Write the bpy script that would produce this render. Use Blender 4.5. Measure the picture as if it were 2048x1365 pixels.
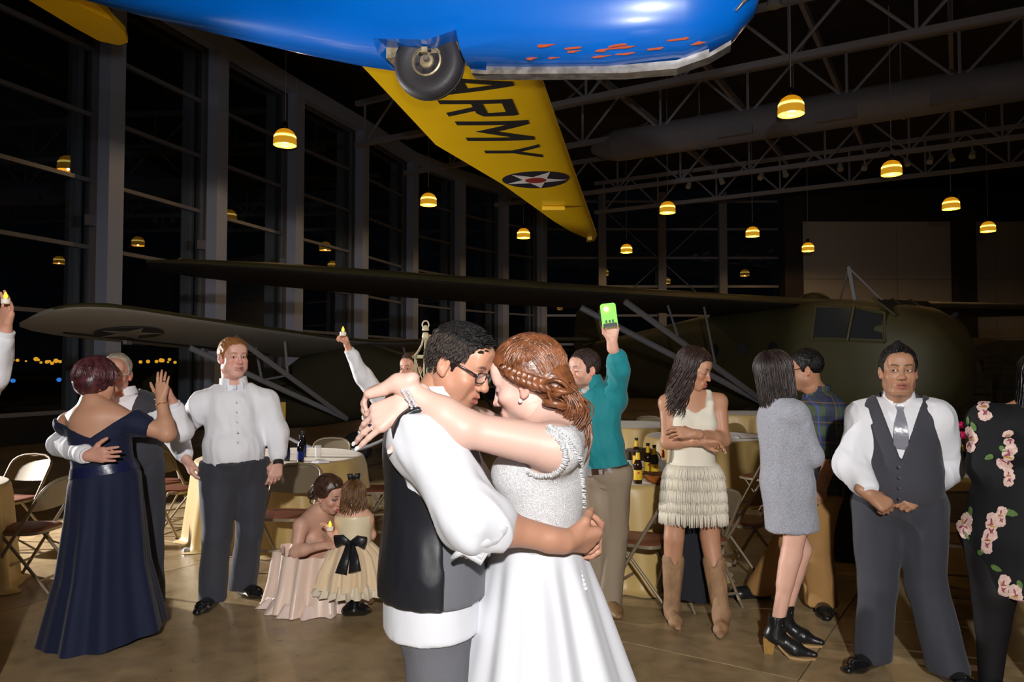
import bpy, bmesh, math, random
import numpy as np
from mathutils import Vector, Matrix

for _o in list(bpy.data.objects):
    bpy.data.objects.remove(_o, do_unlink=True)
SC = bpy.context.scene
COL = SC.collection
random.seed(7)
PI = math.pi

# ------------------------------------------------------------------ camera, world, light, exposure
F = 1500.0                      # focal length in pixels of the 2048 x 1365 frame
CAMZ = 1.60
PITCH = math.atan(52.5 / F)
cam_d = bpy.data.cameras.new('camera')
cam_d.sensor_width = 36.0
cam_d.lens = F / 2048 * 36.0
cam_d.clip_start = 0.05
cam_d.clip_end = 600
cam = bpy.data.objects.new('camera', cam_d)
COL.objects.link(cam)
cam.location = (0, 0, CAMZ)
cam.rotation_euler = (PI / 2 + PITCH, 0, 0)
SC.camera = cam
SC.view_settings.view_transform = 'Standard'
SC.view_settings.look = 'None'
SC.view_settings.gamma = 1
SC.view_settings.exposure = 0.0
SC.view_settings.use_curve_mapping = False

W = bpy.data.worlds.new('night')
SC.world = W
W.use_nodes = True
W.node_tree.nodes['Background'].inputs[0].default_value = (0.35, 0.45, 0.7, 1)
W.node_tree.nodes['Background'].inputs[1].default_value = 0.002

def lamp(name, kind, loc, energy, color=(1, 1, 1), size=0.1, aim=None, spot=None, blend=0.3):
    d = bpy.data.lights.new(name, kind)
    d.energy = energy
    d.color = color
    if kind == 'AREA':
        d.shape = 'DISK'; d.size = size
    else:
        d.shadow_soft_size = size
    if spot:
        d.spot_size = spot; d.spot_blend = blend
    o = bpy.data.objects.new(name, d)
    COL.objects.link(o)
    o.location = loc
    if aim is not None:
        o.rotation_euler = (Vector(aim) - Vector(loc)).to_track_quat('-Z', 'Y').to_euler()
    return o

# the flash on the camera with its head tilted up, an unseen second one added behind to lift the guests, a third standing off to the left
lamp('camera_flash', 'SPOT', (0.06, -0.02, 1.82), 400, (1.0, 0.985, 0.965), 0.07, aim=(0.1, 4, 4.5), spot=math.radians(96), blend=0.8)
lamp('added_fill_flash', 'SPOT', (0.1, -2.4, 2.9), 1500, (1.0, 0.985, 0.965), 0.09, aim=(0.0, 4, 1.0), spot=math.radians(84), blend=0.9)
lamp('side_flash', 'SPOT', (-6.9, 7.35, 1.85), 2000, (1.0, 0.98, 0.97), 0.05, aim=(-1.3, 7.15, 1.15), spot=math.radians(74), blend=0.2)

# ------------------------------------------------------------------ pixel to place
_cp, _sp = math.cos(PITCH), math.sin(PITCH)
def ray(u, v):
    xc = (u - 1024) / F; zc = (682.5 - v) / F
    return Vector((xc, _cp - _sp * zc, _sp + _cp * zc))
def P(u, v, y):                     # the point seen at pixel (u,v) that lies y metres ahead
    r = ray(u, v); t = y / r.y
    return Vector((r.x * t, y, CAMZ + r.z * t))
def H(u, v, h):                     # the point seen at pixel (u,v) that lies at height h
    r = ray(u, v); t = (h - CAMZ) / r.z
    return Vector((r.x * t, r.y * t, h))
def G(u, v):
    return H(u, v, 0.0)

# ------------------------------------------------------------------ materials
MATS = {}
def mat(name, col, rough=0.6, metal=0.0, emit=None, estr=0.0, coat=0.0, sheen=0.0, spec=0.5,
        bump=0.0, bscale=40.0, bstretch=None, var=0.0, vscale=8.0, col2=None, vcol=False, alpha=1.0, trans=0.0, sss=0.0):
    if name in MATS:
        return MATS[name]
    m = bpy.data.materials.new(name)
    m.use_nodes = True
    nt = m.node_tree; N = nt.nodes; L = nt.links
    b = N['Principled BSDF']
    b.inputs['Base Color'].default_value = (*col, 1)
    b.inputs['Roughness'].default_value = rough
    b.inputs['Metallic'].default_value = metal
    b.inputs['Specular IOR Level'].default_value = spec
    b.inputs['Coat Weight'].default_value = coat
    b.inputs['Coat Roughness'].default_value = 0.08
    b.inputs['Sheen Weight'].default_value = sheen
    b.inputs['Alpha'].default_value = alpha
    b.inputs['Transmission Weight'].default_value = trans
    if sss:
        b.inputs['Subsurface Weight'].default_value = sss
        b.inputs['Subsurface Radius'].default_value = (0.01, 0.004, 0.002)
        b.inputs['Subsurface Scale'].default_value = 1.0
    if emit:
        b.inputs['Emission Color'].default_value = (*emit, 1)
        b.inputs['Emission Strength'].default_value = estr
    src = None
    if vcol:
        a = N.new('ShaderNodeVertexColor'); a.layer_name = 'Col'
        src = a.outputs['Color']
    if var > 0 or col2:
        tc = N.new('ShaderNodeTexCoord')
        nz = N.new('ShaderNodeTexNoise'); nz.inputs['Scale'].default_value = vscale; nz.inputs['Detail'].default_value = 5
        L.new(tc.outputs['Object'], nz.inputs['Vector'])
        rp = N.new('ShaderNodeValToRGB')
        rp.color_ramp.elements[0].position = 0.35; rp.color_ramp.elements[1].position = 0.65
        c2 = col2 if col2 else tuple(max(0, c * (1 - var)) for c in col)
        rp.color_ramp.elements[0].color = (*c2, 1)
        rp.color_ramp.elements[1].color = (*(col if col2 else tuple(min(1, c * (1 + var)) for c in col)), 1)
        L.new(nz.outputs['Fac'], rp.inputs['Fac'])
        if src is not None:
            mx = N.new('ShaderNodeMix'); mx.data_type = 'RGBA'; mx.blend_type = 'MULTIPLY'; mx.inputs[0].default_value = 1
            L.new(src, mx.inputs[6]); L.new(rp.outputs['Color'], mx.inputs[7]); src = mx.outputs[2]
        else:
            src = rp.outputs['Color']
    if src is not None:
        L.new(src, b.inputs['Base Color'])
    if bump > 0:
        tc = N.new('ShaderNodeTexCoord')
        mp = N.new('ShaderNodeMapping')
        mp.inputs['Scale'].default_value = bstretch if bstretch else (1, 1, 1)
        nz = N.new('ShaderNodeTexNoise'); nz.inputs['Scale'].default_value = bscale; nz.inputs['Detail'].default_value = 4
        L.new(tc.outputs['Object'], mp.inputs['Vector']); L.new(mp.outputs['Vector'], nz.inputs['Vector'])
        bp = N.new('ShaderNodeBump'); bp.inputs['Strength'].default_value = bump; bp.inputs['Distance'].default_value = 0.01
        L.new(nz.outputs['Fac'], bp.inputs['Height']); L.new(bp.outputs['Normal'], b.inputs['Normal'])
    MATS[name] = m
    return m

def srgb(r, g, b):
    f = lambda c: (c / 255 / 12.92) if c / 255 <= 0.04045 else ((c / 255 + 0.055) / 1.055) ** 2.4
    return (f(r), f(g), f(b))

# ------------------------------------------------------------------ mesh helpers
class MB:
    """collects shapes of ONE part"""
    def __init__(s):
        s.v = []; s.f = []
    def add(s, vs, fs):
        o = len(s.v)
        s.v += [tuple(v) for v in vs]
        s.f += [tuple(i + o for i in f) for f in fs]
        return s
    def box(s, c, size, R=None):
        hx, hy, hz = size[0] / 2, size[1] / 2, size[2] / 2
        vs = [Vector((x, y, z)) for x in (-hx, hx) for y in (-hy, hy) for z in (-hz, hz)]
        if R is not None:
            vs = [R @ v for v in vs]
        c = Vector(c)
        return s.add([v + c for v in vs], [(0, 1, 3, 2), (4, 6, 7, 5), (0, 4, 5, 1), (2, 3, 7, 6), (0, 2, 6, 4), (1, 5, 7, 3)])
    def bar(s, a, b, w, h=None, up=(0, 0, 1)):
        a = Vector(a); b = Vector(b); h = h or w
        d = (b - a); ln = d.length; d.normalize()
        up = Vector(up)
        if abs(d.dot(up)) > 0.98: up = Vector((1, 0, 0))
        x = d.cross(up).normalized(); z = x.cross(d)
        R = Matrix((x, d, z)).transposed()
        return s.box((a + b) / 2, (w, ln, h), R)
    def tube(s, pts, r, n=8, closed=False, cap=True, flat=1.0, flatdir=None):
        pts = [Vector(p) for p in pts]
        m = len(pts)
        rs = r if hasattr(r, '__len__') else [r] * m
        rings = []
        prev = None
        for i, p in enumerate(pts):
            if closed:
                t = pts[(i + 1) % m] - pts[i - 1]
            else:
                t = pts[min(i + 1, m - 1)] - pts[max(i - 1, 0)]
            if t.length < 1e-9: t = Vector((0, 0, 1))
            t.normalize()
            if flatdir is not None:
                x = Vector(flatdir) - t * t.dot(Vector(flatdir))
            elif prev is None:
                x = Vector((0, 0, 1)).cross(t)
                if x.length < 0.1: x = Vector((1, 0, 0)) - t * t.x
            else:
                x = prev - t * prev.dot(t)
            if x.length < 1e-6: x = Vector((1, 0, 0)) - t * t.x
            x.normalize(); y = t.cross(x); prev = x
            rings.append([p + (x * math.cos(2 * PI * k / n) * flat + y * math.sin(2 * PI * k / n)) * rs[i] for k in range(n)])
        return s.loft(rings, cap=cap and not closed, closed=closed)
    def loft(s, rings, cap=True, closed=False):
        n = len(rings[0]); m = len(rings)
        vs = [v for r in rings for v in r]
        fs = []
        for i in range(m if closed else m - 1):
            j = (i + 1) % m
            for k in range(n):
                k2 = (k + 1) % n
                fs.append((i * n + k, i * n + k2, j * n + k2, j * n + k))
        if cap:
            fs.append(tuple(range(n - 1, -1, -1)))
            fs.append(tuple((m - 1) * n + k for k in range(n)))
        return s.add(vs, fs)
    def lathe(s, prof, c=(0, 0, 0), n=24, axis='Z', cap=True):
        c = Vector(c)
        rings = []
        for r, z in prof:
            ring = []
            for k in range(n):
                a = 2 * PI * k / n
                x, y = r * math.cos(a), r * math.sin(a)
                if axis == 'Z': q = Vector((x, y, z))
                elif axis == 'Y': q = Vector((y, z, x))
                else: q = Vector((z, x, y))
                ring.append(q + c)
            rings.append(ring)
        return s.loft(rings, cap=cap)
    def prism(s, poly, n, thick):
        """flat outline extruded by thick along n"""
        n = Vector(n).normalized() * thick
        m = len(poly)
        a = [Vector(p) for p in poly]; b = [p + n for p in a]
        fs = [tuple(range(m - 1, -1, -1)), tuple(range(m, 2 * m))]
        fs += [(i, (i + 1) % m, m + (i + 1) % m, m + i) for i in range(m)]
        return s.add(a + b, fs)
    def mesh(s, name):
        me = bpy.data.meshes.new(name)
        me.from_pydata([tuple(v) for v in s.v], [], s.f)
        me.update()
        return me

def fixn(me):
    bm = bmesh.new(); bm.from_mesh(me)
    bmesh.ops.recalc_face_normals(bm, faces=bm.faces)
    bm.to_mesh(me); bm.free()

def link(name, me, m, parent=None, smooth=False, auto=None, fix=True):
    if isinstance(me, MB):
        me = me.mesh(name)
        if fix: fixn(me)
    o = bpy.data.objects.new(name, me)
    COL.objects.link(o)
    if m is not None and not me.materials:
        me.materials.append(m)
    if smooth:
        me.polygons.foreach_set('use_smooth', [True] * len(me.polygons))
        if auto:
            me.set_sharp_from_angle(angle=math.radians(auto))
    if parent is not None:
        o.parent = parent
        if parent.type == 'EMPTY' and not parent.get('_local'):
            o.matrix_parent_inverse = Matrix.Translation(-parent.location)
        elif parent.parent is not None or parent.type != 'EMPTY':
            pass
    return o

def sub(name, me, m, parent, smooth=False, auto=None):
    """a sub-part: its parent is a mesh that sits at the origin of the thing's own space"""
    o = link(name, me, m, None, smooth, auto)
    o.parent = parent
    return o

def tag(o, label, cat, group=None, kind=None):
    if label: o['label'] = label
    if cat: o['category'] = cat
    if group: o['group'] = group
    if kind: o['kind'] = kind
    return o

def thing(name, label, cat, loc=(0, 0, 0), group=None, local=False, rotz=0.0):
    o = bpy.data.objects.new(name, None)
    COL.objects.link(o)
    o.empty_display_size = 0.1
    o.location = loc
    if local:
        o['_local'] = 1
        o.rotation_euler = (0, 0, rotz)
    return tag(o, label, cat, group)

def struct(name, loc=(0, 0, 0)):
    o = bpy.data.objects.new(name, None); COL.objects.link(o); o.location = loc
    o['kind'] = 'structure'
    return o

def dup(root, loc, rotz, label=None, group=None):
    r = root.copy(); COL.objects.link(r); r.location = loc; r.rotation_euler = (0, 0, rotz)
    if label: r['label'] = label
    if group: r['group'] = group
    for ch in list(root.children):
        c = ch.copy(); COL.objects.link(c); c.parent = r
        for g in list(ch.children):
            d = g.copy(); COL.objects.link(d); d.parent = c
    return r

UNITCYL = None
def strut(name, a, b, r, m, parent, n=6):
    """a straight member sharing one mesh per material and side count"""
    global UNITCYL
    if UNITCYL is None: UNITCYL = {}
    key = (m.name, n)
    if key not in UNITCYL:
        me = MB().lathe([(1, 0), (1, 1)], n=n).mesh('member'); fixn(me); me.materials.append(m)
        UNITCYL[key] = me
    a = Vector(a); b = Vector(b)
    o = bpy.data.objects.new(name, UNITCYL[key]); COL.objects.link(o)
    q = (b - a).to_track_quat('Z', 'Y')
    o.matrix_world = Matrix.Translation(a) @ q.to_matrix().to_4x4() @ Matrix.Diagonal((r, r, (b - a).length, 1))
    if parent is not None:
        mw = o.matrix_world.copy()
        o.parent = parent
        if parent.type == 'EMPTY':
            o.matrix_parent_inverse = Matrix.Translation(-parent.location)
        o.matrix_basis = mw
    return o

UNITBOX = {}
def beam(name, a, b, w, h, m, parent, up=(0, 0, 1)):
    key = m.name
    if key not in UNITBOX:
        me = MB().box((0, 0, 0), (1, 1, 1)).mesh('beam'); fixn(me); me.materials.append(m)
        UNITBOX[key] = me
    a = Vector(a); b = Vector(b)
    d = b - a; ln = d.length; d.normalize()
    up = Vector(up)
    if abs(d.dot(up)) > 0.98: up = Vector((0, 1, 0))
    x = d.cross(up).normalized(); z = x.cross(d)
    R = Matrix((x, d, z)).transposed().to_4x4()
    o = bpy.data.objects.new(name, UNITBOX[key]); COL.objects.link(o)
    mw = Matrix.Translation((a + b) / 2) @ R @ Matrix.Diagonal((w, ln, h, 1))
    if parent is not None:
        o.parent = parent
        if parent.type == 'EMPTY':
            o.matrix_parent_inverse = Matrix.Translation(-parent.location)
    o.matrix_basis = mw
    return o
UPV = Vector((0, 0, 1))
M_dark = mat('black fitting', (0.012, 0.012, 0.013), 0.5)
# ================================================================== the hangar
M_col = mat('painted steel', srgb(205, 216, 250), 0.5, 0.0, bump=0.05, bscale=20)
M_mul = mat('anodised mullion', srgb(160, 158, 166), 0.45, 0.3)
M_truss = mat('truss paint', srgb(205, 203, 216), 0.6)
M_deck = mat('roof deck', srgb(70, 66, 68), 0.8, var=0.15, vscale=0.5)
M_duct = mat('duct paint', srgb(180, 177, 190), 0.55)
M_knee = mat('dark sill wall', srgb(30, 28, 28), 0.7)
M_panel = mat('white wall panel', srgb(235, 226, 220), 0.8, var=0.04, vscale=0.4)
M_dark = mat('black fitting', (0.012, 0.012, 0.013), 0.5)
M_white = mat('white fitting', (0.7, 0.7, 0.68), 0.5)

def glass_mat():
    m = bpy.data.materials.new('window glass'); m.use_nodes = True
    nt = m.node_tree; N = nt.nodes; L = nt.links
    for n in list(N): N.remove(n)
    out = N.new('ShaderNodeOutputMaterial')
    tr = N.new('ShaderNodeBsdfTransparent'); tr.inputs[0].default_value = (0.8, 0.84, 0.84, 1)
    gl = N.new('ShaderNodeBsdfGlossy'); gl.inputs['Roughness'].default_value = 0.0
    gl.inputs[0].default_value = (0.9, 0.95, 1, 1)
    fr = N.new('ShaderNodeFresnel'); fr.inputs[0].default_value = 1.9
    mx = N.new('ShaderNodeMixShader')
    ge = N.new('ShaderNodeNewGeometry'); sb = N.new('ShaderNodeMath'); sb.operation = 'SUBTRACT'; sb.inputs[0].default_value = 1
    L.new(ge.outputs['Backfacing'], sb.inputs[1]); mu = N.new('ShaderNodeMath'); mu.operation = 'MULTIPLY'
    L.new(fr.outputs[0], mu.inputs[0]); L.new(sb.outputs[0], mu.inputs[1]); L.new(mu.outputs[0], mx.inputs[0]); L.new(tr.outputs[0], mx.inputs[1]); L.new(gl.outputs[0], mx.inputs[2])
    L.new(mx.outputs[0], out.inputs[0])
    return m
M_glass = glass_mat()

def floor_mat():
    m = bpy.data.materials.new('polished concrete'); m.use_nodes = True
    nt = m.node_tree; N = nt.nodes; L = nt.links
    b = N['Principled BSDF']
    tc = N.new('ShaderNodeTexCoord')
    def noise(s, d, dist=0.0):
        n = N.new('ShaderNodeTexNoise'); n.inputs['Scale'].default_value = s; n.inputs['Detail'].default_value = d
        n.inputs['Distortion'].default_value = dist
        L.new(tc.outputs['Object'], n.inputs['Vector']); return n
    n1 = noise(0.9, 6, 1.5); n2 = noise(7, 8, 0.6); n3 = noise(60, 3)
    r1 = N.new('ShaderNodeValToRGB')
    r1.color_ramp.elements[0].position = 0.3; r1.color_ramp.elements[0].color = (*srgb(140, 118, 86), 1)
    r1.color_ramp.elements[1].position = 0.72; r1.color_ramp.elements[1].color = (*srgb(176, 156, 122), 1)
    L.new(n1.outputs['Fac'], r1.inputs['Fac'])
    r2 = N.new('ShaderNodeValToRGB')
    r2.color_ramp.elements[0].position = 0.3; r2.color_ramp.elements[0].color = (0.72, 0.7, 0.67, 1)
    r2.color_ramp.elements[1].position = 0.7; r2.color_ramp.elements[1].color = (1.15, 1.13, 1.1, 1)
    L.new(n2.outputs['Fac'], r2.inputs['Fac'])
    mx = N.new('ShaderNodeMix'); mx.data_type = 'RGBA'; mx.blend_type = 'MULTIPLY'; mx.inputs[0].default_value = 1
    L.new(r1.outputs['Color'], mx.inputs[6]); L.new(r2.outputs['Color'], mx.inputs[7])
    L.new(mx.outputs[2], b.inputs['Base Color'])
    rr = N.new('ShaderNodeMapRange'); rr.inputs[3].default_value = 0.2; rr.inputs[4].default_value = 0.42
    L.new(n2.outputs['Fac'], rr.inputs[0]); L.new(rr.outputs[0], b.inputs['Roughness'])
    bp = N.new('ShaderNodeBump'); bp.inputs['Strength'].default_value = 0.05; bp.inputs['Distance'].default_value = 0.01
    L.new(n3.outputs['Fac'], bp.inputs['Height']); L.new(bp.outputs['Normal'], b.inputs['Normal'])
    return m
M_floor = floor_mat()
M_joint = mat('joint filler', srgb(60, 52, 40), 0.8)

# floor: a bed with poured slabs on it, the saw joints between them recessed
floor = struct('floor')
link('slab_bed', MB().box((6, 16, -0.06), (52, 52, 0.08)), M_joint, floor)
_fang = math.atan2(-0.55, 0.83)
_fu = Vector((math.cos(_fang), math.sin(_fang), 0)); _fv = Vector((-_fu.y, _fu.x, 0))
_org = G(1597, 1361)
SL = 4.6
_slabme = None
for i in range(-8, 11):
    for j in range(-5, 11):
        c = _org + _fu * (SL * (i + 0.5)) + _fv * (SL * (j + 0.5))
        if not (-19 < c.x < 31 and -9 < c.y < 41): continue
        if _slabme is None:
            mb = MB(); g = 0.003
            s = SL / 2 - g
            pts = [(-s, -s), (s, -s), (s, s), (-s, s)]
            e = 0.002
            lo = [(x, y, -0.03) for x, y in pts]; mid = [(x, y, -e) for x, y in pts]
            hi = [(math.copysign(s - e, x), math.copysign(s - e, y), 0) for x, y in pts]
            mb.loft([lo, mid, hi])
            _slabme = mb.mesh('slab'); fixn(_slabme); _slabme.materials.append(M_floor)
        o = bpy.data.objects.new('slab', _slabme); COL.objects.link(o)
        o.location = (c.x, c.y, 0); o.rotation_euler = (0, 0, _fang); o.parent = floor

# left wall: a curved run of glazed bays between steel columns
zr = [17 * k for k in (0.62, 0.8, 1.0, 1.2, 1.40, 1.62, 1.87, 2.05, 2.2, 2.3)]
uu = [None, None, 215, 430, 588, 722, 824, 920, 1007, 1084]
cols = []
for u, z in zip(uu, zr):
    if u is not None: cols.append(Vector(((u - 1024) / F * z, z, 0)))
    else: cols.append(None)
cols[1] = cols[2] - (cols[3] - cols[2]) * 1.0 + Vector((-0.1, 0, 0))
cols[0] = cols[1] - (cols[3] - cols[2]) * 1.05 + Vector((-0.2, 0, 0))
BZ = zr[-1]                                  # depth of the back wall
ROWS = [0.62, 2.8, 4.32, 5.85, 7.36, 8.88, 10.35]
TOPZ = 10.35
wall_left = struct('wall_left')
wn = 0
for i in range(len(cols) - 1):
    a, b = cols[i], cols[i + 1]
    d = (b - a).normalized(); nrm = Vector((d.y, -d.x, 0))     # towards the room
    wn += 1
    w = struct('window_%d' % wn)
    ga = a - nrm * 0.42; gb = b - nrm * 0.42
    for z in ROWS:
        beam('mullion', ga + Vector((0, 0, z)), gb + Vector((0, 0, z)), 0.14, 0.09, M_mul, w)
    for r in range(len(ROWS) - 1):
        z0, z1 = ROWS[r] + 0.045, ROWS[r + 1] - 0.045
        beam('pane', ga + Vector((0, 0, (z0 + z1) / 2)), gb + Vector((0, 0, (z0 + z1) / 2)), 0.012, z1 - z0, M_glass, w)
    beam('sill_panel', ga + Vector((0, 0, 0.29)), gb + Vector((0, 0, 0.29)), 0.2, 0.58, M_knee, wall_left)
    beam('head_beam', a + Vector((0, 0, TOPZ + 0.2)), b + Vector((0, 0, TOPZ + 0.2)), 0.3, 0.5, M_col, wall_left)
for i, c in enumerate(cols):
    j = max(1, min(i, len(cols) - 2))
    d = (cols[j + 1] - cols[j - 1]).normalized(); nrm = Vector((d.y, -d.x, 0))
    beam('column', c + Vector((0, 0, 0)), c + Vector((0, 0, TOPZ + 0.4)), 0.42, 0.34, M_col, wall_left, up=nrm)
    e = c - nrm * 0.45 - d * 0.05
    beam('mullion_post', e, e + Vector((0, 0, TOPZ)), 0.26, 0.22, M_mul, wall_left, up=nrm)
    e2 = c - nrm * 0.62 - d * 0.42
    beam('outer_post', e2, e2 + Vector((0, 0, TOPZ)), 0.16, 0.3, M_mul, wall_left, up=nrm)
    link('clamp', MB().box(c - nrm * 0.2 - d * 0.34 + Vector((0, 0, 4.9)), (0.16, 0.2, 0.24)), M_mul, wall_left)

# back wall: glazed on the left, panelled on the right
wall_back = struct('wall_back')
xs = [(u - 1024) / F * BZ for u in (1084, 1205, 1325, 1447, 1562)]
for i in range(4):
    wn += 1
    w = struct('window_%d' % wn)
    for z in ROWS:
        beam('mullion', (xs[i], BZ + 0.3, z), (xs[i + 1], BZ + 0.3, z), 0.14, 0.12, M_mul, w)
    for r in range(len(ROWS) - 1):
        z0, z1 = ROWS[r] + 0.06, ROWS[r + 1] - 0.06
        beam('pane', (xs[i], BZ + 0.3, (z0 + z1) / 2), (xs[i + 1], BZ + 0.3, (z0 + z1) / 2), 0.012, z1 - z0, M_glass, w)
    beam('sill_panel', (xs[i], BZ + 0.3, 0.29), (xs[i + 1], BZ + 0.3, 0.29), 0.2, 0.58, M_knee, wall_back)
for x in xs[:-1]:
    beam('column', (x, BZ, 0), (x, BZ, TOPZ + 0.4), 0.4, 0.34, M_mul, wall_back)
for x in ((1582 - 1024) / F * BZ, (1925 - 1024) / F * BZ):
    beam('column', (x, BZ - 0.2, 0), (x, BZ - 0.2, TOPZ + 0.6), 0.95, 0.8, M_deck, wall_back)
strut('brace', (xs[1], BZ + .1, 4.3), (xs[3], BZ + .1, 10.0), 0.03, M_mul, wall_back)
strut('brace', (xs[3], BZ + .1, 4.3), (xs[1], BZ + .1, 10.0), 0.03, M_mul, wall_back)
px = (1600 - 1024) / F * BZ
for k in range(4):
    x0 = px + k * 5.2
    for z0, z1 in ((0, 3.1), (3.12, 6.2), (6.22, 9.25)):
        beam('panel', (x0, BZ + 0.15, (z0 + z1) / 2), (x0 + 5.17, BZ + 0.15, (z0 + z1) / 2), 0.2, z1 - z0, M_panel, wall_back)
beam('upper_panel', (xs[4], BZ + 0.2, 10.1), (px + 21, BZ + 0.2, 10.1), 0.2, 1.7, M_deck, wall_back)
wall_right = link('wall_right', MB().box((31.5, 16, 5.5), (0.3, 52, 11)), M_deck); wall_right['kind'] = 'structure'
wall_front = link('wall_front', MB().box((6, -9.5, 5.5), (52, 0.3, 11)), M_deck); wall_front['kind'] = 'structure'
ceiling = link('ceiling', MB().box((8, 16, 11.9), (52, 54, 0.2)), M_deck); ceiling['kind'] = 'structure'

# roof trusses
T_dir = Vector((-0.859, 0.51, 0)); T_nrm = Vector((0.51, 0.859, 0))
LOWZ, UPZ = CAMZ + 8.0, CAMZ + 9.5
def leftlimit(p0):
    """distance along T_dir until the left or back wall is met"""
    t = 0
    while t < 60:
        p = p0 + T_dir * t
        if p.y > BZ - 0.6: break
        # left wall x at this depth
        for a, b in zip(cols[:-1], cols[1:]):
            if a.y <= p.y <= b.y:
                if p.x < a.x + (b.x - a.x) * (p.y - a.y) / (b.y - a.y) + 0.4: return t
        if p.x < -11: break
        t += 0.5
    return t
def truss(perp, label, r=0.085, wr=0.045, bay=2.9):
    base = T_nrm * perp
    p0 = base + T_dir * (-34)
    while p0.x > 30 or p0.y < -8: p0 = p0 + T_dir * 0.5
    L_ = leftlimit(p0)
    t = struct('roof_truss', p0); tag(t, label, 'truss')
    a = p0.copy(); b = p0 + T_dir * L_
    for z, nm in ((LOWZ, 'lower_chord'), (UPZ, 'upper_chord')):
        beam(nm, a + Vector((0, 0, z)), b + Vector((0, 0, z)), 2 * r, 2 * r, M_truss, t)
    n = int(L_ / bay)
    for k in range(n + 1):
        q = a + T_dir * (k * bay)
        strut('web', q + Vector((0, 0, LOWZ)), q + Vector((0, 0, UPZ)), wr, M_truss, t)
        if k < n:
            m_ = q + T_dir * (bay / 2)
            strut('web', q + Vector((0, 0, LOWZ)), m_ + Vector((0, 0, UPZ)), wr, M_truss, t)
            strut('web', m_ + Vector((0, 0, UPZ)), q + T_dir * bay + Vector((0, 0, LOWZ)), wr, M_truss, t)
    return p0, L_
for perp, lab in ((2.52 * 8, 'grey roof truss nearest the camera, passing behind the blue fuselage nose'),
                  (3.02 * 8, 'grey roof truss running along the top of the round air duct'),
                  (3.9 * 8, 'dark roof truss hung with small spotlights, beyond the air duct'),
                  (4.42 * 8, 'farthest dark roof truss just in front of the back wall')):
    truss(perp, lab)
# purlins that cross the trusses under the deck
tj = struct('trim_1')
for k in range(-6, 9):
    a = T_dir * (k * 3.4) + T_nrm * 14; b = T_dir * (k * 3.4) + T_nrm * 37
    if b.y > BZ - 0.5: b = a + (b - a) * ((BZ - 0.5 - a.y) / (b.y - a.y))
    if min(a.x, b.x) < -4.5: continue
    beam('purlin', a + Vector((0, 0, UPZ + 0.25)), b + Vector((0, 0, UPZ + 0.25)), 0.12, 0.26, M_truss, tj)
    strut('bridging', a + T_nrm * 6.2 + Vector((0, 0, LOWZ)), a + T_nrm * 8.2 + Vector((0, 0, UPZ)), 0.035, M_truss, tj)
    strut('bridging', a + T_nrm * 10.2 + Vector((0, 0, LOWZ)), a + T_nrm * 13.5 + Vector((0, 0, UPZ)), 0.035, M_truss, tj)

# air duct
duct = thing('air_duct', 'long round grey air duct hung under a roof truss', 'air duct', (0, 0, 0))
DZ = LOWZ - 0.15
d0 = H(1232, 292, DZ); d1 = d0 - T_dir * 24
while d1.x > 22.5: d1 = d1 + T_dir * 0.5
dr = 0.55
mb = MB(); mb.tube([d0, d1], dr, n=24); link('duct_run', mb, M_duct, duct, smooth=True, auto=40)
mb = MB(); mb.tube([d0 + T_dir * 0.9, d0 + T_dir * 0.45, d0 - T_dir * 0.02], [0.16, 0.42, dr * 0.99], n=24); link('end_cone', mb, M_duct, duct, smooth=True, auto=40)
for k in range(1, 8):
    q = d0 - T_dir * (k * 3.0)
    if q.x > 21.5: break
    mb = MB(); mb.tube([q, q - T_dir * 0.1], dr + 0.03, n=24); link('band', mb, M_duct, duct, smooth=True, auto=40)
    g = q - T_dir * 1.3
    R = Matrix((T_dir, T_nrm, Vector((0, 0, 1)))).transposed()
    link('grille', MB().box(g - T_nrm * 0.48 + Vector((0, 0, -0.3)), (1.1, 0.22, 0.3), R), M_duct, duct)
    strut('hanger', q + Vector((0, 0, dr)), q + Vector((0, 0, dr + 1.2)), 0.02, M_duct, duct)

# spotlights under the trusses
def spotlight(u, v, h, label):
    r_ = ray(u, v); pd = 3.9 * 8 if v > 250 else 3.02 * 8
    p = Vector((0, 0, CAMZ)) + r_ * (pd / (T_nrm.x * r_.x + T_nrm.y * r_.y))
    p.z = min(p.z, LOWZ - .3)
    t = thing('spotlight', label, 'spotlight', p, group='small spotlights under the roof trusses')
    a = random.uniform(-0.6, 0.6)
    d = Vector((math.sin(a), -0.5, -0.9)).normalized()
    mb = MB(); mb.tube([p, p - d * 0.14, p - d * 0.3], [0.115, 0.11, 0.075], n=10)
    link('can', mb, M_white, t, smooth=True, auto=40)
    strut('yoke', p - d * 0.2, Vector((p.x, p.y, LOWZ - .05)), 0.022, M_white, t)
for (u, v, lab) in [(1852, 192, 'white spotlight against the round air duct'), (1376, 368, 'white spotlight above the dome lamp left of the duct end'),
                    (1445, 362, 'second white spotlight in the row right of the hanging wing'), (1520, 357, 'white spotlight midway along the far truss'),
                    (1572, 352, 'white spotlight just left of a pair on the far truss'), (1681, 340, 'tilted spotlight left of the dome lamp by the white wall'),
                    (1728, 338, 'spotlight close to the left of the dome lamp over the white wall'), (1816, 330, 'spotlight close to the right of the dome lamp over the white wall'),
                    (1859, 325, 'second spotlight right of the dome lamp over the white wall'), (1904, 320, 'third spotlight right of the dome lamp over the white wall'),
                    (1944, 314, 'rightmost small spotlight on the far truss')]:
    spotlight(u, v, LOWZ - 0.45, lab)
_fl = H(1548, 3, LOWZ + 0.2)
t = thing('floodlight', 'pale floodlight at the top edge right of the blue nose', 'floodlight', _fl)
link('head', MB().lathe([(0.05, 0.12), (0.14, 0.05), (0.17, -0.12), (0.12, -0.13)], _fl, 14), M_white, t, smooth=True, auto=40)
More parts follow.
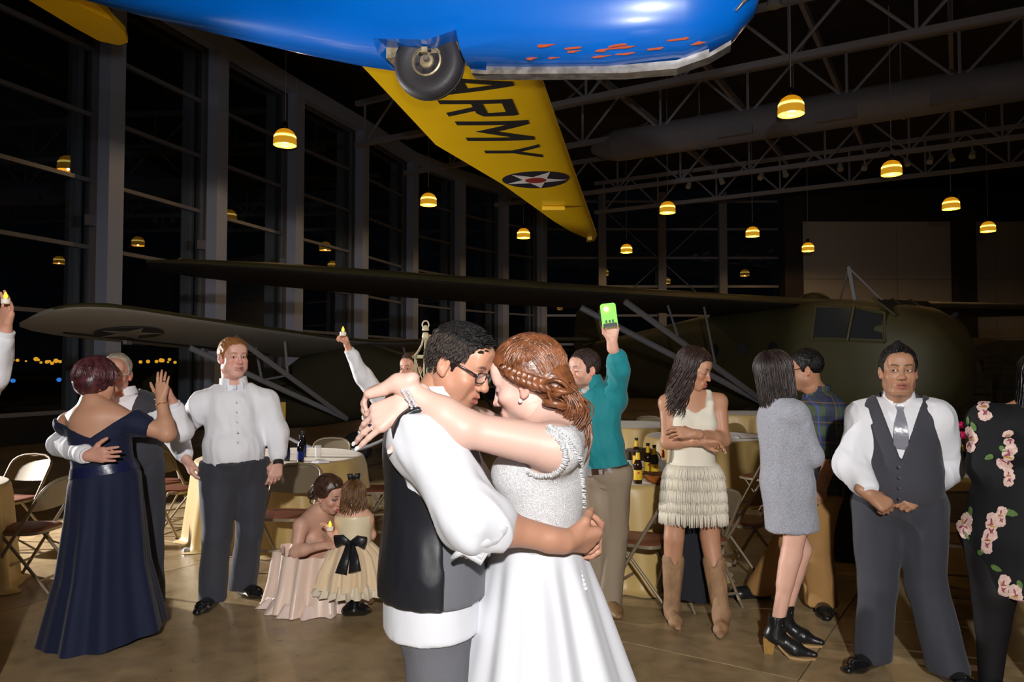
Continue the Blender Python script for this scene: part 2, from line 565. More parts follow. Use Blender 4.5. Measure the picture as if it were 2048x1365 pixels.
strut('stem', _fl + Vector((0, 0, .1)), _fl + Vector((0, 0, .7)), 0.025, M_white, t)

# pendant lamps
M_dome = mat('amber lamp dome', (0.9, 0.5, 0.05), 0.3, emit=(1.0, 0.40, 0.01), estr=0.55)
M_band = mat('lamp filament glow', (1, 0.9, 0.6), 0.3, emit=(1.0, 0.66, 0.13), estr=3.2)
M_skirt = mat('amber lamp skirt', (0.9, 0.55, 0.1), 0.2, emit=(1.0, 0.46, 0.02), estr=0.5)
M_core = mat('lamp lower glow', (1, 0.8, 0.4), 0.3, emit=(1.0, 0.55, 0.06), estr=1.1)
def mesh_of(mb, m, smooth=True):
    me = mb.mesh('lamp_part'); fixn(me); me.materials.append(m)
    if smooth: me.polygons.foreach_set('use_smooth', [True] * len(me.polygons))
    return me
LP = {
    'dome': mesh_of(MB().lathe([(0.05, 0.29), (0.12, 0.275), (0.19, 0.23), (0.235, 0.17), (0.252, 0.12)], n=20), M_dome),
    'filament_band': mesh_of(MB().lathe([(0.253, 0.12), (0.262, 0.115), (0.266, 0.07), (0.266, 0.062)], n=20, cap=False), M_band),
    'skirt': mesh_of(MB().lathe([(0.266, 0.062), (0.274, -0.03), (0.276, -0.09), (0.28, -0.11), (0.268, -0.112), (0.262, -0.05), (0.255, 0.04)], n=20, cap=False), M_skirt),
    'bulb': mesh_of(MB().lathe([(0.02, -0.035), (0.12, -0.03), (0.16, 0.0), (0.12, 0.04), (0.03, 0.06)], n=16), M_core),
    'socket': mesh_of(MB().lathe([(0.055, 0.285), (0.065, 0.3), (0.065, 0.43), (0.04, 0.46), (0.012, 0.48)], n=12), M_dark),
}
LAMPZ = CAMZ + 5.5
def pendant(p, label, drop=None):
    t = thing('pendant_lamp', label, 'lamp', p, group='amber dome pendant lamps')
    t['_local'] = 1
    for nm, me in LP.items():
        o = bpy.data.objects.new(nm, me); COL.objects.link(o); o.parent = t
        if nm in ('dome', 'filament_band', 'skirt', 'bulb'): o.visible_shadow = True
    top = (drop or 11.81) - p.z
    o = strut('rod', (0, 0, 0.46), (0, 0, top), 0.012, M_dark if False else M_truss, None)
    o.parent = t
    lamp('pendant_bulb', 'POINT', p + Vector((0, 0, -0.075)), 36, (1.0, 0.66, 0.3), 0.03)
for u, v, lab in [(570, 282, 'amber dome lamp hanging in front of the glass wall, left of the yellow wing'),
                  (857, 404, 'amber dome lamp just left of the wing roundel'),
                  (1047, 471, 'amber dome lamp left of the yellow wing tip'),
                  (1582, 219, 'largest amber dome lamp, against the round air duct'),
                  (1783, 342, 'amber dome lamp among the spotlights under the air duct'),
                  (1335, 420, 'amber dome lamp right of the yellow wing tip, before the far windows'),
                  (1253, 501, 'small amber dome lamp low before the far windows, beside the wing tip'),
                  (1505, 468, 'amber dome lamp before the rightmost far window bay'),
                  (1616, 498, 'small amber dome lamp before the left edge of the white wall'),
                  (1902, 412, 'amber dome lamp at the dark column of the white wall'),
                  (1976, 458, 'amber dome lamp nearest the right edge, before the white wall')]:
    pendant(H(u, v, LAMPZ), lab)
# more of these lamps, unseen overhead, added to light the near floor
for x, y in ((-6.5, 6.5), (4.5, 8.5), (1.0, -3.5), (9.5, 11.0)):
    pendant(Vector((x, y, LAMPZ)), 'amber dome lamp added out of the picture above the guests to light the near floor')

# town lights beyond the glass
M_town = mat('sodium light', (1, 0.6, 0.1), 0.5, emit=(1.0, 0.42, 0.03), estr=1.2)
M_townb = mat('blue light', (0.1, 0.4, 1), 0.5, emit=(0.05, 0.3, 1.0), estr=0.9)
rng = random.Random(3); _k = 0
link('ground', MB().box((0, 90, -.35), (400, 340, .3)), mat('night asphalt', (.01, .01, .011), .9))['kind'] = 'structure'
_tl = MB().lathe([(0.25, -0.45), (0.5, -0.2), (0.5, 0.2), (0.25, 0.45)], n=8).mesh('town_light'); fixn(_tl); _tl.materials.append(M_town)
_tb = MB().lathe([(0.25, -0.45), (0.5, -0.2), (0.5, 0.2), (0.25, 0.45)], n=8).mesh('town_light_blue'); fixn(_tb); _tb.materials.append(M_townb)
for u in (25, 35, 52, 72, 77, 82, 94, 99, 104, 112, 117, 120, 126, 281, 296, 313, 322, 325, 336, 339, 350, 366, 1222):
    y = 722 + rng.uniform(-3.5, 3.5) + (4 if u == 104 else 0)
    _k += 1; p = P(u, y, 120 + 3.1 * (_k * 7 % 23))
    o = thing('street_light', '', '', (p.x, p.y, -.2)); s_ = rng.uniform(.45, .85)
    q = bpy.data.objects.new('lamp_head', _tl); COL.objects.link(q); q.parent = o; q.location = (0, 0, p.z + .2); q.scale = (s_,) * 3
    q = strut('pole', (0, 0, 0), (0, 0, p.z + .2), .06, M_knee, None); q.parent = o
    tag(o, 'tiny orange town light far beyond the dark glass, level with the heads', 'light', 'town lights beyond the glass wall')
for u, v in ((26, 762), (118, 760)):
    p = P(u, v, 60); o = thing('street_light', '', '', (p.x, p.y, -.2))
    q = bpy.data.objects.new('lamp_head', _tb); COL.objects.link(q); q.parent = o; q.location = (0, 0, max(.4, p.z + .2)); q.scale = (.35,) * 3
    q = strut('pole', (0, 0, 0), (0, 0, max(.3, p.z + .2)), .04, M_knee, None); q.parent = o
    tag(o, 'tiny blue light in the dark glass below the orange row', 'light', 'blue lights beyond the glass wall')
# ================================================================== aircraft
M_blue = mat('blue dope', srgb(0, 104, 208), 0.28, coat=0.6, bump=0.04, bscale=6, var=0.06, vscale=1.2)
M_yel = mat('yellow dope', srgb(240, 192, 6), 0.42, coat=0.15, bump=0.08, bscale=5, var=0.05, vscale=0.8)
M_ink = mat('black marking', (0.01, 0.01, 0.012), 0.5)
M_navy = mat('insignia blue', srgb(28, 28, 46), 0.5)
M_starw = mat('insignia white', srgb(225, 220, 215), 0.5)
M_starr = mat('insignia red', srgb(150, 45, 40), 0.5)
M_rub = mat('tyre rubber', srgb(46, 44, 48), 0.55, bump=0.1, bscale=60)
M_hub = mat('wheel hub', srgb(165, 148, 118), 0.45, 0.4, var=0.3, vscale=30)
M_steel = mat('worn steel skid', srgb(160, 156, 154), 0.35, 0.7, var=0.35, vscale=14)
M_chip = mat('orange primer', srgb(175, 70, 20), 0.6)
M_olive = mat('olive drab', srgb(72, 68, 43), 0.55, var=0.12, vscale=1.2)
M_olived = mat('olive drab dark', srgb(58, 55, 36), 0.6, var=0.12, vscale=1.2)
M_under = mat('neutral grey underside', srgb(150, 152, 156), 0.45, bump=0.06, bscale=4)
M_underd = mat('dark grey underside', srgb(58, 56, 54), 0.6, bump=0.06, bscale=3)
M_strutm = mat('strut paint', srgb(128, 128, 134), 0.45)
M_cglass = mat('canopy glass', (0.03, 0.032, 0.035), 0.08, spec=0.7)

def superring(c, ax, ay, hw, hh_up, hh_dn, n=28, ex=2.6, exd=2.6):
    """closed ring about c in the plane of ax (across) and ay (up)"""
    out = []
    for k in range(n):
        a = 2 * PI * k / n
        cx, sy = math.cos(a), math.sin(a)
        e = ex if sy >= 0 else exd
        x = math.copysign(abs(cx) ** (2 / e), cx) * hw
        y = math.copysign(abs(sy) ** (2 / e), sy) * (hh_up if sy >= 0 else hh_dn)
        out.append(Vector(c) + Vector(ax) * x + Vector(ay) * y)
    return out

def airfoil_loft(secs, n=14):
    """secs: list of (LE point, TE point, thickness). returns rings"""
    rings = []
    up = Vector((0, 0, 1))
    for le, te, th in secs:
        le = Vector(le); te = Vector(te)
        ring = []
        for k in range(n):            # over the top from LE to TE
            t = k / n
            x = t ** 1.6
            y = 0.6 * th * (1.48 * math.sqrt(x) - 0.63 * x - 1.76 * x * x + 1.42 * x ** 3 - 0.5 * x ** 4) * 2.0
            ring.append(le + (te - le) * x + up * y)
        ring.append(te)
        for k in range(n - 1, 0, -1):
            t = k / n
            x = t ** 1.6
            y = -0.4 * th * (1.48 * math.sqrt(x) - 0.63 * x - 1.76 * x * x + 1.42 * x ** 3 - 0.5 * x ** 4) * 1.0
            ring.append(le + (te - le) * x + up * y)
        rings.append(ring)
    return rings

# ---- the blue and yellow training glider hung overhead
gl = thing('training_glider', 'blue and yellow wooden training glider hung overhead with one wheel and skid', 'glider', (-0.5, 4.65, 3.2))
gd = Vector((0.97, -0.244, 0)); gn = Vector((0.244, 0.97, 0)); UPV = Vector((0, 0, 1))
go = Vector((-0.5, 4.65, 0))
#   s, bottom, side height, half width, crown
prof = [(1.98, 3.74, 4.02, 0.02, 4.1), (1.93, 3.60, 4.0, 0.16, 4.3), (1.80, 3.46, 3.98, 0.24, 4.45), (1.55, 3.375, 3.95, 0.29, 4.55), (1.1, 3.37, 3.95, 0.32, 4.65),
        (0.6, 3.415, 3.97, 0.335, 4.7), (0.30, 3.45, 3.99, 0.335, 4.72), (0.245, 3.457, 4.0, 0.335, 4.73), (0.235, 3.458, 4.0, 0.335, 4.73), (0.05, 3.475, 4.02, 0.33, 4.74),
        (-0.27, 3.517, 4.05, 0.325, 4.76), (-0.30, 3.525, 4.05, 0.325, 4.77), (-0.55, 3.585, 4.08, 0.31, 4.78), (-0.92, 3.69, 4.14, 0.29, 4.8), (-1.5, 3.87, 4.24, 0.25, 4.84), (-2.2, 4.09, 4.4, 0.2, 4.86),
        (-3.0, 4.37, 4.58, 0.14, 4.93), (-3.8, 4.6, 4.75, 0.09, 5.0), (-4.6, 4.83, 4.92, 0.04, 5.06)]
rings = []
for s, b, m_, hw, tp in prof:
    rg_ = superring(go + gd * s + UPV * m_, gn, UPV, hw, tp - m_, m_ - b, n=48, ex=2.4, exd=2.9)
    if -.28 < s < .24:
        zc = 3.545 + .05 * abs(s / .25)
        for v_ in rg_: v_.z = max(v_.z, zc)
    rings.append(rg_)
fus = link('fuselage', MB().loft(rings), M_blue, gl, smooth=True, auto=32)
# side stringer that catches the light
for sgn in (-1,):
    mb = MB(); pts = []
    for s, b, m_, hw, tp in prof[3:-3]:
        pts.append(go + gd * s + gn * (sgn * (hw * 1.0)) + UPV * (m_ + 0.02 - 0.02 * s))
    mb.tube(pts, 0.012, 6); link('stringer', mb, M_blue, gl, smooth=True)
# chipped paint near the skid
rg = random.Random(5)
for k in range(16):
    s = 0.95 + rg.uniform(-0.35, 0.75) * (1 if k % 2 else .6)
    z = 3.46 + rg.uniform(-0.015, 0.05) - (0.03 if s > 1.2 else 0)
    p = go + gd * s + UPV * z
    # find the near skin at this height
    for i in range(len(prof) - 1):
        if prof[i][0] >= s >= prof[i + 1][0]:
            t = (prof[i][0] - s) / (prof[i][0] - prof[i + 1][0])
            b, m_, hw = [prof[i][j] + (prof[i + 1][j] - prof[i][j]) * t for j in (1, 2, 3)]
    z = b + rg.uniform(.012, .055); p = go + gd * s + UPV * z
    q = max(0, min(0.995, (m_ - z) / (m_ - b)))
    x = hw * (1 - q ** 2.9) ** (1 / 2.9)
    c = p - gn * (x + 0.001)
    pts = [c + gd * (math.cos(a) * rg.uniform(.02, .07)) + UPV * (math.sin(a) * rg.uniform(.004, .014)) for a in np.linspace(0, 2 * PI, 9)[:-1]]
    link('paint_chip', MB().prism(pts, -gn, 0.004), M_chip, gl)
# wheel
wc = go + gd * 0.0 + UPV * 3.485 - gn * 0.05
def wheel_ring(prof2, m, nm, par, c, ax, smooth=True):
    ax = Vector(ax).normalized(); e1 = Vector((0, 0, 1)); e2 = ax.cross(e1)
    rr = []
    for r, w in prof2:
        rr.append([c + ax * w + (e1 * math.cos(2 * PI * k / 32) + e2 * math.sin(2 * PI * k / 32)) * r for k in range(32)])
    return link(nm, MB().loft(rr), m, par, smooth=smooth, auto=50)
wheel_ring([(0.10, 0.05), (0.13, 0.065), (0.18, 0.072), (0.21, 0.06), (0.222, 0.03), (0.225, 0.012), (0.222, 0.010), (0.222, -0.010), (0.225, -0.012), (0.222, -0.03), (0.21, -0.06), (0.18, -0.072), (0.13, -0.065), (0.10, -0.05)], M_rub, 'tyre', gl, wc, gn)
hubo = wheel_ring([(0.0955, -0.03), (0.0955, -0.058), (0.086, -0.062), (0.08, -0.046), (0.05, -0.042), (0.042, -0.06), (0.02, -0.066), (0.002, -0.066)], M_hub, 'hub', gl, wc, gn)
for k in range(6):
    a = 2 * PI * k / 6 + .3
    c = wc + (UPV * math.cos(a) + gd * math.sin(a)) * 0.064 - gn * 0.048
    mb = MB(); mb.tube([c, c - gn * 0.006], 0.012, 8)
    sub('lug_hole', mb, M_dark, hubo)
mb = MB(); mb.tube([wc + gd * .01 - gn * 0.06, wc + gd * .01 - gn * 0.1], [0.018, 0.014], 10); sub('axle_cap', mb, M_steel, hubo, smooth=True, auto=40)
mb = MB(); mb.box(wc + UPV * .05 - gn * .09, (.035, .03, .035)); link('axle_bracket', mb, M_hub, gl)
link('wheel_well', MB().box(go + gd * -.02 + UPV * 3.63 + gn * .02, (.5, .24, .2), Matrix((gd, gn, UPV)).transposed()), M_hub, gl)
# skid
pts = [go + gd * s + UPV * z for s, z in ((0.27, 3.415), (0.36, 3.40), (0.8, 3.36), (1.2, 3.325), (1.5, 3.322), (1.68, 3.37), (1.8, 3.43))]
mb = MB()
rr = [[p - gn * .05 - UPV * .012, p + gn * .05 - UPV * .012, p + gn * .05 + UPV * .012, p - gn * .05 + UPV * .012] for p in pts]
mb.loft(rr); link('skid', mb, M_steel, gl)
rr = [[p - gn * .03 + UPV * .01, p + gn * .03 + UPV * .01, p + gn * .03 + UPV * .045, p - gn * .03 + UPV * .045] for p in pts[1:-1]]
link('skid_block', MB().loft(rr), M_steel, gl)
# torn metal edge and tow fitting at the nose
pts = [go + gd * s + UPV * z - gn * w for s, z, w in ((1.94, 3.98, .14), (1.965, 3.85, .12), (1.955, 3.74, .14), (1.9, 3.64, .15), (1.86, 3.60, .16), (1.82, 3.55, .17))]
mb = MB(); mb.tube(pts, [.006, .012, .009, .016, .011, .006], 6); link('nose_seam', mb, M_steel, gl, smooth=True)
# wing with its lettering, built where its underside is seen
WZ = 3.73
LE = [(-0.05, 4.2), (0.18, 5.37), (1.46, 12.6)]
def le_at(y): return 0.18 + (y - 5.37) * (1.28 / 7.23)
def te_at(y):
    pts = [(4.2, -1.3), (5.11, -1.10), (7.18, -0.737), (8.75, -0.11), (11.6, 0.82), (12.7, 1.38)]
    for (y0, x0), (y1, x1) in zip(pts[:-1], pts[1:]):
        if y0 <= y <= y1: return x0 + (x1 - x0) * (y - y0) / (y1 - y0)
    return pts[-1][1]
secs = []
for y in (4.95, 5.4, 6.2, 7.18, 8.0, 8.75, 9.8, 11.0, 11.8, 12.3, 12.6, 12.72):
    l, t = le_at(y), te_at(y)
    if y > 12.2: l -= (y - 12.2) ** 2 * 0.35
    th = 0.10 + 0.10 * (12.8 - y) / 8
    if y > 12.5: th *= 0.6
    secs.append((Vector((l, y, WZ + 0.4 * th * 1.0)), Vector((t, y, WZ + 0.02)), th))
wing = link('wing', MB().loft(airfoil_loft(secs, 44)), M_yel, gl, smooth=True, auto=40)
# near half of the wing, above and behind the camera
secs = []
for y in (4.25, 3.5, 1.0, -1.5, -3.0, -3.4):
    yy = 9.1 - y
    l = 0.18 - (5.37 - 4.55) * 0 + (4.55 - y) * -0.22 * 0 + (-(4.55 - y) * 0.33); t = l - 1.27 * (1 - (4.8 - y) * 0.085)
    secs.append((Vector((l, y, WZ + 0.40 + (4.25 - y) * .03)), Vector((t, y, WZ + 0.36 + (4.25 - y) * .03)), 0.15))
link('near_wing', MB().loft(airfoil_loft(secs)), M_yel, gl, smooth=True, auto=40)
mb = MB(); mb.box((1.28, 12.35, WZ - 0.01), (.07, .2, .06)); link('tip_light', mb, mat('tip light', srgb(230, 190, 40), .4), gl)
mb = MB(); mb.box((0.55, 9.9, WZ - 0.02), (.3, .05, .05)); link('aileron_horn', mb, M_yel, gl)
def wing_under(x, y):
    l, t = le_at(y), te_at(y)
    q = min(.98, max(.02, (l - x) / (l - t)))
    th = 0.10 + 0.10 * (12.8 - y) / 8
    f = (1.48 * math.sqrt(q) - 0.63 * q - 1.76 * q * q + 1.42 * q ** 3 - 0.5 * q ** 4)
    z = (WZ + .4 * th) * (1 - q) + (WZ + .02) * q - .4 * th * f
    return z
def wing_decal(nm, poly, m, off=0.0012, cut=0.03):
    """an outline on the wing's underside that follows its curve: cut into strips"""
    bm = bmesh.new()
    vs = [bm.verts.new((x, y, 0)) for x, y in poly]
    bm.faces.new(vs)
    bmesh.ops.triangulate(bm, faces=bm.faces)
    xs0 = [p[0] for p in poly]; ys0 = [p[1] for p in poly]
    k = math.floor(min(xs0) / cut) * cut
    while k < max(xs0):
        bmesh.ops.bisect_plane(bm, geom=bm.verts[:] + bm.edges[:] + bm.faces[:], plane_co=(k, 0, 0), plane_no=(1, 0, 0)); k += cut
    k = math.floor(min(ys0) / .2) * .2
    while k < max(ys0):
        bmesh.ops.bisect_plane(bm, geom=bm.verts[:] + bm.edges[:] + bm.faces[:], plane_co=(0, k, 0), plane_no=(0, 1, 0)); k += .2
    for v in bm.verts: v.co.z = wing_under(v.co.x, v.co.y) - off
    r = bmesh.ops.extrude_face_region(bm, geom=bm.faces[:])
    for v in [g for g in r['geom'] if isinstance(g, bmesh.types.BMVert)]: v.co.z -= 0.001
    bmesh.ops.recalc_face_normals(bm, faces=bm.faces)
    me = bpy.data.meshes.new(nm); bm.to_mesh(me); bm.free()
    return sub(nm, me, m, wing)
def letter(strokes, y0, y1, x0, x1, sh=0.0):
    """strokes as outlines in a unit box: a = reading way (along the span), b = letter height (towards the nose)"""
    for st in strokes:
        wing_decal('letter_stroke', [(x0 + (x1 - x0) * b + sh * a, y0 + (y1 - y0) * a) for a, b in st], M_ink)
Aa = [[(0, 0), (.2, 0), (.6, 1), (.4, 1)], [(.8, 0), (1, 0), (.6, 1), (.4, 1)], [(.25, .24), (.75, .24), (.7, .4), (.3, .4)]]
Rr = [[(0, 0), (.22, 0), (.22, 1), (0, 1)], [(.22, .84), (.75, .84), (.95, 1), (.22, 1)], [(.75, .84), (.95, 1), (1, .93), (1, .5), (.8, .5)], [(.22, .42), (.8, .42), (1, .5), (.8, .58), (.22, .58)], [(.4, .42), (.64, .42), (1, 0), (.76, 0)]]
Mm = [[(0, 0), (.18, 0), (.18, 1), (0, 1)], [(.82, 0), (1, 0), (1, 1), (.82, 1)], [(.18, 1), (.18, .68), (.5, .2), (.5, .52)], [(.82, 1), (.82, .68), (.5, .2), (.5, .52)]]
Yy = [[(.39, 0), (.61, 0), (.61, .5), (.39, .5)], [(.39, .5), (.61, .5), (.22, 1), (0, 1)], [(.39, .5), (.61, .5), (1, 1), (.78, 1)]]
letter(Aa, 5.44, 5.84, -.62, -.02, .06); letter(Rr, 5.95, 6.34, -.60, 0.0, .06); letter(Mm, 6.47, 7.03, -.50, .14, .08); letter(Yy, 7.17, 7.62, -.30, .26, .06)
def disc(cx, cy, r, n=28): return [(cx + r * math.cos(2 * PI * k / n), cy + r * math.sin(2 * PI * k / n)) for k in range(n)]
def star(cx, cy, r, a0=0.0, n=5, q=.39): return [(cx + (r if k % 2 == 0 else r * q) * math.cos(a0 + PI * k / n), cy + (r if k % 2 == 0 else r * q) * math.sin(a0 + PI * k / n)) for k in range(2 * n)]
wing_decal('roundel_disc', disc(.27, 8.52, .385), M_navy)
wing_decal('roundel_star', star(.27, 8.52, .37, 0.1), M_starw, 0.003)
wing_decal('roundel_centre', disc(.27, 8.52, .12, 18), M_starr, 0.005)
# tailplane
HZ = CAMZ + 3.19
poly = [H(u, v, HZ) for u, v in ((-150, -122), (57, 0), (150, 56), (198, 82), (238, 91), (256, 85), (250, 66), (229, 44), (215, 28), (200, 14), (110, -50))]
link('tailplane', MB().prism(poly, (0, 0, 1), 0.06), M_yel, gl)
poly = [H(u, v, HZ - .012) for u, v in ((120, -8), (225, 42), (228, 46), (180, 36), (140, 14), (100, -12))]
link('elevator', MB().prism(poly, (0, 0, 1), 0.05), M_yel, gl)
for s in (-3.0, 1.0):
    strut('hanging_cable', go + gd * s + UPV * 4.8, go + gd * s + UPV * 11.7, 0.006, M_steel, gl)

# ---- the large olive cargo glider
cg_r = Vector((6.45, 16.5, 0)); cf = Vector((0.37, -0.93, 0)).normalized(); cl = Vector((cf.y, -cf.x, 0)) * -1   # cl points to the image right
cl = Vector((0.93, 0.37, 0)).normalized()
cg = thing('cargo_glider', 'large olive drab cargo glider with long high wing and rounded nose', 'glider', cg_r)
def C(s, w, z): return cg_r + cf * s + cl * w + UPV * z
cprof = [(3.75, 1.45, 1.62, .05, 1.8), (3.68, 1.05, 1.6, .42, 2.1), (3.4, .78, 1.6, .72, 2.45), (2.9, .6, 1.65, .88, 2.72), (2.2, .5, 1.7, .96, 2.88), (1.2, .46, 1.7, .98, 3.0), (0.2, .46, 1.7, .98, 3.02), (-3, .5, 1.7, .96, 2.95), (-6, .8, 1.75, .8, 2.7), (-9, 1.3, 1.9, .45, 2.5), (-10.6, 1.6, 2.0, .12, 2.4)]
rings = [superring(C(s, 0, m_), cl, UPV, hw, tp - m_, m_ - b, n=32, ex=3.4, exd=3.0) for s, b, m_, hw, tp in cprof]
link('fuselage', MB().loft(rings), M_olive, cg, smooth=True, auto=40)
# wing halves
for sg in (-1, 1):
    secs = []
    for k, (w, ch, dz) in enumerate(((0.0, 3.2, 0), (2, 3.2, .02), (6.4, 3.1, .1), (9.0, 2.9, .18), (11.2, 2.4, .26), (12.5, 1.6, .3), (13.1, .6, .32))):
        le = C(.55 - (3.2 - ch) * .22, sg * w, 2.93 + dz); te = C(.55 - (3.2 - ch) * .22 - ch, sg * w, 2.9 + dz)
        secs.append((le, te, .34 * ch / 3.2 + .02))
    wo = link('wing', MB().loft(airfoil_loft(secs)), None, cg, smooth=True, auto=40)
    me = wo.data; me.materials.append(M_olive); me.materials.append(M_underd)
    for p_ in me.polygons: p_.material_index = 1 if p_.normal.z < -0.25 else 0
    # struts
    a1, a2 = C(.1, sg * 4.6, 2.9), C(-1.4, sg * 4.8, 2.88); b1 = C(.0, sg * .95, .75)
    for a_ in (a1, a2):
        mb = MB(); mb.tube([a_, b1], .065, 8, flat=.5); link('wing_strut', mb, M_strutm, cg, smooth=True, auto=40)
    for t_ in (.35, .6):
        q1 = a1.lerp(b1, t_); mb = MB(); mb.tube([q1, C(-.3, sg * (4.6 - 3.6 * t_), 2.88)], .025, 6); link('jury_strut', mb, M_strutm, cg)
# cockpit glazing and frames
def cquad(nm, pts, m, th=.015):
    pts = [Vector(p) for p in pts]; n = (pts[1] - pts[0]).cross(pts[2] - pts[0]).normalized()
    return link(nm, MB().prism(pts, n, th), m, cg)
for sg in (-1, 1):
    cquad('side_window', [C(1.3, sg * .99, 2.2), C(2.1, sg * .97, 2.15), C(2.15, sg * .86, 2.72), C(1.3, sg * .88, 2.8)], M_cglass)
    cquad('side_window', [C(2.2, sg * .97, 2.15), C(2.85, sg * .87, 2.1), C(2.75, sg * .76, 2.55), C(2.25, sg * .86, 2.7)], M_cglass)
    for a_, b_ in (((2.15, sg * .99, 2.1), (2.2, sg * .86, 2.76)), ((1.25, sg * 1.0, 2.15), (1.25, sg * .88, 2.84)), ((2.9, sg * .88, 2.05), (2.8, sg * .76, 2.6)), ((1.25, sg * .89, 2.83), (2.8, sg * .76, 2.6)), ((1.25, sg * 1.0, 2.15), (2.9, sg * .88, 2.05))):
        strut('window_frame', C(*a_), C(*b_), .03, M_olive, cg)
    for s in (.1, -.9, -1.9, -3.0):
        mb = MB(); mb.tube([C(s, sg * .94, 2.0), C(s, sg * .985, 2.0)], .15, 16); link('porthole', mb, M_cglass, cg, smooth=True, auto=40)
for k in range(3):
    x0, x1 = -.7 + k * .47, -.7 + k * .47 + .44
    cquad('windscreen_pane', [C(2.95, x0, 2.55), C(2.95, x1, 2.55), C(2.5, x1, 2.86), C(2.5, x0, 2.86)], M_cglass)
    strut('window_frame', C(3.0, x0 - .01, 2.53), C(2.5, x0 - .01, 2.89), .025, M_olive, cg)
strut('mast', C(1.6, -.2, 2.9), C(1.5, -.25, 3.62), .04, M_strutm, cg)
strut('mast_stay', C(2.6, -.6, 2.85), C(1.5, -.25, 3.6), .018, M_strutm, cg)
strut('mast_stay', C(.6, .4, 3.0), C(1.5, -.25, 3.6), .018, M_strutm, cg)
mb = MB(); mb.lathe([(.38, 0), (.36, .12), (.24, .24), (.05, .28)], C(-.2, .45, 3.0), 16); link('roof_hatch', mb, M_olived, cg, smooth=True)
for sg in (-1, 1):
    wheel_ring([(.15, .09), (.3, .11), (.36, .07), (.38, 0), (.36, -.07), (.3, -.11), (.15, -.09)], M_rub, 'tyre', cg, C(-.2, sg * 1.25, .38), cl)
    strut('gear_leg', C(-.2, sg * 1.2, .4), C(-.1, sg * .9, .8), .05, M_strutm, cg)
link('nose_skid', MB().box(C(2.3, 0, .28), (.2, 1.6, .5), Matrix((cl, cf, UPV)).transposed()), M_olived, cg)
poly = [C(-9.3, 0, 2.4), C(-10.9, 0, 1.7), C(-11.4, 0, 2.4), C(-11.2, 0, 3.6), C(-10.5, 0, 3.85), C(-9.9, 0, 3.4)]
link('tail_fin', MB().prism(poly, cl, .12), M_olive, cg)
for sg in (-1, 1):
    poly = [C(-9.4, sg * .2, 2.5), C(-10.8, sg * .2, 2.5), C(-10.8, sg * 2.6, 2.5), C(-10.0, sg * 2.8, 2.5)]
    link('tailplane', MB().prism(poly, UPV, .1), M_olive, cg)

# ---- the light spotter aeroplane with the grey wing
lp_r = Vector((-2.75, 13.7, 0)); lf = Vector((0.92, -0.38, 0)).normalized(); lw = Vector((-0.38, -0.92, 0)).normalized()
lp = thing('light_aeroplane', 'olive light aeroplane with grey high wing on V struts', 'aeroplane', lp_r)
TILT = math.radians(9)
lup = (UPV * math.cos(TILT) - lf * math.sin(TILT)); lfw = (lf * math.cos(TILT) + UPV * math.sin(TILT))
def LPt(s, w, z): return lp_r + lfw * s + lw * w + lup * z
lprof = [(2.35, .95, 1.1, .12, 1.25), (2.2, .82, 1.1, .3, 1.42), (1.5, .72, 1.1, .38, 1.5), (.7, .66, 1.15, .4, 1.9), (.3, .64, 1.2, .4, 2.02), (-.9, .64, 1.2, .4, 2.0), (-1.5, .68, 1.15, .36, 1.75), (-3, .85, 1.15, .22, 1.45), (-4.6, 1.02, 1.15, .06, 1.3)]
link('fuselage', MB().loft([superring(LPt(s, 0, m_), lw, lup, hw, tp - m_, m_ - b, n=24, ex=3, exd=3) for s, b, m_, hw, tp in lprof]), M_olived, lp, smooth=True, auto=40)
for sg in (1, -1):
    secs = []
    for w, ch, dz in ((0, 1.6, 0), (1, 1.6, .02), (3, 1.6, .12), (4.4, 1.6, .2), (4.9, 1.57, .235), (5.25, 1.45, .26), (5.5, 1.2, .275), (5.64, .85, .28), (5.7, .45, .283)):
        off = (1.6 - ch) * .42
        secs.append((LPt(.5 - off, sg * w, 2.0 + dz), LPt(.5 - off - ch, sg * w, 1.98 + dz), .2 * (ch / 1.6)))
    wo = link('wing', MB().loft(airfoil_loft(secs)), None, lp, smooth=True, auto=40)
    wo.data.materials.append(M_olive); wo.data.materials.append(M_under)
    for p_ in wo.data.polygons: p_.material_index = 1 if p_.normal.dot(lup) < 0.12 else 0
    if sg == 1: lwing = wo
    b1 = LPt(.1, sg * .42, .68)
    for s in (.15, -.75):
        mb = MB(); mb.tube([LPt(s, sg * 3.0, 2.04), b1], .045, 8, flat=.6); link('wing_strut', mb, M_strutm, lp, smooth=True, auto=40)
    q1 = LPt(.15, sg * 3, 2.04).lerp(b1, .42); q2 = LPt(-.75, sg * 3, 2.04).lerp(b1, .42)
    for q_, s in ((q1, .1), (q2, -.5)):
        mb = MB(); mb.tube([q_, LPt(s, sg * 1.85, 2.03)], .022, 6); link('jury_strut', mb, M_strutm, lp)
    mb = MB(); mb.tube([q1, q2], .018, 6); link('jury_strut', mb, M_strutm, lp)
    wheel_ring([(.1, .07), (.2, .085), (.25, .05), (.26, 0), (.25, -.05), (.2, -.085), (.1, -.07)], M_rub, 'tyre', lp, lp_r + lf * .55 + lw * (sg * .95) + UPV * .26, lw)
    strut('gear_leg', lp_r + lf * .55 + lw * (sg * .9) + UPV * .28, LPt(.5, sg * .35, .75), .04, M_olived, lp)
def und(s, w):          # underside of the near wing
    dz = .12 + (w - 3) * .057
    q = (.5 - s) / 1.6
    f = (1.48 * math.sqrt(max(q, .01)) - 0.63 * q - 1.76 * q * q + 1.42 * q ** 3 - 0.5 * q ** 4)
    return LPt(s, w, 2.0 + dz - .02 * q - .08 * f - .01)
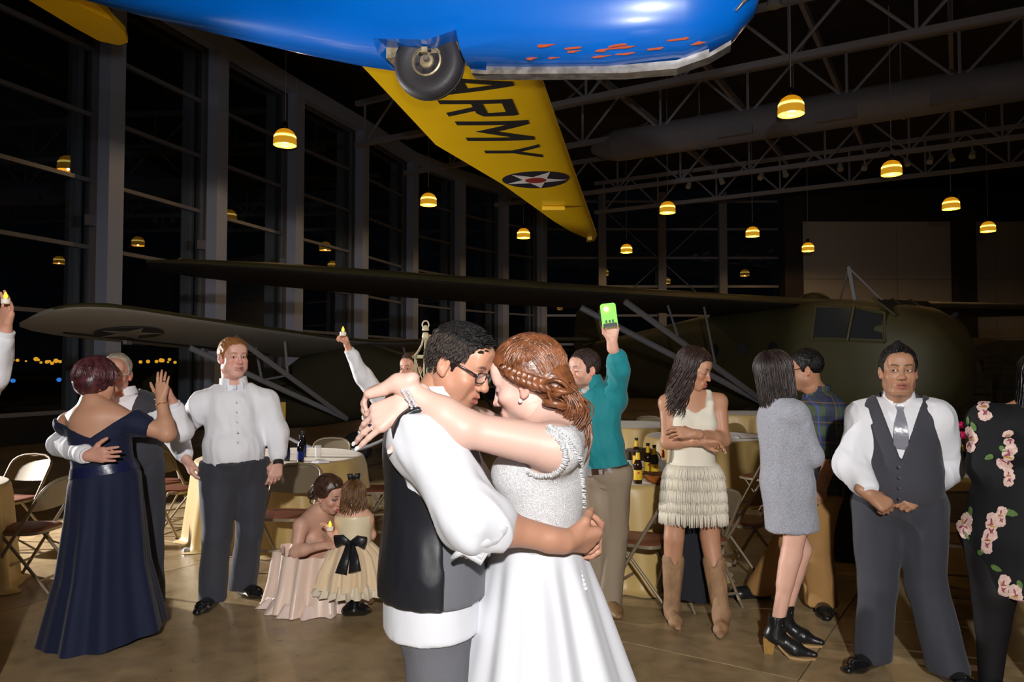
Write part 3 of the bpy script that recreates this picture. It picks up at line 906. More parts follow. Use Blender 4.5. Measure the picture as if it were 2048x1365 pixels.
def ldecal(nm, pts, m, off):
    bm = bmesh.new(); vs = [bm.verts.new((x, y, 0)) for x, y in pts]; bm.faces.new(vs)
    for k in np.arange(-1.2, .6, .06):
        bmesh.ops.bisect_plane(bm, geom=bm.verts[:] + bm.edges[:] + bm.faces[:], plane_co=(k, 0, 0), plane_no=(1, 0, 0))
    for v in bm.verts:
        c = und(v.co.x, v.co.y) - lup * off; v.co = c
    r = bmesh.ops.extrude_face_region(bm, geom=bm.faces[:])
    for v in [g for g in r['geom'] if isinstance(g, bmesh.types.BMVert)]: v.co -= lup * .003
    bmesh.ops.recalc_face_normals(bm, faces=bm.faces)
    me = bpy.data.meshes.new(nm); bm.to_mesh(me); bm.free()
    sub(nm, me, m, lwing)
ldecal('roundel_disc', disc(-.4, 4.35, .42), mat('faded insignia blue', srgb(62, 62, 70), .5), .004)
ldecal('roundel_star', star(-.4, 4.35, .4, .3), mat('faded insignia star', srgb(150, 148, 148), .5), .012)
mb = MB(); mb.tube([und(-.78, w) - lup * .006 for w in np.linspace(1.2, 5.0, 6)], .012, 6); link('aileron_gap', mb, M_ink, lp)
for w in (2.6, 4.0): link('aileron_hinge', MB().box(und(-.85, w) - lup * .03, (.05, .16, .06)), M_strutm, lp)
poly = [LPt(-4.0, 0, 1.3), LPt(-4.9, 0, .95), LPt(-5.2, 0, 1.4), LPt(-5.1, 0, 2.1), LPt(-4.7, 0, 2.25)]
link('tail_fin', MB().prism(poly, lw, .05), M_olived, lp)
for sg in (-1, 1):
    poly = [LPt(-3.9, 0, 1.25), LPt(-4.3, sg * 1.4, 1.25), LPt(-5.0, sg * 1.4, 1.25), LPt(-4.9, 0, 1.25)]
    link('tailplane', MB().prism(poly, lup, .04), M_olived, lp)
mb = MB(); mb.tube([LPt(2.35, 0, 1.1), LPt(2.5, 0, 1.1)], [.12, .05], 12); link('spinner', mb, M_steel, lp)
for sg in (-1, 1):
    mb = MB(); mb.tube([LPt(2.42, 0, 1.1), LPt(2.42, sg * .3, 1.1 + sg * .25), LPt(2.42, sg * .65, 1.1 + sg * .6)], [.03, .06, .03], 8, flat=.25, flatdir=lfw); link('propeller_blade', mb, M_dark, lp)
# ================================================================== tables, chairs and what stands about
M_cloth = mat('gold satin cloth', srgb(196, 166, 104), .42, bump=.12, bscale=6, sheen=.3)
M_chair = mat('tan chair enamel', srgb(136, 122, 100), .42, .25)
M_vinyl = mat('brown vinyl', srgb(112, 64, 44), .5, bump=.15, bscale=60)
M_tbl = mat('table board', srgb(120, 100, 80), .6)
def cloth_mesh(r, seed, h=.752):
    rg = random.Random(seed); n = 144; rings = []
    ph = [rg.uniform(0, 6.28) for _ in range(5)]
    def ring(rad, z, amp, pool=0.0):
        out = []
        for k in range(n):
            a = 2 * PI * k / n
            w = math.sin(13 * a + ph[0] + .9 * math.sin(3 * a + ph[1])) + .6 * math.sin(21 * a + ph[2]) + .5 * math.sin(5 * a + ph[3])
            R = rad + amp * w + pool * max(0, w)
            out.append((R * math.cos(a), R * math.sin(a), z))
        return out
    prof = [(.02, h, 0), (r * .5, h, 0), (r * .9, h, 0), (r - .01, h, 0), (r + .006, h - .006, .001), (r + .014, h - .03, .004)]
    for t in (.12, .25, .4, .55, .7, .85, .95):
        prof.append((r + .014 + .05 * t, h * (1 - t), .008 + .030 * t))
    prof += [(r + .085, .012, .04), (r + .12, .005, .045)]
    return MB().loft([ring(*p_) for p_ in prof], cap=True)
def table(x, y, r, label, seed, cloth_label):
    t = thing('round_table', label, 'table', (x, y, 0), 'round tables', local=True)
    link('tabletop', MB().lathe([(r - .02, .715), (r - .012, .72), (r - .012, .743), (r - .02, .746)], n=40), M_tbl, t)
    for k in range(4):
        a = PI / 4 + k * PI / 2
        mb = MB(); mb.tube([(.42 * r * math.cos(a), .42 * r * math.sin(a), .72), (.55 * r * math.cos(a), .55 * r * math.sin(a), 0)], .016, 8); link('leg', mb, M_chair, t)
    c = link('tablecloth', cloth_mesh(r, seed), M_cloth, None, smooth=True, auto=60)
    c.location = (x, y, 0); tag(c, cloth_label, 'tablecloth', 'gold tablecloths')
    return t
TA = (-2.2, 7.2); TBp = (-4.4, 5.3); TC = (.86, 6.15); TD = ((1413 - 1024) / F * 9.3, 9.3); TE = ((1935 - 1024) / F * 6.2, 6.2); TF_ = ((1268 - 1024) / F * 11.2, 11.2); TG_ = ((1500 - 1024) / F * 14, 14.0)
table(*TA, .76, 'round table with dark bottles behind the man in white shirt', 1, 'gold cloth on the table behind the crouching woman')
table(*TBp, .72, 'round table cut by the left edge of the picture', 2, 'gold cloth on the table at the left edge')
table(*TC, .76, 'round table with beer bottles beside the man in teal', 3, 'gold cloth on the table under the beer bottles')
table(*TD, .74, 'round table standing farther back behind the fringed dress', 4, 'gold cloth on the table behind the fringed dress')
table(*TE, .76, 'round table with pink flowers at the right', 5, 'gold cloth on the table with the pink flowers')
table(*TF_, .76, 'small-looking round table far back beyond the man in teal', 6, 'gold cloth on the far table beyond the man in teal')
table(*TG_, .76, 'farthest round table near the olive fuselage', 7, 'gold cloth on the farthest table near the olive fuselage')

def make_chair():
    t = thing('folding_chair', 'tan metal folding chair', 'chair', (0, 0, 0), 'tan folding chairs', local=True)
    w = .205
    def side(z): return Vector((0, -.265 + (.79 - z) * .62, z))
    pts = []
    for z in (0, .2, .43, .6, .70): pts.append(side(z) + Vector((-w, 0, 0)))
    for a in np.linspace(PI, 0, 9):
        zc = .70 + .09 * math.sin(a); pts.append(side(zc) + Vector((math.copysign(abs(math.cos(a)) ** .7, math.cos(a)) * w, 0, 0)))
    for z in (.70, .6, .43, .2, 0): pts.append(side(z) + Vector((w, 0, 0)))
    link('back_frame', MB().tube(pts, .0125, 8), M_chair, t, smooth=True, auto=60)
    for s in (-1, 1):
        mb = MB(); mb.tube([(s * (w - .022), .10, .42), (s * (w - .022), -.08, .22), (s * (w - .022), -.27, 0)], .011, 8); link('leg', mb, M_chair, t, smooth=True, auto=60)
        mb = MB(); mb.tube([(s * w, .204, .012), (s * w, .222, 0)], .016, 8); link('foot_cap', mb, M_dark, t)
    mb = MB(); mb.tube([(-w, .135, .15), (w, .135, .15)], .009, 6); link('stretcher', mb, M_chair, t)
    mb = MB(); mb.tube([(-w + .02, -.20, .085), (w - .02, -.20, .085)], .009, 6); link('stretcher', mb, M_chair, t)
    rr = []
    for x in np.linspace(-1, 1, 11):
        zt = .70 + .082 * math.sqrt(max(0, 1 - abs(x) ** 3.0)); zb = .575 - .012 * (1 - x * x); bow = -.022 * (1 - x * x)
        a, b = side(zb), side(zt)
        rr.append([Vector((x * w, a.y + bow, a.z)), Vector((x * w, b.y + bow, b.z)), Vector((x * w, b.y + bow - .004, b.z)), Vector((x * w, a.y + bow - .004, a.z))])
    link('back_panel', MB().loft(rr), M_chair, t, smooth=True, auto=50)
    mb = MB(); rr = []
    for z, e in ((.402, .0), (.424, .0), (.436, -.012), (.44, -.04)):
        ring = []
        for k in range(28):
            a = 2 * PI * k / 28
            ring.append(Vector((math.copysign(abs(math.cos(a)) ** .45, math.cos(a)) * (.188 + e), .025 + math.copysign(abs(math.sin(a)) ** .45, math.sin(a)) * (.19 + e), z)))
        rr.append(ring)
    seat = link('seat', MB().loft(rr[:2]), M_chair, t, smooth=True, auto=50)
    sub('seat_pad', MB().loft([[v * 1.0 for v in rr[1]], rr[2], rr[3]]), M_vinyl, seat, smooth=True, auto=50)
    return t
chair0 = make_chair(); _first = [True]
def chair(x, y, d, label):
    rz = math.atan2(d[1], d[0]) - PI / 2
    if _first[0]:
        o = chair0; o.location = (x, y, 0); o.rotation_euler = (0, 0, rz); _first[0] = False; o['label'] = label
    else: o = dup(chair0, (x, y, 0), rz, label)
    return o
def cx(u, y): return (u - 1024) / F * y
chair(cx(30, 6.75), 6.75, (-.15, -1), 'folding chair behind the table at the left edge, its back facing us')
chair(cx(78, 5.6), 5.55, (-1, .05), 'folding chair seen side-on right of the table at the left edge')
chair(cx(352, 7.3), 7.3, (.9, -.25), 'folding chair at the left of the bottle table, beside the dancing couple')
chair(cx(330, 7.75), 7.75, (.8, -.6), 'folding chair partly hidden behind its neighbour left of the bottle table')
chair(cx(578, 6.1), 6.08, (-.12, -1), 'folding chair turned towards us left of the crouching woman')
chair(cx(768, 7.3), 7.3, (-1, -.1), 'folding chair at the right of the bottle table, half behind the groom')
chair(cx(660, 8.35), 8.35, (.1, -1), 'folding chair behind the bottle table, only its top showing')
chair(cx(1282, 5.3), 5.18, (-.85, .6), 'folding chair tucked side-on beside the man in teal')
chair(cx(1486, 5.8), 5.8, (-.72, .75), 'folding chair right of the fringed dress')
chair(cx(1288, 7.25), 7.25, (.05, -1), 'folding chair across the table behind the beer bottles')
chair(cx(1384, 5.3), 5.22, (-.3, .9), 'folding chair with a dark jacket behind the fringed dress')
chair(cx(1906, 5.2), 5.15, (.35, .95), 'folding chair between the man with the silver tie and the floral dress')
chair(cx(1690, 6.5), 6.5, (.6, .8), 'folding chair with a black coat behind the plaid shirt')
chair(cx(1512, 8.3), 8.1, (-.6, .9), 'folding chair by the farther table behind the woman in grey')
chair(cx(1300, 12.2), 12.2, (-.1, -1), 'far folding chair at the table beyond the man in teal')

# dark jacket and coat hung on chair backs
def draped(name, label, cat, u, y, top, bottom, w, m, seed):
    rg = random.Random(seed); x = cx(u, y); rr = []
    for i in range(10):
        t = i / 9; z = top + (bottom - top) * t; ring = []
        for k in range(24):
            a = 2 * PI * k / 24
            ring.append(Vector((x + math.cos(a) * w * (.85 + .3 * t + .08 * math.sin(3 * a + 4 * t + seed)), y + math.sin(a) * (.05 + .07 * t) * (1 + .2 * math.sin(5 * a + seed)), z + .02 * math.sin(2 * a + seed) * t)))
        rr.append(ring)
    o = link(name, MB().loft(rr), m, None, smooth=True, auto=60)
    return tag(o, label, cat)
M_coat = mat('dark wool', srgb(18, 20, 30), .85, bump=.3, bscale=40)
draped('jacket', 'dark navy jacket hung on the chair behind the fringed dress', 'jacket', 1374, 5.0, .66, .10, .15, M_coat, 1)
draped('coat', 'black coat hung on a chair back between plaid shirt and waistcoat', 'coat', 1692, 6.28, .82, .03, .17, mat('black wool', (.008, .008, .009), .9), 2)

# bottles, glasses, bowl, flowers
M_bglass = mat('brown bottle glass', srgb(40, 20, 8), .08, coat=.5); M_kglass = mat('black bottle glass', (.006, .006, .01), .06, coat=.6)
M_ylab = mat('yellow label', srgb(226, 184, 30), .5); M_blab = mat('blue label', srgb(22, 50, 150), .4); M_redp = mat('red print', srgb(190, 60, 30), .5)
M_clear = mat('clear glass', (.9, .9, .9), .03, alpha=.25, spec=.8)
def bottle(x, y, label, kind='beer'):
    t = thing('beer_bottle', label, 'bottle', (x, y, .754), 'bottles on the tables', local=True)
    g = M_bglass if kind == 'beer' else M_kglass; lb = M_ylab if kind == 'beer' else M_blab
    link('glass_body', MB().lathe([(.026, 0), (.031, .004), (.031, .13), (.028, .15), (.017, .178), (.0135, .20), (.013, .232), (.0148, .234), (.0148, .24)], n=16), g, t, smooth=True, auto=50)
    l_ = link('label', MB().lathe([(.0316, .03), (.0318, .031), (.0318, .10), (.0316, .101)], n=16, cap=False), lb, t, smooth=True)
    if kind == 'beer': sub('label_crest', MB().box((0, -.0325, .082), (.016, .003, .014)), M_redp, l_)
    if kind == 'beer': link('neck_foil', MB().lathe([(.0185, .175), (.0152, .195), (.0142, .225), (.0140, .226)], n=16, cap=False), lb, t, smooth=True)
    link('cap', MB().lathe([(.0158, .234), (.0158, .243), (.013, .247)], n=14), M_dark, t)
    return t
for u, v, lab in ((1276, 968, 'brown beer bottle with yellow label nearest on the table beside the man in teal'), (1296, 950, 'brown beer bottle in the middle of the three beside the fringed dress'), (1309, 955, 'brown beer bottle closest to the fringed dress'), (1273, 935, 'brown beer bottle standing behind the nearest one by the man in teal'),
                  (1926, 946, 'brown beer bottle on the flower table, left one'), (1941, 950, 'brown beer bottle on the flower table, right one')):
    q = H(u, v, .754); bottle(q.x, q.y, lab)
for u, v, lab in ((601, 926, 'black bottle with blue label at the centre of the table behind the crouching woman'), (573, 922, 'black bottle with blue label close to the hand of the man in white shirt'), (606, 914, 'black bottle behind another black bottle with blue label')):
    q = H(u, v, .754); bottle(q.x, q.y, lab, 'dark')
def tumbler(u, v, label):
    q = H(u, v, .754); t = tag(link('drinking_glass', MB().lathe([(.027, 0), (.034, .11), (.0325, .11), (.026, .006)], q, 16), M_clear, None, smooth=True, auto=50), label, 'glass', 'drinking glasses'); return t
tumbler(636, 915, 'clear drinking glass on the table behind the crouching woman'); tumbler(1325, 948, 'clear drinking glass beside the fringed dress')
q = H(1326, 940, .754)
t = thing('sauce_bottle', 'small bottle with an orange-red cap beside the fringed dress', 'bottle', q, local=True)
link('bottle_body', MB().lathe([(.022, 0), (.024, .06), (.018, .09), (.012, .1)], n=14), M_clear, t, smooth=True); link('cap', MB().lathe([(.014, .1), (.013, .15), (.006, .165)], n=12), mat('orange red cap', srgb(226, 74, 24), .4), t, smooth=True)
q = H(1316, 968, .754)
t = thing('wooden_bowl', 'amber wooden bowl on the table beside the fringed dress', 'bowl', q, local=True)
link('bowl_body', MB().lathe([(.04, 0), (.08, .02), (.105, .05), (.112, .068), (.104, .066), (.07, .022), (.02, .012)], n=28), mat('amber wood', srgb(150, 84, 28), .35, var=.25, vscale=30), t, smooth=True, auto=50)
link('bowl_rim', MB().lathe([(.112, .066), (.115, .070), (.110, .073), (.105, .068)], n=28), mat('dark wood rim', srgb(96, 52, 20), .4), t, smooth=True)
t = tag(link('napkin', MB().loft([[H(640, 926, .757) + Vector((x * s_, y * s_, z)) for x, y in ((-.07, -.03), (.0, -.05), (.09, -.02), (.06, .04), (-.05, .05))] for s_, z in ((1, 0), (.9, .015), (.4, .03))]), mat('white paper', (.75, .75, .76), .8), None), 'crumpled white napkin on the table behind the crouching woman', 'napkin')
t = tag(link('napkin', MB().loft([[H(1468, 877, .757) + Vector((x * s_, y * s_, z)) for x, y in ((-.07, -.05), (.05, -.06), (.09, .02), (.0, .06), (-.08, .03))] for s_, z in ((1, 0), (.85, .02), (.4, .035))]), mat('white paper', (.75, .75, .76), .8), None), 'crumpled white napkin on the far table right of the fringed dress', 'napkin')
q = Vector((TE[0] - .05, TE[1] - .1, .754))
q = H(1908, 925, .754)
t = thing('flower_vase', 'white vase of hot pink flowers on the right-hand table', 'vase', q, local=True)
link('vase_body', MB().lathe([(.03, 0), (.035, .1), (.028, .2), (.034, .27), (.03, .27), (.024, .2)], n=16), mat('white ceramic', srgb(210, 200, 180), .3), t, smooth=True)
M_pinkf = mat('hot pink petal', srgb(222, 20, 96), .6)
for k, (dx, dz, r_) in enumerate(((.018, .335, .042), (.075, .245, .046), (-.03, .32, .03))):
    c = Vector((dx, -.05, dz)); st = MB(); st.tube([(0, 0, .24), (dx * .6, -.03, dz - .05), c], .004, 5); link('stem', st, mat('stem green', srgb(50, 90, 40), .6), t)
    core = link('blossom', MB().lathe([(.004, -r_ * .7), (r_ * .55, -r_ * .5), (r_ * .7, 0), (r_ * .5, r_ * .5), (.004, r_ * .6)], c, 10), M_pinkf, t, smooth=True)
    for j in range(9):
        a = 2 * PI * j / 9 + k; b = (-.5, .1, .6)[j % 3]
        d = Vector((math.cos(a) * math.cos(b), math.sin(a) * math.cos(b), math.sin(b)))
        mb = MB(); mb.tube([c + d * r_ * .4, c + d * r_ * .8, c + d * r_ * 1.05], [r_ * .3, r_ * .45, r_ * .2], 6); sub('petal', mb, M_pinkf, core, smooth=True)
# tall clear cylinder and paper cup by the wall of tables
t = tag(link('paper_scrap', MB().lathe([(.012, 0), (.03, .012), (.026, .035), (.008, .045)], G(372, 1106), 7), mat('crumpled foil', srgb(200, 205, 215), .3), None), 'crumpled white scrap lying on the floor left of the man in white shirt', 'litter')
q = Vector((cx(566, 7.35), 7.35, .754))
t = thing('table_stand', 'tall amber card stand beside the elbow of the man in white shirt', 'sign', q, local=True)
link('base', MB().lathe([(.05, 0), (.05, .008), (.01, .016)], n=16), M_strutm, t); link('rod', MB().lathe([(.006, .012), (.006, .36)], n=8), M_strutm, t)
link('card', MB().box((0, 0, .42), (.065, .012, .17)), mat('amber card', srgb(150, 120, 40), .6), t)

# rope barrier before the aeroplane
M_rope = mat('grey rope', srgb(120, 118, 120), .8, bump=.4, bscale=80)
def stanchion(u, y, label):
    x = cx(u, y); t = thing('stanchion', label, 'post', (x, y, 0), 'rope barrier posts', local=True)
    link('base', MB().lathe([(.16, 0), (.16, .012), (.05, .03), (.02, .035)], n=20), M_strutm, t, smooth=True, auto=40)
    link('post', MB().lathe([(.02, .03), (.02, .92), (.03, .93), (.03, .97), (.01, .99)], n=12), M_strutm, t, smooth=True, auto=40)
    return Vector((x, y, .88))
a_ = stanchion(545, 9.2, 'rope barrier post hidden behind the man in white shirt'); b_ = stanchion(808, 9.0, 'rope barrier post hidden behind the groom')
pts = [a_.lerp(b_, t) - Vector((0, 0, .30 * 4 * t * (1 - t))) for t in np.linspace(0, 1, 17)]
mb = MB(); mb.tube(pts, .022, 8); tag(link('barrier_rope', mb, M_rope, None, smooth=True), 'grey barrier rope sagging behind the bottle table', 'rope')

# olive field display in the dark at the right
M_canvas = mat('tan canvas', srgb(112, 98, 72), .9, bump=.3, bscale=5, var=.2, vscale=2); M_crate = mat('crate wood', srgb(74, 68, 50), .8, var=.2, vscale=4)
def crate(u, v0, v1, y, w, dpt, label):
    pl_, ph_ = P(u, v1, y), P(u, v0, y); h = ph_.z - pl_.z
    t = thing('crate', label, 'crate', (pl_.x, y + dpt / 2, pl_.z), 'olive field crates', local=True)
    n = max(2, int(h / .14))
    for k in range(n):
        for yy in (-dpt / 2, dpt / 2):
            link('slat', MB().box((0, yy, h * (k + .5) / n), (w, .025, h / n - .012)), M_crate, t)
        for xx in (-w / 2, w / 2):
            link('slat', MB().box((xx, 0, h * (k + .5) / n), (.025, dpt, h / n - .012)), M_crate, t)
    link('lid', MB().box((0, 0, h + .0), (w + .05, dpt + .05, .03)), M_crate, t)
    for s in (-1, 1): link('cleat', MB().box((s * w * .38, -dpt / 2 - .02, h / 2), (.09, .025, h)), M_crate, t)
gz = 735 + 1.6 * F / 19
crate(1955, 792, gz, 19, .78, .8, 'low wooden crate in the dark display left of the floral dress')
crate(1955, 745, 789, 19.05, .74, .7, 'wooden crate stacked on another in the dark display')
crate(2024, 780, gz, 19, .72, .8, 'wooden crate near the right edge in the dark display')
crate(2024, 712, 778, 19.1, .62, .6, 'tall upper crate near the right edge in the dark display')
tent = thing('canvas_tent', 'tan canvas tent at the dark right edge behind the crates', 'tent', (cx(2040, 22), 22, 0))
xa, xb = cx(1930, 22), cx(2200, 22)
link('canvas', MB().loft([[Vector((x, 21.2, 0)), Vector((x, 21.2, 1.5 + .1 * math.sin(x * 3))), Vector((x, 22.3, 2.45 + .05 * math.sin(x * 2))), Vector((x, 23.4, 1.5)), Vector((x, 23.4, 0))] for x in np.linspace(xa, xb, 12)]), M_canvas, tent, smooth=True, auto=40)
for x in (xa, xb): strut('tent_pole', (x, 22.3, 0), (x, 22.3, 2.6), .03, M_crate, tent)
link('amber_glow_patch', MB().loft([[H(1888, 790, .0) * 0 + P(u_, v_, 15) for u_, v_ in ((1884, 780), (1922, 780), (1918, 762), (1900, 772))], [P(u_, v_, 15.3) for u_, v_ in ((1884, 780), (1922, 780), (1918, 762), (1900, 772))]]), mat('painted amber glow', srgb(150, 110, 30), .6), cg)  # made-up solid for an amber floor patch, lamp glow put into its colour
# ================================================================== bodies: smooth distance fields meshed into one surface
f32 = np.float32
def A3(v): return np.array([v[0], v[1], v[2]], dtype=np.float64)

def pc(a, b, ra, rb=None, k=0.02, sq=None, op='u'):
    """round cone from a to b; sq = (direction, ratio) flattens it along a direction"""
    rb = ra if rb is None else rb
    return ('c', A3(a), A3(b), float(ra), float(rb), float(k), (A3(sq[0]) / max(1e-9, np.linalg.norm(A3(sq[0]))), sq[1]) if sq else None, op)
def pe(c, r, R=None, k=0.02, op='u'):
    """ellipsoid; R columns are its axes"""
    if R is None: R = np.eye(3)
    elif not isinstance(R, np.ndarray): R = np.array([A3(x) for x in R]).T
    return ('e', A3(c), A3(r), R, float(k), op)
def pf(fn, op='i', k=0.0):
    return ('f', fn, op, float(k))

def _smin(a, b, k):
    if k <= 0: return np.minimum(a, b)
    h = np.clip(0.5 + 0.5 * (b - a) / k, 0, 1)
    return b + (a - b) * h - k * h * (1 - h)

def _bounds(prims):
    lo = np.full(3, 1e9); hi = np.full(3, -1e9)
    for q in prims:
        if q[0] == 'c' and q[7] == 'u':
            m = max(q[3], q[4]) * (max(1, q[6][1]) if q[6] else 1)
            lo = np.minimum(lo, np.minimum(q[1], q[2]) - m); hi = np.maximum(hi, np.maximum(q[1], q[2]) + m)
        elif q[0] == 'e' and q[5] == 'u':
            e = np.sqrt(((q[3] * q[2]) ** 2).sum(axis=1))
            lo = np.minimum(lo, q[1] - e); hi = np.maximum(hi, q[1] + e)
    return lo, hi

def sdf_mesh(prims, h, lo=None, hi=None, pad=0.02):
    l, u = _bounds(prims)
    lo = l - pad if lo is None else np.maximum(A3(lo), l - pad)
    hi = u + pad if hi is None else np.minimum(A3(hi), u + pad)
    n = np.maximum(4, np.ceil((hi - lo) / h).astype(int) + 1)
    ax = [(lo[i] + h * np.arange(n[i])).astype(f32) for i in range(3)]
    Fd = np.full(tuple(n), 0.15, dtype=f32)
    for q in prims:
        if q[0] == 'f':
            X, Y, Z = ax[0][:, None, None], ax[1][None, :, None], ax[2][None, None, :]
            d = q[1](X, Y, Z)
            if q[2] == 'i': Fd = np.maximum(Fd, d) if q[3] <= 0 else -_smin(-Fd, -d, q[3])
            elif q[2] == 's': Fd = np.maximum(Fd, -d) if q[3] <= 0 else -_smin(-Fd, d, q[3])
            elif q[2] == 'd': Fd = Fd + d
            else: Fd = _smin(Fd, d, q[3])
            Fd = np.array(np.broadcast_to(Fd, tuple(n)), dtype=f32)
            continue
        if q[0] == 'c':
            _, a, b, ra, rb, k, sq, op = q
            m = max(ra, rb) * (max(1, sq[1]) if sq else 1) + k + 2.5 * h
            bl, bh = np.minimum(a, b) - m, np.maximum(a, b) + m
        else:
            _, c, r, R, k, op = q
            e = np.sqrt(((R * r) ** 2).sum(axis=1)) + k + 2.5 * h
            bl, bh = c - e, c + e
        i0 = np.clip(np.floor((bl - lo) / h).astype(int), 0, n); i1 = np.clip(np.ceil((bh - lo) / h).astype(int) + 1, 0, n)
        if np.any(i1 <= i0): continue
        s = tuple(slice(i0[i], i1[i]) for i in range(3))
        X, Y, Z = ax[0][s[0]][:, None, None], ax[1][s[1]][None, :, None], ax[2][s[2]][None, None, :]
        if q[0] == 'c':
            ab = b - a; L2 = max(float(ab @ ab), 1e-12)
            px, py, pz = X - f32(a[0]), Y - f32(a[1]), Z - f32(a[2])
            t = np.clip((px * f32(ab[0]) + py * f32(ab[1]) + pz * f32(ab[2])) / f32(L2), 0, 1)
            dx, dy, dz = px - t * f32(ab[0]), py - t * f32(ab[1]), pz - t * f32(ab[2])
            d2 = dx * dx + dy * dy + dz * dz
            sc = 1.0
            if sq:
                c_ = dx * f32(sq[0][0]) + dy * f32(sq[0][1]) + dz * f32(sq[0][2])
                d2 = d2 + c_ * c_ * f32(1 / sq[1] ** 2 - 1)
                sc = min(1.0, sq[1]) ** 0.5
            d = (np.sqrt(np.maximum(d2, 0)) - (f32(ra) + t * f32(rb - ra))) * f32(sc)
        else:
            px, py, pz = X - f32(c[0]), Y - f32(c[1]), Z - f32(c[2])
            qs = [(px * f32(R[0, i]) + py * f32(R[1, i]) + pz * f32(R[2, i])) / f32(r[i]) for i in range(3)]
            k0 = np.sqrt(qs[0] ** 2 + qs[1] ** 2 + qs[2] ** 2)
            k1 = np.sqrt((qs[0] / f32(r[0])) ** 2 + (qs[1] / f32(r[1])) ** 2 + (qs[2] / f32(r[2])) ** 2)
            d = k0 * (k0 - 1) / np.maximum(k1, 1e-6)
        if op == 'u': Fd[s] = _smin(Fd[s], d, k)
        else: Fd[s] = -_smin(-Fd[s], d, k)
    for i in range(3):
        sl = [slice(None)] * 3
        sl[i] = 0; Fd[tuple(sl)] = np.maximum(Fd[tuple(sl)], 0.01); sl[i] = -1; Fd[tuple(sl)] = np.maximum(Fd[tuple(sl)], 0.01)
    return nets(Fd, lo, h)

def nets(Fd, lo, h):
    S = Fd < 0
    c = np.zeros(tuple(d - 1 for d in Fd.shape), dtype=np.int8)
    for i in (0, 1):
        for j in (0, 1):
            for k in (0, 1):
                c += S[i:S.shape[0] - 1 + i, j:S.shape[1] - 1 + j, k:S.shape[2] - 1 + k]
    mask = (c > 0) & (c < 8)
    ii = np.argwhere(mask)
    if len(ii) == 0: return np.zeros((0, 3)), np.zeros((0, 4), int)
    idx = np.full(mask.shape, -1, dtype=np.int32); idx[mask] = np.arange(len(ii))
    cor = {}
    for i in (0, 1):
        for j in (0, 1):
            for k in (0, 1):
                cor[(i, j, k)] = Fd[ii[:, 0] + i, ii[:, 1] + j, ii[:, 2] + k]
    pos = np.zeros((len(ii), 3)); cnt = np.zeros(len(ii))
    for a in cor:
        for axis in range(3):
            if a[axis] == 0:
                b = list(a); b[axis] = 1; b = tuple(b)
                fa, fb = cor[a], cor[b]
                cr = (fa < 0) != (fb < 0)
                den = np.where(cr, fa - fb, 1)
                t = np.where(cr, fa / den, 0)
                for m in range(3):
                    pos[:, m] += np.where(cr, a[m] + (t if m == axis else 0), 0)
                cnt += cr
    V = (ii + pos / cnt[:, None]) * h + lo
    faces = []
    for axis in range(3):
        u, v = (axis + 1) % 3, (axis + 2) % 3
        s0 = [slice(None)] * 3; s1 = [slice(None)] * 3
        s0[axis] = slice(0, -1); s1[axis] = slice(1, None)
        A, B = S[tuple(s0)], S[tuple(s1)]
        ch = A != B
        e = np.argwhere(ch)
        e = e[(e[:, u] > 0) & (e[:, v] > 0) & (e[:, u] < Fd.shape[u] - 1) & (e[:, v] < Fd.shape[v] - 1)]
        if len(e) == 0: continue
        ins = A[e[:, 0], e[:, 1], e[:, 2]]
        du = np.zeros(3, int); du[u] = 1; dv = np.zeros(3, int); dv[v] = 1
        g = lambda o: idx[o[:, 0], o[:, 1], o[:, 2]]
        q = np.stack([g(e - du - dv), g(e - dv), g(e), g(e - du)], axis=1)
        q[~ins] = q[~ins][:, ::-1]
        faces.append(q)
    Fq = np.concatenate(faces)
    return V, Fq

def normals(V, Fq):
    n = np.cross(V[Fq[:, 2]] - V[Fq[:, 0]], V[Fq[:, 3]] - V[Fq[:, 1]])
    N = np.zeros_like(V)
    for k in range(4): np.add.at(N, Fq[:, k], n)
    return N / np.maximum(np.linalg.norm(N, axis=1, keepdims=True), 1e-12)

def relax(V, Fq, it=1, lam=0.5):
    for _ in range(it):
        S = np.zeros_like(V); c = np.zeros(len(V))
        for a, b in ((0, 1), (1, 2), (2, 3), (3, 0)):
            np.add.at(S, Fq[:, a], V[Fq[:, b]]); np.add.at(S, Fq[:, b], V[Fq[:, a]])
            np.add.at(c, Fq[:, a], 1); np.add.at(c, Fq[:, b], 1)
        V = V + lam * (S / np.maximum(c, 1)[:, None] - V)
    return V

def _hash(i, j, k):
    n = (i * 73856093) ^ (j * 19349663) ^ (k * 83492791)
    n = (n ^ (n >> 13)) * 1274126177
    return ((n ^ (n >> 16)) & 0xffff) / 65535.0
def vnoise(Pn):
    Pi = np.floor(Pn).astype(np.int64); f = Pn - Pi; f = f * f * (3 - 2 * f)
    out = 0
    for a in (0, 1):
        for b in (0, 1):
            for c in (0, 1):
                w = (f[:, 0] if a else 1 - f[:, 0]) * (f[:, 1] if b else 1 - f[:, 1]) * (f[:, 2] if c else 1 - f[:, 2])
                out = out + w * _hash(Pi[:, 0] + a, Pi[:, 1] + b, Pi[:, 2] + c)
    return out * 2 - 1
def fbm(Pn, o=3):
    s = 0; a = 1
    for i in range(o):
        s = s + a * vnoise(Pn * 2 ** i + 17.3 * i); a *= 0.5
    return s
def folds(V, Fq, amp, scale, direction=(0, 0, 1), squash=0.35, seed=0.0, sharp=True):
    """cloth folds: ridged noise stretched across a direction"""
    d = A3(direction); d = d / np.linalg.norm(d)
    Q = V - (V @ d)[:, None] * d * (1 - squash)
    n = fbm(Q * scale + seed, 3)
    if sharp: n = 1 - np.abs(n) * 1.6
    N = normals(V, Fq)
    return V + N * (n * amp)[:, None]

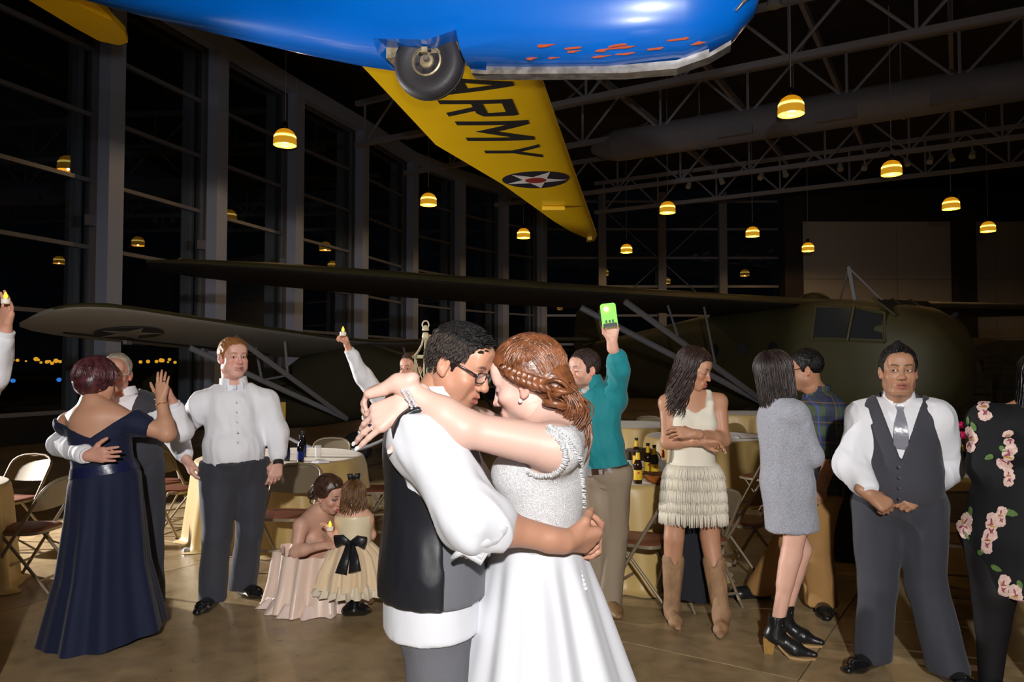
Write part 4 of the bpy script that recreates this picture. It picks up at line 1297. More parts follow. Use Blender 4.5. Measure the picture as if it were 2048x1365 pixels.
def np_mesh(name, V, Fq, m=None, col=None, smooth=True):
    me = bpy.data.meshes.new(name)
    nv, nf = len(V), len(Fq); w = Fq.shape[1]
    me.vertices.add(nv); me.vertices.foreach_set('co', np.ascontiguousarray(V, dtype=f32).ravel())
    me.loops.add(nf * w); me.loops.foreach_set('vertex_index', np.ascontiguousarray(Fq, dtype=np.int32).ravel())
    me.polygons.add(nf); me.polygons.foreach_set('loop_start', np.arange(0, nf * w, w, dtype=np.int32))
    me.polygons.foreach_set('use_smooth', np.full(nf, smooth, dtype=bool))
    me.update(calc_edges=True)
    if col is not None:
        at = me.color_attributes.new('Col', 'FLOAT_COLOR', 'POINT')
        c4 = np.ones((nv, 4), dtype=f32); c4[:, :3] = col
        at.data.foreach_set('color', c4.ravel())
    if m is not None: me.materials.append(m)
    return me

# ------------------------------------------------------------------ head
def head_prims(w=1.0, jaw=1.0, nose=1.0, fem=0.0, fat=0.0, smile=0.0, mouth=0.0, closed=False):
    q = []
    q.append(pe((0, -.012, .036), (.075 * w, .097, .086), k=.0))
    q.append(pe((0, .030, -.035), (.058 * w * (1 + .12 * fat), .056, .075), k=.03))
    q.append(pe((0, .058 - .006 * fem, -.098), (.024 * jaw * w, .021, .021), k=.03))
    for s in (-1, 1):
        q.append(pe((s * .046 * jaw * w * (1 + .12 * fat), .004, -.066), (.02, .028, .028), k=.03))
        q.append(pe((s * .044 * w, .056, -.030 + .006 * smile), (.021, .022, .018), k=.025))
        if fat > 0: q.append(pe((s * .042 * w, .04, -.066), (.024 * fat, .026, .026), k=.03))
    q.append(pc((-.036 * w, .072, .024), (.036 * w, .072, .024), .0125 - .003 * fem, k=.022))
    q.append(pe((0, .068, .055), (.05 * w, .024, .03), k=.03))
    if fat > 0: q.append(pe((0, .035, -.112), (.045, .04, .024 * fat), k=.03))
    # sockets and lids
    for s in (-1, 1):
        q.append(pe((s * .031 * w, .094, -.001), (.019, .014, .0125), k=.012, op='s'))
        q.append(pe((s * .031 * w, .0725, 0), (.0165, .0145, .0125), k=.005))
        if not closed:
            q.append(pe((s * .031 * w, .092, -.001), (.0125, .016, .0048), k=.002, op='s'))
    # nose
    q.append(pc((0, .083, .018), (0, .102 * 1, -.030), .0075, .0098 * nose, k=.011))
    q.append(pe((0, .104 + .004 * (nose - 1), -.036), (.0125 * nose, .0125, .0105 * nose), k=.008))
    for s in (-1, 1):
        q.append(pe((s * .0125 * nose, .093, -.039), (.0085 * nose, .0105, .0078 * nose), k=.006))
        q.append(pe((s * .0065, .101, -.0475), (.0038, .0045, .004), k=.002, op='s'))
    # mouth
    q.append(pe((0, .08, -.072), (.028, .017, .02), k=.015))
    z0 = -.0725
    lw = .021 + .004 * smile
    q.append(pc((-lw, .083, z0 + .002 + .005 * smile), (0, .0955, z0 + .0055), .0035, .0052, k=.005))
    q.append(pc((lw, .083, z0 + .002 + .005 * smile), (0, .0955, z0 + .0055), .0035, .0052, k=.005))
    q.append(pc((-lw * .75, .084, z0 - .005 - mouth + .004 * smile), (0, .0935, z0 - .0075 - mouth), .004, .0062, k=.006))
    q.append(pc((lw * .75, .084, z0 - .005 - mouth + .004 * smile), (0, .0935, z0 - .0075 - mouth), .004, .0062, k=.006))
    hm = .0016 + mouth * .6
    q.append(pc((-lw * .95, .092, z0 - mouth * .5 + .004 * smile), (0, .103, z0 - mouth * .5), hm, hm + .0008, k=.002, op='s'))
    q.append(pc((lw * .95, .092, z0 - mouth * .5 + .004 * smile), (0, .103, z0 - mouth * .5), hm, hm + .0008, k=.002, op='s'))
    # ears
    for s in (-1, 1):
        Re = np.array([[math.cos(s * -.35), -math.sin(s * -.35), 0], [math.sin(s * -.35), math.cos(s * -.35), 0], [0, 0, 1]]).T
        q.append(pe((s * .078 * w, -.014, -.008), (.0075, .0185, .031), R=Re, k=.006))
        q.append(pe((s * .086 * w, -.011, -.003), (.006, .0115, .019), R=Re, k=.003, op='s'))
        q.append(pe((s * .079 * w, -.006, -.031), (.006, .009, .011), R=Re, k=.006))
    # neck
    nr = .056 - .009 * fem + .008 * fat
    q.append(pc((0, -.022, -.05), (0, -.026, -.115), nr, nr * .98, k=.03))
    return q

def head_color(V, skin, lip, brow, w=1.0, smile=0.0, mouth=0.0, stubble=0.0, stub_col=(.05, .035, .03), blush=0.15, liner=0.0, shadow_col=None, closed=False, beard=0.0):
    skin = np.array(skin); C = np.tile(skin, (len(V), 1)).astype(float)
    x, y, z = V[:, 0], V[:, 1], V[:, 2]; ax = np.abs(x)
    fr = y > .05
    def mix(mask, c):
        nonlocal C
        mask = np.clip(mask, 0, 1)[:, None]; C = C * (1 - mask) + np.array(c) * mask
    if blush:
        m = np.exp(-(((ax - .043 * w) / .022) ** 2 + ((z + .035) / .022) ** 2)) * (y > .02) * blush * 1.6
        mix(m, skin * np.array([1.0, .62, .58]))
        m = np.exp(-((ax / .016) ** 2 + ((z + .038) / .016) ** 2)) * (y > .08) * blush * 1.4
        mix(m, skin * np.array([1.0, .62, .58]))
        mix(np.exp(-(((ax - .08) / .015) ** 2)) * (y < .02) * blush * 1.5, skin * np.array([1.0, .6, .55]))
    if stubble:
        m = (np.clip((-.045 - z) / .02, 0, 1) * np.clip((y + .01) / .03, 0, 1) * np.clip((z + .13) / .02, 0, 1))
        m = m * (1 - np.exp(-((ax / .045) ** 2 + ((z + .052) / .012) ** 2)) * .3)
        if beard: m = m * (0.55 + .45 * (np.abs(z + .072) > .016))
        mix(m * stubble, stub_col)
    # lips
    z0 = -.0725
    lw = .024 + .004 * smile
    zc = z0 + .005 * smile * (ax / lw) ** 2
    up = np.exp(-((z - zc - .004) / .0062) ** 4); lo = np.exp(-((z - zc + .008 + mouth) / .0078) ** 4)
    m = np.maximum(up, lo) * np.exp(-(ax / lw) ** 6) * (y > .075)
    mix(m * .85, lip)
    m = np.exp(-((z - zc + mouth * .5) / (.0022 + mouth * .5)) ** 2) * np.exp(-(ax / lw) ** 6) * (y > .072)
    mix(m * .85, np.array(lip) * .18)
    # brows
    bz = .0215 + .006 * np.sin(np.clip((ax - .012) / .04, 0, 1) * 2.6)
    m = np.exp(-((z - bz) / .0042) ** 4) * np.clip((ax - .011) / .004, 0, 1) * np.clip((.052 * w - ax) / .008, 0, 1) * (y > .05)
    mix(m * .85, brow)
    # lashes / lid line
    e = np.sqrt(((ax - .031 * w) / .0165) ** 2 + ((z + .001) / (.0085)) ** 2)
    if closed:
        m = np.exp(-((z + .006 - .12 * (ax - .031) ** 2 * 100 * .1) / .0022) ** 2) * (np.abs(ax - .031 * w) < .017) * (y > .06)
        mix(m * .95, (.01, .008, .008))
        if liner:
            m = np.exp(-(((ax - .031 * w) / .018) ** 2 + ((z - .004) / .010) ** 2)) * (y > .06)
            mix(m * liner, shadow_col if shadow_col else (.12, .08, .1))
    else:
        m = np.exp(-((e - 1.0) / .28) ** 2) * (y > .06)
        mix(m * (.45 + liner * .5), np.array(brow) * .5)
    nst = np.exp(-(((ax - .0065) / .0045) ** 2 + ((z + .048) / .004) ** 2)) * (y > .09)
    mix(nst * .8, skin * .12)
    return C

class Frame:
    """head or hand frame: columns right, forward, up"""
    def __init__(s, o, fwd, up=(0, 0, 1), roll=0.0, scale=1.0):
        f = Vector(fwd).normalized(); u = Vector(up)
        r = f.cross(u).normalized(); u = r.cross(f)
        if roll:
            c, sn = math.cos(roll), math.sin(roll)
            r, u = r * c + u * sn, u * c - r * sn
        s.o = Vector(o); s.r, s.f, s.u = r, f, u; s.s = scale
        s.M = np.array([A3(r), A3(f), A3(u)]).T * scale
    def __call__(s, p): return s.o + (s.r * p[0] + s.f * p[1] + s.u * p[2]) * s.s
    def arr(s, V): return V @ s.M.T + A3(s.o)

def headfwd(yaw, pitch):
    """yaw: 0 faces the camera, +90 faces image right, 180 away; pitch up positive, degrees"""
    y, p = math.radians(yaw), math.radians(pitch)
    return Vector((math.sin(y) * math.cos(p), -math.cos(y) * math.cos(p), math.sin(p)))

# ------------------------------------------------------------------ hand
HANDS = {
    'relaxed': dict(curl=[(18, 25, 15), (24, 30, 18), (30, 32, 20), (34, 34, 22)], thumb=(-.25, .8, -.35)),
    'flat': dict(curl=[(4, 5, 3), (3, 5, 3), (4, 5, 3), (6, 6, 4)], thumb=(.55, .8, -.1)),
    'spread': dict(curl=[(5, 10, 8), (5, 10, 8), (8, 14, 10), (10, 16, 12)], thumb=(.8, .6, -.15), spread=1.6),
    'drape': dict(curl=[(28, 22, 12), (38, 26, 15), (46, 30, 18), (52, 32, 20)], thumb=(.35, .75, -.55)),
    'hang': dict(curl=[(12, 10, 6), (20, 16, 10), (30, 24, 14), (38, 30, 18)], thumb=(.62, .72, -.12)),
    'fist': dict(curl=[(75, 85, 50), (78, 88, 50), (80, 88, 50), (80, 85, 50)], thumb=(-.25, .75, -.62)),
    'grip': dict(curl=[(48, 50, 30), (52, 54, 32), (55, 56, 34), (56, 56, 34)], thumb=(.1, .8, -.75)),
    'pinch': dict(curl=[(50, 45, 20), (58, 50, 28), (66, 60, 35), (70, 62, 38)], thumb=(.15, .85, -.6)),
    'hook': dict(curl=[(35, 55, 35), (40, 60, 35), (44, 60, 36), (46, 58, 36)], thumb=(.1, .85, -.5)),
}
def hand_prims(fr, side, pose, plump=1.0):
    """fr: Frame with forward = fingers, up = back of the hand; side 'R' or 'L'"""
    d = HANDS[pose]; q = []
    sx = -1 if side == 'R' else 1           # thumb side: for a right hand, back up, the thumb is at the left
    S = fr.s
    T = lambda x, y, z: fr((sx * x, y, z))
    kx = [.030, .010, -.011, -.030]; ky = [.088, .092, .087, .078]
    ln = [.074, .082, .075, .060]
    q.append(pc(T(0, -.05, 0), T(0, .012, 0), .0285 * plump * S, .026 * plump * S, k=.02 * S, sq=(fr.u, .72)))
    for i in range(4):
        q.append(pc(T(kx[i] * .55, .012, 0), T(kx[i], ky[i] - .004, 0.001), .0135 * plump * S, .0115 * plump * S, k=.014 * S))
        q.append(pc(T(kx[i] * .7, .03, -.008), T(kx[i], ky[i] - .012, -.005), .012 * plump * S, .010 * plump * S, k=.014 * S))
    tips = []
    for i in range(4):
        sp = math.radians((1.5 - i) * 3.5 * d.get('spread', 1.0))
        dirxy = (math.sin(sp), math.cos(sp))
        p = (kx[i], ky[i], 0.0); ang = 0
        r0 = (.0096, .0098, .0094, .0084)[i] * plump
        for j, (fr_, c) in enumerate(zip((.46, .30, .24), d['curl'][i])):
            ang += math.radians(c)
            L_ = ln[i] * fr_
            n = (p[0] + dirxy[0] * math.cos(ang) * L_, p[1] + dirxy[1] * math.cos(ang) * L_, p[2] - math.sin(ang) * L_)
            ra = r0 * (1 - .10 * j); rb = r0 * (1 - .10 * (j + 1))
            q.append(pc(T(*p), T(*n), ra * S, rb * S, k=.0035 * S))
            p0 = p; p = n
        tips.append((T(*p), (T(*p) - T(*p0)).normalized()))
    td = Vector(d['thumb']).normalized()
    b0 = (.022, .018, -.010); b1 = (b0[0] + .024 + td.x * .014, b0[1] + .026, b0[2] + td.z * .018)
    b2 = (b1[0] + td.x * .034, b1[1] + td.y * .034, b1[2] + td.z * .034)
    b3 = (b2[0] + td.x * .026 - .004, b2[1] + td.y * .026, b2[2] + td.z * .022)
    q.append(pc(T(*b0), T(*b1), .0165 * plump * S, .0125 * plump * S, k=.014 * S))
    q.append(pc(T(*b1), T(*b2), .0118 * plump * S, .0105 * plump * S, k=.006 * S))
    q.append(pc(T(*b2), T(*b3), .0105 * plump * S, .0088 * plump * S, k=.004 * S))
    tips.append((T(*b3), (T(*b3) - T(*b2)).normalized()))
    return q, tips
# ================================================================== people
def skinmat(name, rough=0.5): return mat('skin ' + name, (.8, .6, .5), rough, vcol=True, spec=0.4, bump=0.06, bscale=180, sss=0.0)
M_skin = skinmat('plain', 0.48)
M_eye = mat('eye', (.8, .8, .8), 0.1, vcol=True, coat=0.5)
M_shirt = mat('white shirt cotton', srgb(232, 232, 238), 0.75, bump=0.4, bscale=9, bstretch=(1, 1, .6), sheen=0.1)
M_char = mat('charcoal suiting', srgb(58, 58, 66), 0.8, bump=0.25, bscale=220, sheen=0.1, var=0.08, vscale=120)
M_chart = mat('charcoal trousers', srgb(52, 53, 62), 0.8, bump=0.2, bscale=220, sheen=0.1)
M_satin = mat('black vest satin', srgb(30, 31, 36), 0.3, bump=0.25, bscale=9, bstretch=(1, 1, .35), spec=0.6)
M_shoe = mat('patent black shoe', (.008, .008, .009), 0.12, coat=0.8)
M_button = mat('dark button', (.02, .02, .022), 0.3)
M_gold = mat('gold', srgb(220, 180, 90), 0.25, 1.0)
M_silver = mat('silver', srgb(225, 225, 230), 0.3, 0.55)
def hairmat(name, col, rough=0.38, col2=None):
    return mat('hair ' + name, col, rough, bump=0.8, bscale=55, bstretch=(4, 4, .5), var=0.25, vscale=30, spec=0.3)

class Pose: pass
DEF = dict(hw=.165, hd=.125, ww=.145, wd=.115, cw=.165, cd=.12, thigh=.088, knee=.056, ank=.038, arm=.052, fore=.042, wrist=.029, shr=.058, bust=0.0, belly=0.0)
def mkpose(f, hip, neck, sh, el, wr, kn=None, an=None, hipw=.095, **dims):
    p = Pose(); p.d = dict(DEF); p.d.update(dims)
    p.f = Vector(f).normalized(); p.hip = Vector(hip); p.neck = Vector(neck)
    p.up = (p.neck - p.hip).normalized()
    p.R = p.f.cross(p.up).normalized(); p.ff = p.up.cross(p.R)
    p.sh = dict(R=Vector(sh[0]), L=Vector(sh[1])); p.el = dict(R=Vector(el[0]), L=Vector(el[1])); p.wr = dict(R=Vector(wr[0]), L=Vector(wr[1]))
    p.hj = dict(R=p.hip + p.R * hipw - p.up * .03, L=p.hip - p.R * hipw - p.up * .03)
    p.kn = dict(R=Vector(kn[0]), L=Vector(kn[1])) if kn else None
    p.an = dict(R=Vector(an[0]), L=Vector(an[1])) if an else None
    p.ax = (p.R, p.ff, p.up)
    p.len = (p.neck - p.hip).length
    return p
def at(p, t, x=0, y=0): return p.hip + p.up * (p.len * t) + p.R * x + p.ff * y

def torso_prims(p, inf=0.0, k=.06, hips=True, upper=True):
    d = p.d; q = []; L = p.len
    if hips: q.append(pe(at(p, .02, 0, -.005), (d['hw'] + inf, d['hd'] + inf, .13 + inf), p.ax, k=k))
    q.append(pe(at(p, .32), (d['ww'] + inf, d['wd'] + inf, .17 + inf), p.ax, k=k))
    if d['belly']: q.append(pe(at(p, .22, 0, d['wd'] * .35), (d['ww'] * .92 + inf, d['wd'] * .8 + d['belly'] + inf, .15 + inf), p.ax, k=k))
    q.append(pe(at(p, .66, 0, .005), (d['cw'] + inf, d['cd'] + inf, .165 + inf), p.ax, k=k))
    q.append(pe(at(p, .86, 0, -.012), (d['cw'] * .88 + inf, d['cd'] * .78 + inf, .08 + inf), p.ax, k=k))
    if d['bust']:
        for s in (-1, 1):
            q.append(pe(at(p, .66, s * .072, d['cd'] * .62), (.062 + inf, d['bust'] + inf, .064 + inf), p.ax, k=.03))
    if upper:
        for s in 'RL':
            q.append(pc(at(p, .93, 0, -.01).lerp(p.sh[s], .2), p.sh[s], .058 + inf, d['shr'] + inf, k=.05))
            q.append(pc(p.neck + p.up * .03 - p.ff * .015, p.neck.lerp(p.sh[s], .62), .036 + inf, .036 + inf, k=.05))
    return q
def arm_prims(p, s, inf=0.0, upto=1.0, r=None, k=.03):
    d = p.d; r = r or (d['arm'], d['fore'], d['wrist'])
    w = p.el[s].lerp(p.wr[s], upto)
    rw = r[1] + (r[2] - r[1]) * upto
    m = p.el[s].lerp(p.wr[s], .28 * upto)
    return [pc(p.sh[s], p.el[s], d['shr'] * .97 + inf if r[0] == d['arm'] else r[0] + inf, r[1] + inf, k=k),
            pc(p.el[s], w, r[1] + inf, rw + inf, k=k), pc(p.el[s], m, r[1] + inf, r[1] * 1.03 + inf, k=.02)]
def leg_prims(p, s, inf=0.0, k=.04, upto=1.0):
    d = p.d; kn, an = p.kn[s], p.an[s]
    return [pc(p.hj[s], kn, d['thigh'] + inf, d['knee'] + inf, k=k),
            pc(kn, kn.lerp(an, upto), d['knee'] * .92 + inf, d['ank'] + (d['knee'] * .92 - d['ank']) * (1 - upto) + inf, k=.03),
            pc(kn.lerp(an, .15) - p.f * .012, kn.lerp(an, .42) - p.f * .012, d['knee'] * .9 + inf, d['knee'] * .72 + inf, k=.03)]
def plane_i(pt, n):
    """keep the side that n points away from"""
    pt = A3(pt); n = A3(n); n = n / np.linalg.norm(n)
    return pf(lambda X, Y, Z: (X - f32(pt[0])) * f32(n[0]) + (Y - f32(pt[1])) * f32(n[1]) + (Z - f32(pt[2])) * f32(n[2]))

def garment(root, name, prims, m, h=.009, fold=0.0, fscale=6.0, fdir=(0, 0, 1), squash=.35, seed=0.0, rel=1, col=None, extra=None):
    V, Fq = sdf_mesh(prims, h)
    V = relax(V, Fq, rel)
    if fold: V = folds(V, Fq, fold, fscale, fdir, squash, seed)
    if extra: V = extra(V, Fq)
    return link(name, np_mesh(name, V, Fq, m, col), m, root)

def person_root(label, loc):
    return thing('person', label, 'person', loc)

def ring_points(fr, pts): return [fr(p) for p in pts]

def collar(root, p, fr_neck, r, m, openness=28, drop=.05, h=.036, name='collar', flare=.012):
    """folded shirt collar round a neck frame (forward = front of the throat, up = along the neck)"""
    rings = []
    for a in np.linspace(openness, 360 - openness, 30):
        t = math.radians(a); x, y = math.sin(t), math.cos(t)
        fr_ = max(0, 1 - min(a - openness, 360 - openness - a) / 55.0)
        ln = -.010 - drop * fr_ ** 1.5
        rr = r * (1 - .10 * (y > 0) * y)
        o = rr + flare + .012 * fr_
        rings.append([fr_neck((x * rr, y * rr, -.03)), fr_neck((x * rr, y * rr, h)), fr_neck((x * (rr + .006), y * (rr + .006), h + .004)), fr_neck((x * o, y * o + .01 * fr_, ln)), fr_neck((x * (o - .004), y * (o - .004) + .01 * fr_, ln - .001))])
    return link(name, MB().loft(rings), m, root, smooth=True, auto=50)

def shoe(root, ankle, d, m, length=.28, w=.043, sole=None, name='shoe', h=.0065, heel=0.0, toe_r=.030):
    d = Vector((d[0], d[1], 0)).normalized(); a = Vector((ankle[0], ankle[1], 0))
    side = Vector((-d.y, d.x, 0))
    hb = a - d * .045; ball = hb + d * (length * .66); toe = hb + d * (length * .93)
    q = [pc(hb + UPV * (.034 + heel), ball + UPV * .032, .040, w + .003, k=.0, sq=(UPV, .85)), pc(ball + UPV * .032, toe + UPV * .026, w + .003, toe_r, k=.03, sq=(UPV, .72)),
         pc(a + UPV * (.06 + heel), a + UPV * (.105 + heel), .042, .040, k=.03), pc(a + UPV * (.05 + heel), ball + UPV * .035, .038, .03, k=.04),
         pf(lambda X, Y, Z: f32(.0) - Z)]
    if heel: q.append(pc(hb + UPV * .005, hb + UPV * heel, .026, .032, k=.01))
    V, Fq = sdf_mesh(q, h)
    V[:, 2] = np.maximum(V[:, 2], 0.0)
    o = link(name, np_mesh(name, V, Fq, m), m, root)
    return o

def make_body(root, skin, hd, p=None, arms=(), legs=False, h_arm=.005, coarse=None, hcoarse=.012, shrink=-.012, neck=True, face=None, hands=None, hh=.0032, hscale=1.0, extra_prims=(), neck_r=.052, wrist_from=0.0, fingernail=None, eyes=True, eyecol=(.08, .045, .03), name='body', lo_coarse=None):
    """one mesh: head, trunk, limbs and hands of one person"""
    face = dict(face or {})
    Vs, Fs, Cs = [], [], []; off = 0
    skin = np.array(skin)
    def push(V, Fq, C=None):
        nonlocal off
        Vs.append(V); Fs.append(Fq + off); off += len(V)
        Cs.append(np.tile(skin, (len(V), 1)) if C is None else C)
    hp = {k_: face[k_] for k_ in ('w', 'jaw', 'nose', 'fem', 'fat', 'smile', 'mouth', 'closed') if k_ in face}
    if hd is not None:
        V, Fq = sdf_mesh(head_prims(**hp), hh)
        C = head_color(V, skin, face.get('lip', (.45, .16, .14)), face.get('brow', (.03, .02, .015)), face.get('w', 1.0), face.get('smile', 0), face.get('mouth', 0),
                       face.get('stubble', 0), face.get('stub_col', (.05, .035, .03)), face.get('blush', .15), face.get('liner', 0), face.get('shadow_col'), face.get('closed', False), face.get('beard', 0))
        # the neck follows the spine instead of the head's own axis
        push(hd.arr(V), Fq, C)
    tips_all = {}
    if p is not None:
        q = torso_prims(p, shrink)
        if hd is not None and neck: q += [pc(p.neck - p.up * .05, hd((0, -.03, -.085)), neck_r * 1.08, neck_r, k=.05)]
        for s in 'RL': q += arm_prims(p, s, shrink * .5)
        if p.kn:
            for s in 'RL': q += leg_prims(p, s, shrink * .6)
        q += list(extra_prims)
        V, Fq = sdf_mesh(q, hcoarse)
        if len(V): push(relax(V, Fq, 1), Fq)
        for s in arms:
            fr, pose_, pl = hands[s]
            a = p.el[s].lerp(p.wr[s], wrist_from)
            d = p.d
            ra = d['fore'] + (d['wrist'] - d['fore']) * wrist_from
            hq, tips = hand_prims(fr, s, pose_, pl)
            q = [pc(a, p.wr[s], ra, d['wrist'], k=.03)] + hq
            if wrist_from == 0.0:
                q = [pc(p.sh[s], p.el[s], d['shr'] * .97, d['fore'], k=.03), pc(p.el[s], p.el[s].lerp(p.wr[s], .28), d['fore'], d['fore'] * 1.03, k=.02)] + q
            V, Fq = sdf_mesh(q, h_arm)
            push(V, Fq); tips_all[s] = tips
    V = np.concatenate(Vs); Fq = np.concatenate(Fs); C = np.concatenate(Cs)
    o = link(name, np_mesh(name, V, Fq, M_skin, C), M_skin, root)
    if hd is not None and eyes and not face.get('closed'):
        w = face.get('w', 1.0)
        gx, gz = face.get('gaze', (0, 0))
        for s in (-1, 1):
            c = np.array((s * .031 * w, .0725, 0)); r = .0128
            vs, fs = [], []
            nl, nm = 16, 12
            ax = np.array((gx, 1.0, gz)); ax = ax / np.linalg.norm(ax)
            e1 = np.cross(ax, (0, 0, 1.0)); e1 /= np.linalg.norm(e1); e2 = np.cross(e1, ax)
            cols_ = []
            for i in range(nm + 1):
                th = PI * i / nm
                for j in range(nl):
                    ph = 2 * PI * j / nl
                    vs.append(c + r * (ax * math.cos(th) + (e1 * math.cos(ph) + e2 * math.sin(ph)) * math.sin(th)))
                    cols_.append((.005, .005, .005) if i <= 1 else (eyecol if i <= 2 else (.72, .68, .66)))
            for i in range(nm):
                for j in range(nl): fs.append((i * nl + j, i * nl + (j + 1) % nl, (i + 1) * nl + (j + 1) % nl, (i + 1) * nl + j))
            link('eye', np_mesh('eye', hd.arr(np.array(vs)), np.array(fs), M_eye, np.array(cols_)), M_eye, root)
    return o, tips_all

# ------------------------------------------------------------------ hair
def hair_cap(root, hd, m, line, t=.012, wide=1.0, seed=0.0, rough=.004, h=.004, extra=(), name='hair', temple=.012, freq=90, ears=True, top=0.0):
    """scalp hair kept above a hairline given as (y, z) pairs in head space"""
    ys = np.array([a for a, b in line]); zs = np.array([b for a, b in line]); o_ = np.argsort(ys); ys, zs = ys[o_], zs[o_]
    def cut(X, Y, Z):
        zl = np.interp(Y.ravel(), ys, zs).reshape(Y.shape).astype(f32)
        return (zl - f32(temple) * ((np.abs(X) / f32(.06)) ** 2 - 1) * (Y > .03) * 0 + f32(temple) * np.clip((np.abs(X) - .035) / .03, 0, 1) * (Y > .045) - Z) * f32(.8)
    q = [pe((0, -.014, .037 + top * .5), (.075 * wide + t, .098 + t, .087 + t + top * .5), k=0)]
    q += [e for e in extra]
    q.append(pf(cut, 'i', .006))
    if ears:
        for s in (-1, 1): q.append(pe((s * .088, -.012, -.012), (.016, .022, .034), k=.004, op='s'))
    V, Fq = sdf_mesh(q, h)
    N = normals(V, Fq)
    n = fbm(V * np.array([freq, freq * .45, freq * .45]) + seed, 3)
    V = V + N * (n * rough)[:, None]
    return link(name, np_mesh(name, hd.arr(V), Fq, m), m, root)

def locks(root, hd, m, paths, name='hair_locks', n=6, flat=.55):
    mb = MB()
    for pts, r in paths:
        k = len(pts)
        rs = [r * (0.55 + .45 * math.sin(PI * min(1, .15 + i / (k - 1) * .9))) * (1 if i < k - 1 else .3) for i in range(k)]
        mb.tube([hd(q) if hd is not None else q for q in pts], rs, n, flat=flat)
    o = link(name, mb, m, root, smooth=True, fix=False)
    o['kind'] = 'stuff'
    return o

def bez(p0, p1, p2, p3=None, n=10):
    out = []
    for i in range(n + 1):
        t = i / n
        if p3 is None:
            out.append(Vector(p0) * (1 - t) ** 2 + Vector(p1) * 2 * t * (1 - t) + Vector(p2) * t * t)
        else:
            out.append(Vector(p0) * (1 - t) ** 3 + Vector(p1) * 3 * t * (1 - t) ** 2 + Vector(p2) * 3 * t * t * (1 - t) + Vector(p3) * t ** 3)
    return out
def long_hair(rg, az0, az1, n, length, wave=.012, freq=26.0, spread=1.0, r=.0075, start=.012, backpull=0.0):
    """locks that run down the skull from the parting and then hang, azimuth 0 = face, degrees"""
    out = []
    for i in range(n):
        az = math.radians(az0 + (az1 - az0) * (i + rg.random()) / n)
        pts = []
        inf = start + rg.uniform(-.003, .012)
        y0 = rg.uniform(-.05, .045)
        L = length * rg.uniform(.75, 1.05); ph = rg.uniform(0, 6.28)
        nstep = 8
        for j in range(nstep):
            th = math.radians(8 + 92 * j / (nstep - 1))
            pts.append((math.sin(az) * math.sin(th) * (.075 + inf), -.014 + math.cos(az) * math.sin(th) * (.097 + inf) + y0 * (1 - j / nstep) * .6, .036 + math.cos(th) * (.087 + inf)))
        x, y, z = pts[-1]; m_ = max(3, int(L / .022))
        for j in range(1, m_ + 1):
            t = j / m_
            w = wave * (0.3 + t) * math.sin(freq * L * t + ph); w2 = wave * (.3 + t) * math.cos(freq * L * t * .9 + ph)
            pts.append((x * (1 + .12 * t * spread) + w, y * (1 - .1 * t) + w2 - backpull * t, z - L * t))
        out.append((pts, r * rg.uniform(.7, 1.25)))
    return out

# ------------------------------------------------------------------ skirts
def skirt(root, name, rings, m, nf=14, amp=.02, amp0=.0, seed=0, n=120, thick=.005, grow=1.4, phase=0.0, sub_=4, hem=0.0, second=.5):
    """rings: (centre, half width vector, half depth vector) from waist to hem, with folds that deepen downward"""
    rg = random.Random(seed)
    ph = [rg.uniform(0, 6.28) for _ in range(4)]
    outer, inner = [], []
    R_ = []
    for a, b in zip(rings[:-1], rings[1:]):
        for k in range(sub_):
            t = k / sub_; t2 = t * t * (3 - 2 * t) * .35 + t * .65
            R_.append([Vector(a[i]).lerp(Vector(b[i]), t2) for i in range(3)])
    R_.append([Vector(x) for x in rings[-1]])
    M_ = len(R_) - 1
    for i, (c, hx, hy) in enumerate(R_):
        t = i / M_
        A_ = amp0 + amp * t ** grow
        ro, ri = [], []
        for k in range(n):
            a = 2 * PI * k / n
            w = math.sin(nf * a + ph[0] + .8 * math.sin(3 * a + ph[1]) + phase * t) + second * math.sin((nf * 1.7 // 1) * a + ph[2] + t) + .4 * math.sin(2 * a + ph[3])
            rad = 1 + A_ * w / max(.05, hx.length)
            d = hx * math.cos(a) + hy * math.sin(a)
            z = hem * t ** 6 * math.sin(5 * a + ph[1])
            ro.append(c + d * rad + UPV * z); ri.append(c + d * (rad - thick / max(.05, d.length)) + UPV * z)
        outer.append(ro); inner.append(ri)
    mb = MB(); mb.loft(outer + inner[::-1], cap=False, closed=True)
    return link(name, mb, m, root, smooth=True, auto=70)

def spheres(root, name, pts, r, m, parent_kind=link):
    for q in pts:
        mb = MB(); mb.lathe([(r * .3, -r * .95), (r * .8, -r * .6), (r, 0), (r * .8, r * .6), (r * .3, r * .95)], q, 8)
        link(name, mb, m, root, smooth=True)
# ------------------------------------------------------------------ the groom
SK_groom = srgb(176, 128, 104); SK_bride = srgb(208, 170, 156)
M_gshirt = mat('fine shirt cotton', srgb(208, 209, 215), 0.7, bump=0.5, bscale=8, bstretch=(1, 1, .6), sheen=0.1)
gr = person_root('man in black satin-backed vest and glasses holding the bride close', (P(872, 1210, 2.17).x, 2.17, 0))
pg = mkpose((.985, .17, 0), P(868, 1205, 2.17), P(864, 826, 2.16), (P(846, 874, 1.985), P(882, 872, 2.36)), (P(948, 1044, 1.915), P(965, 1030, 2.44)), (P(1128, 1084, 1.99), P(1120, 1070, 2.33)),
            (Vector((P(885, 1300, 2.1).x, 2.08, .49)), Vector((P(880, 1300, 2.1).x, 2.27, .49))), (Vector((P(872, 1300, 2.1).x - .01, 2.06, .09)), Vector((P(872, 1300, 2.1).x, 2.29, .09))),
            hw=.15, hd=.108, ww=.145, wd=.106, cw=.16, cd=.110, shr=.062, arm=.055, fore=.047, wrist=.031, hipw=.075, thigh=.07)
hg = Frame(P(919, 730, 2.16), headfwd(70, -23), scale=.94)
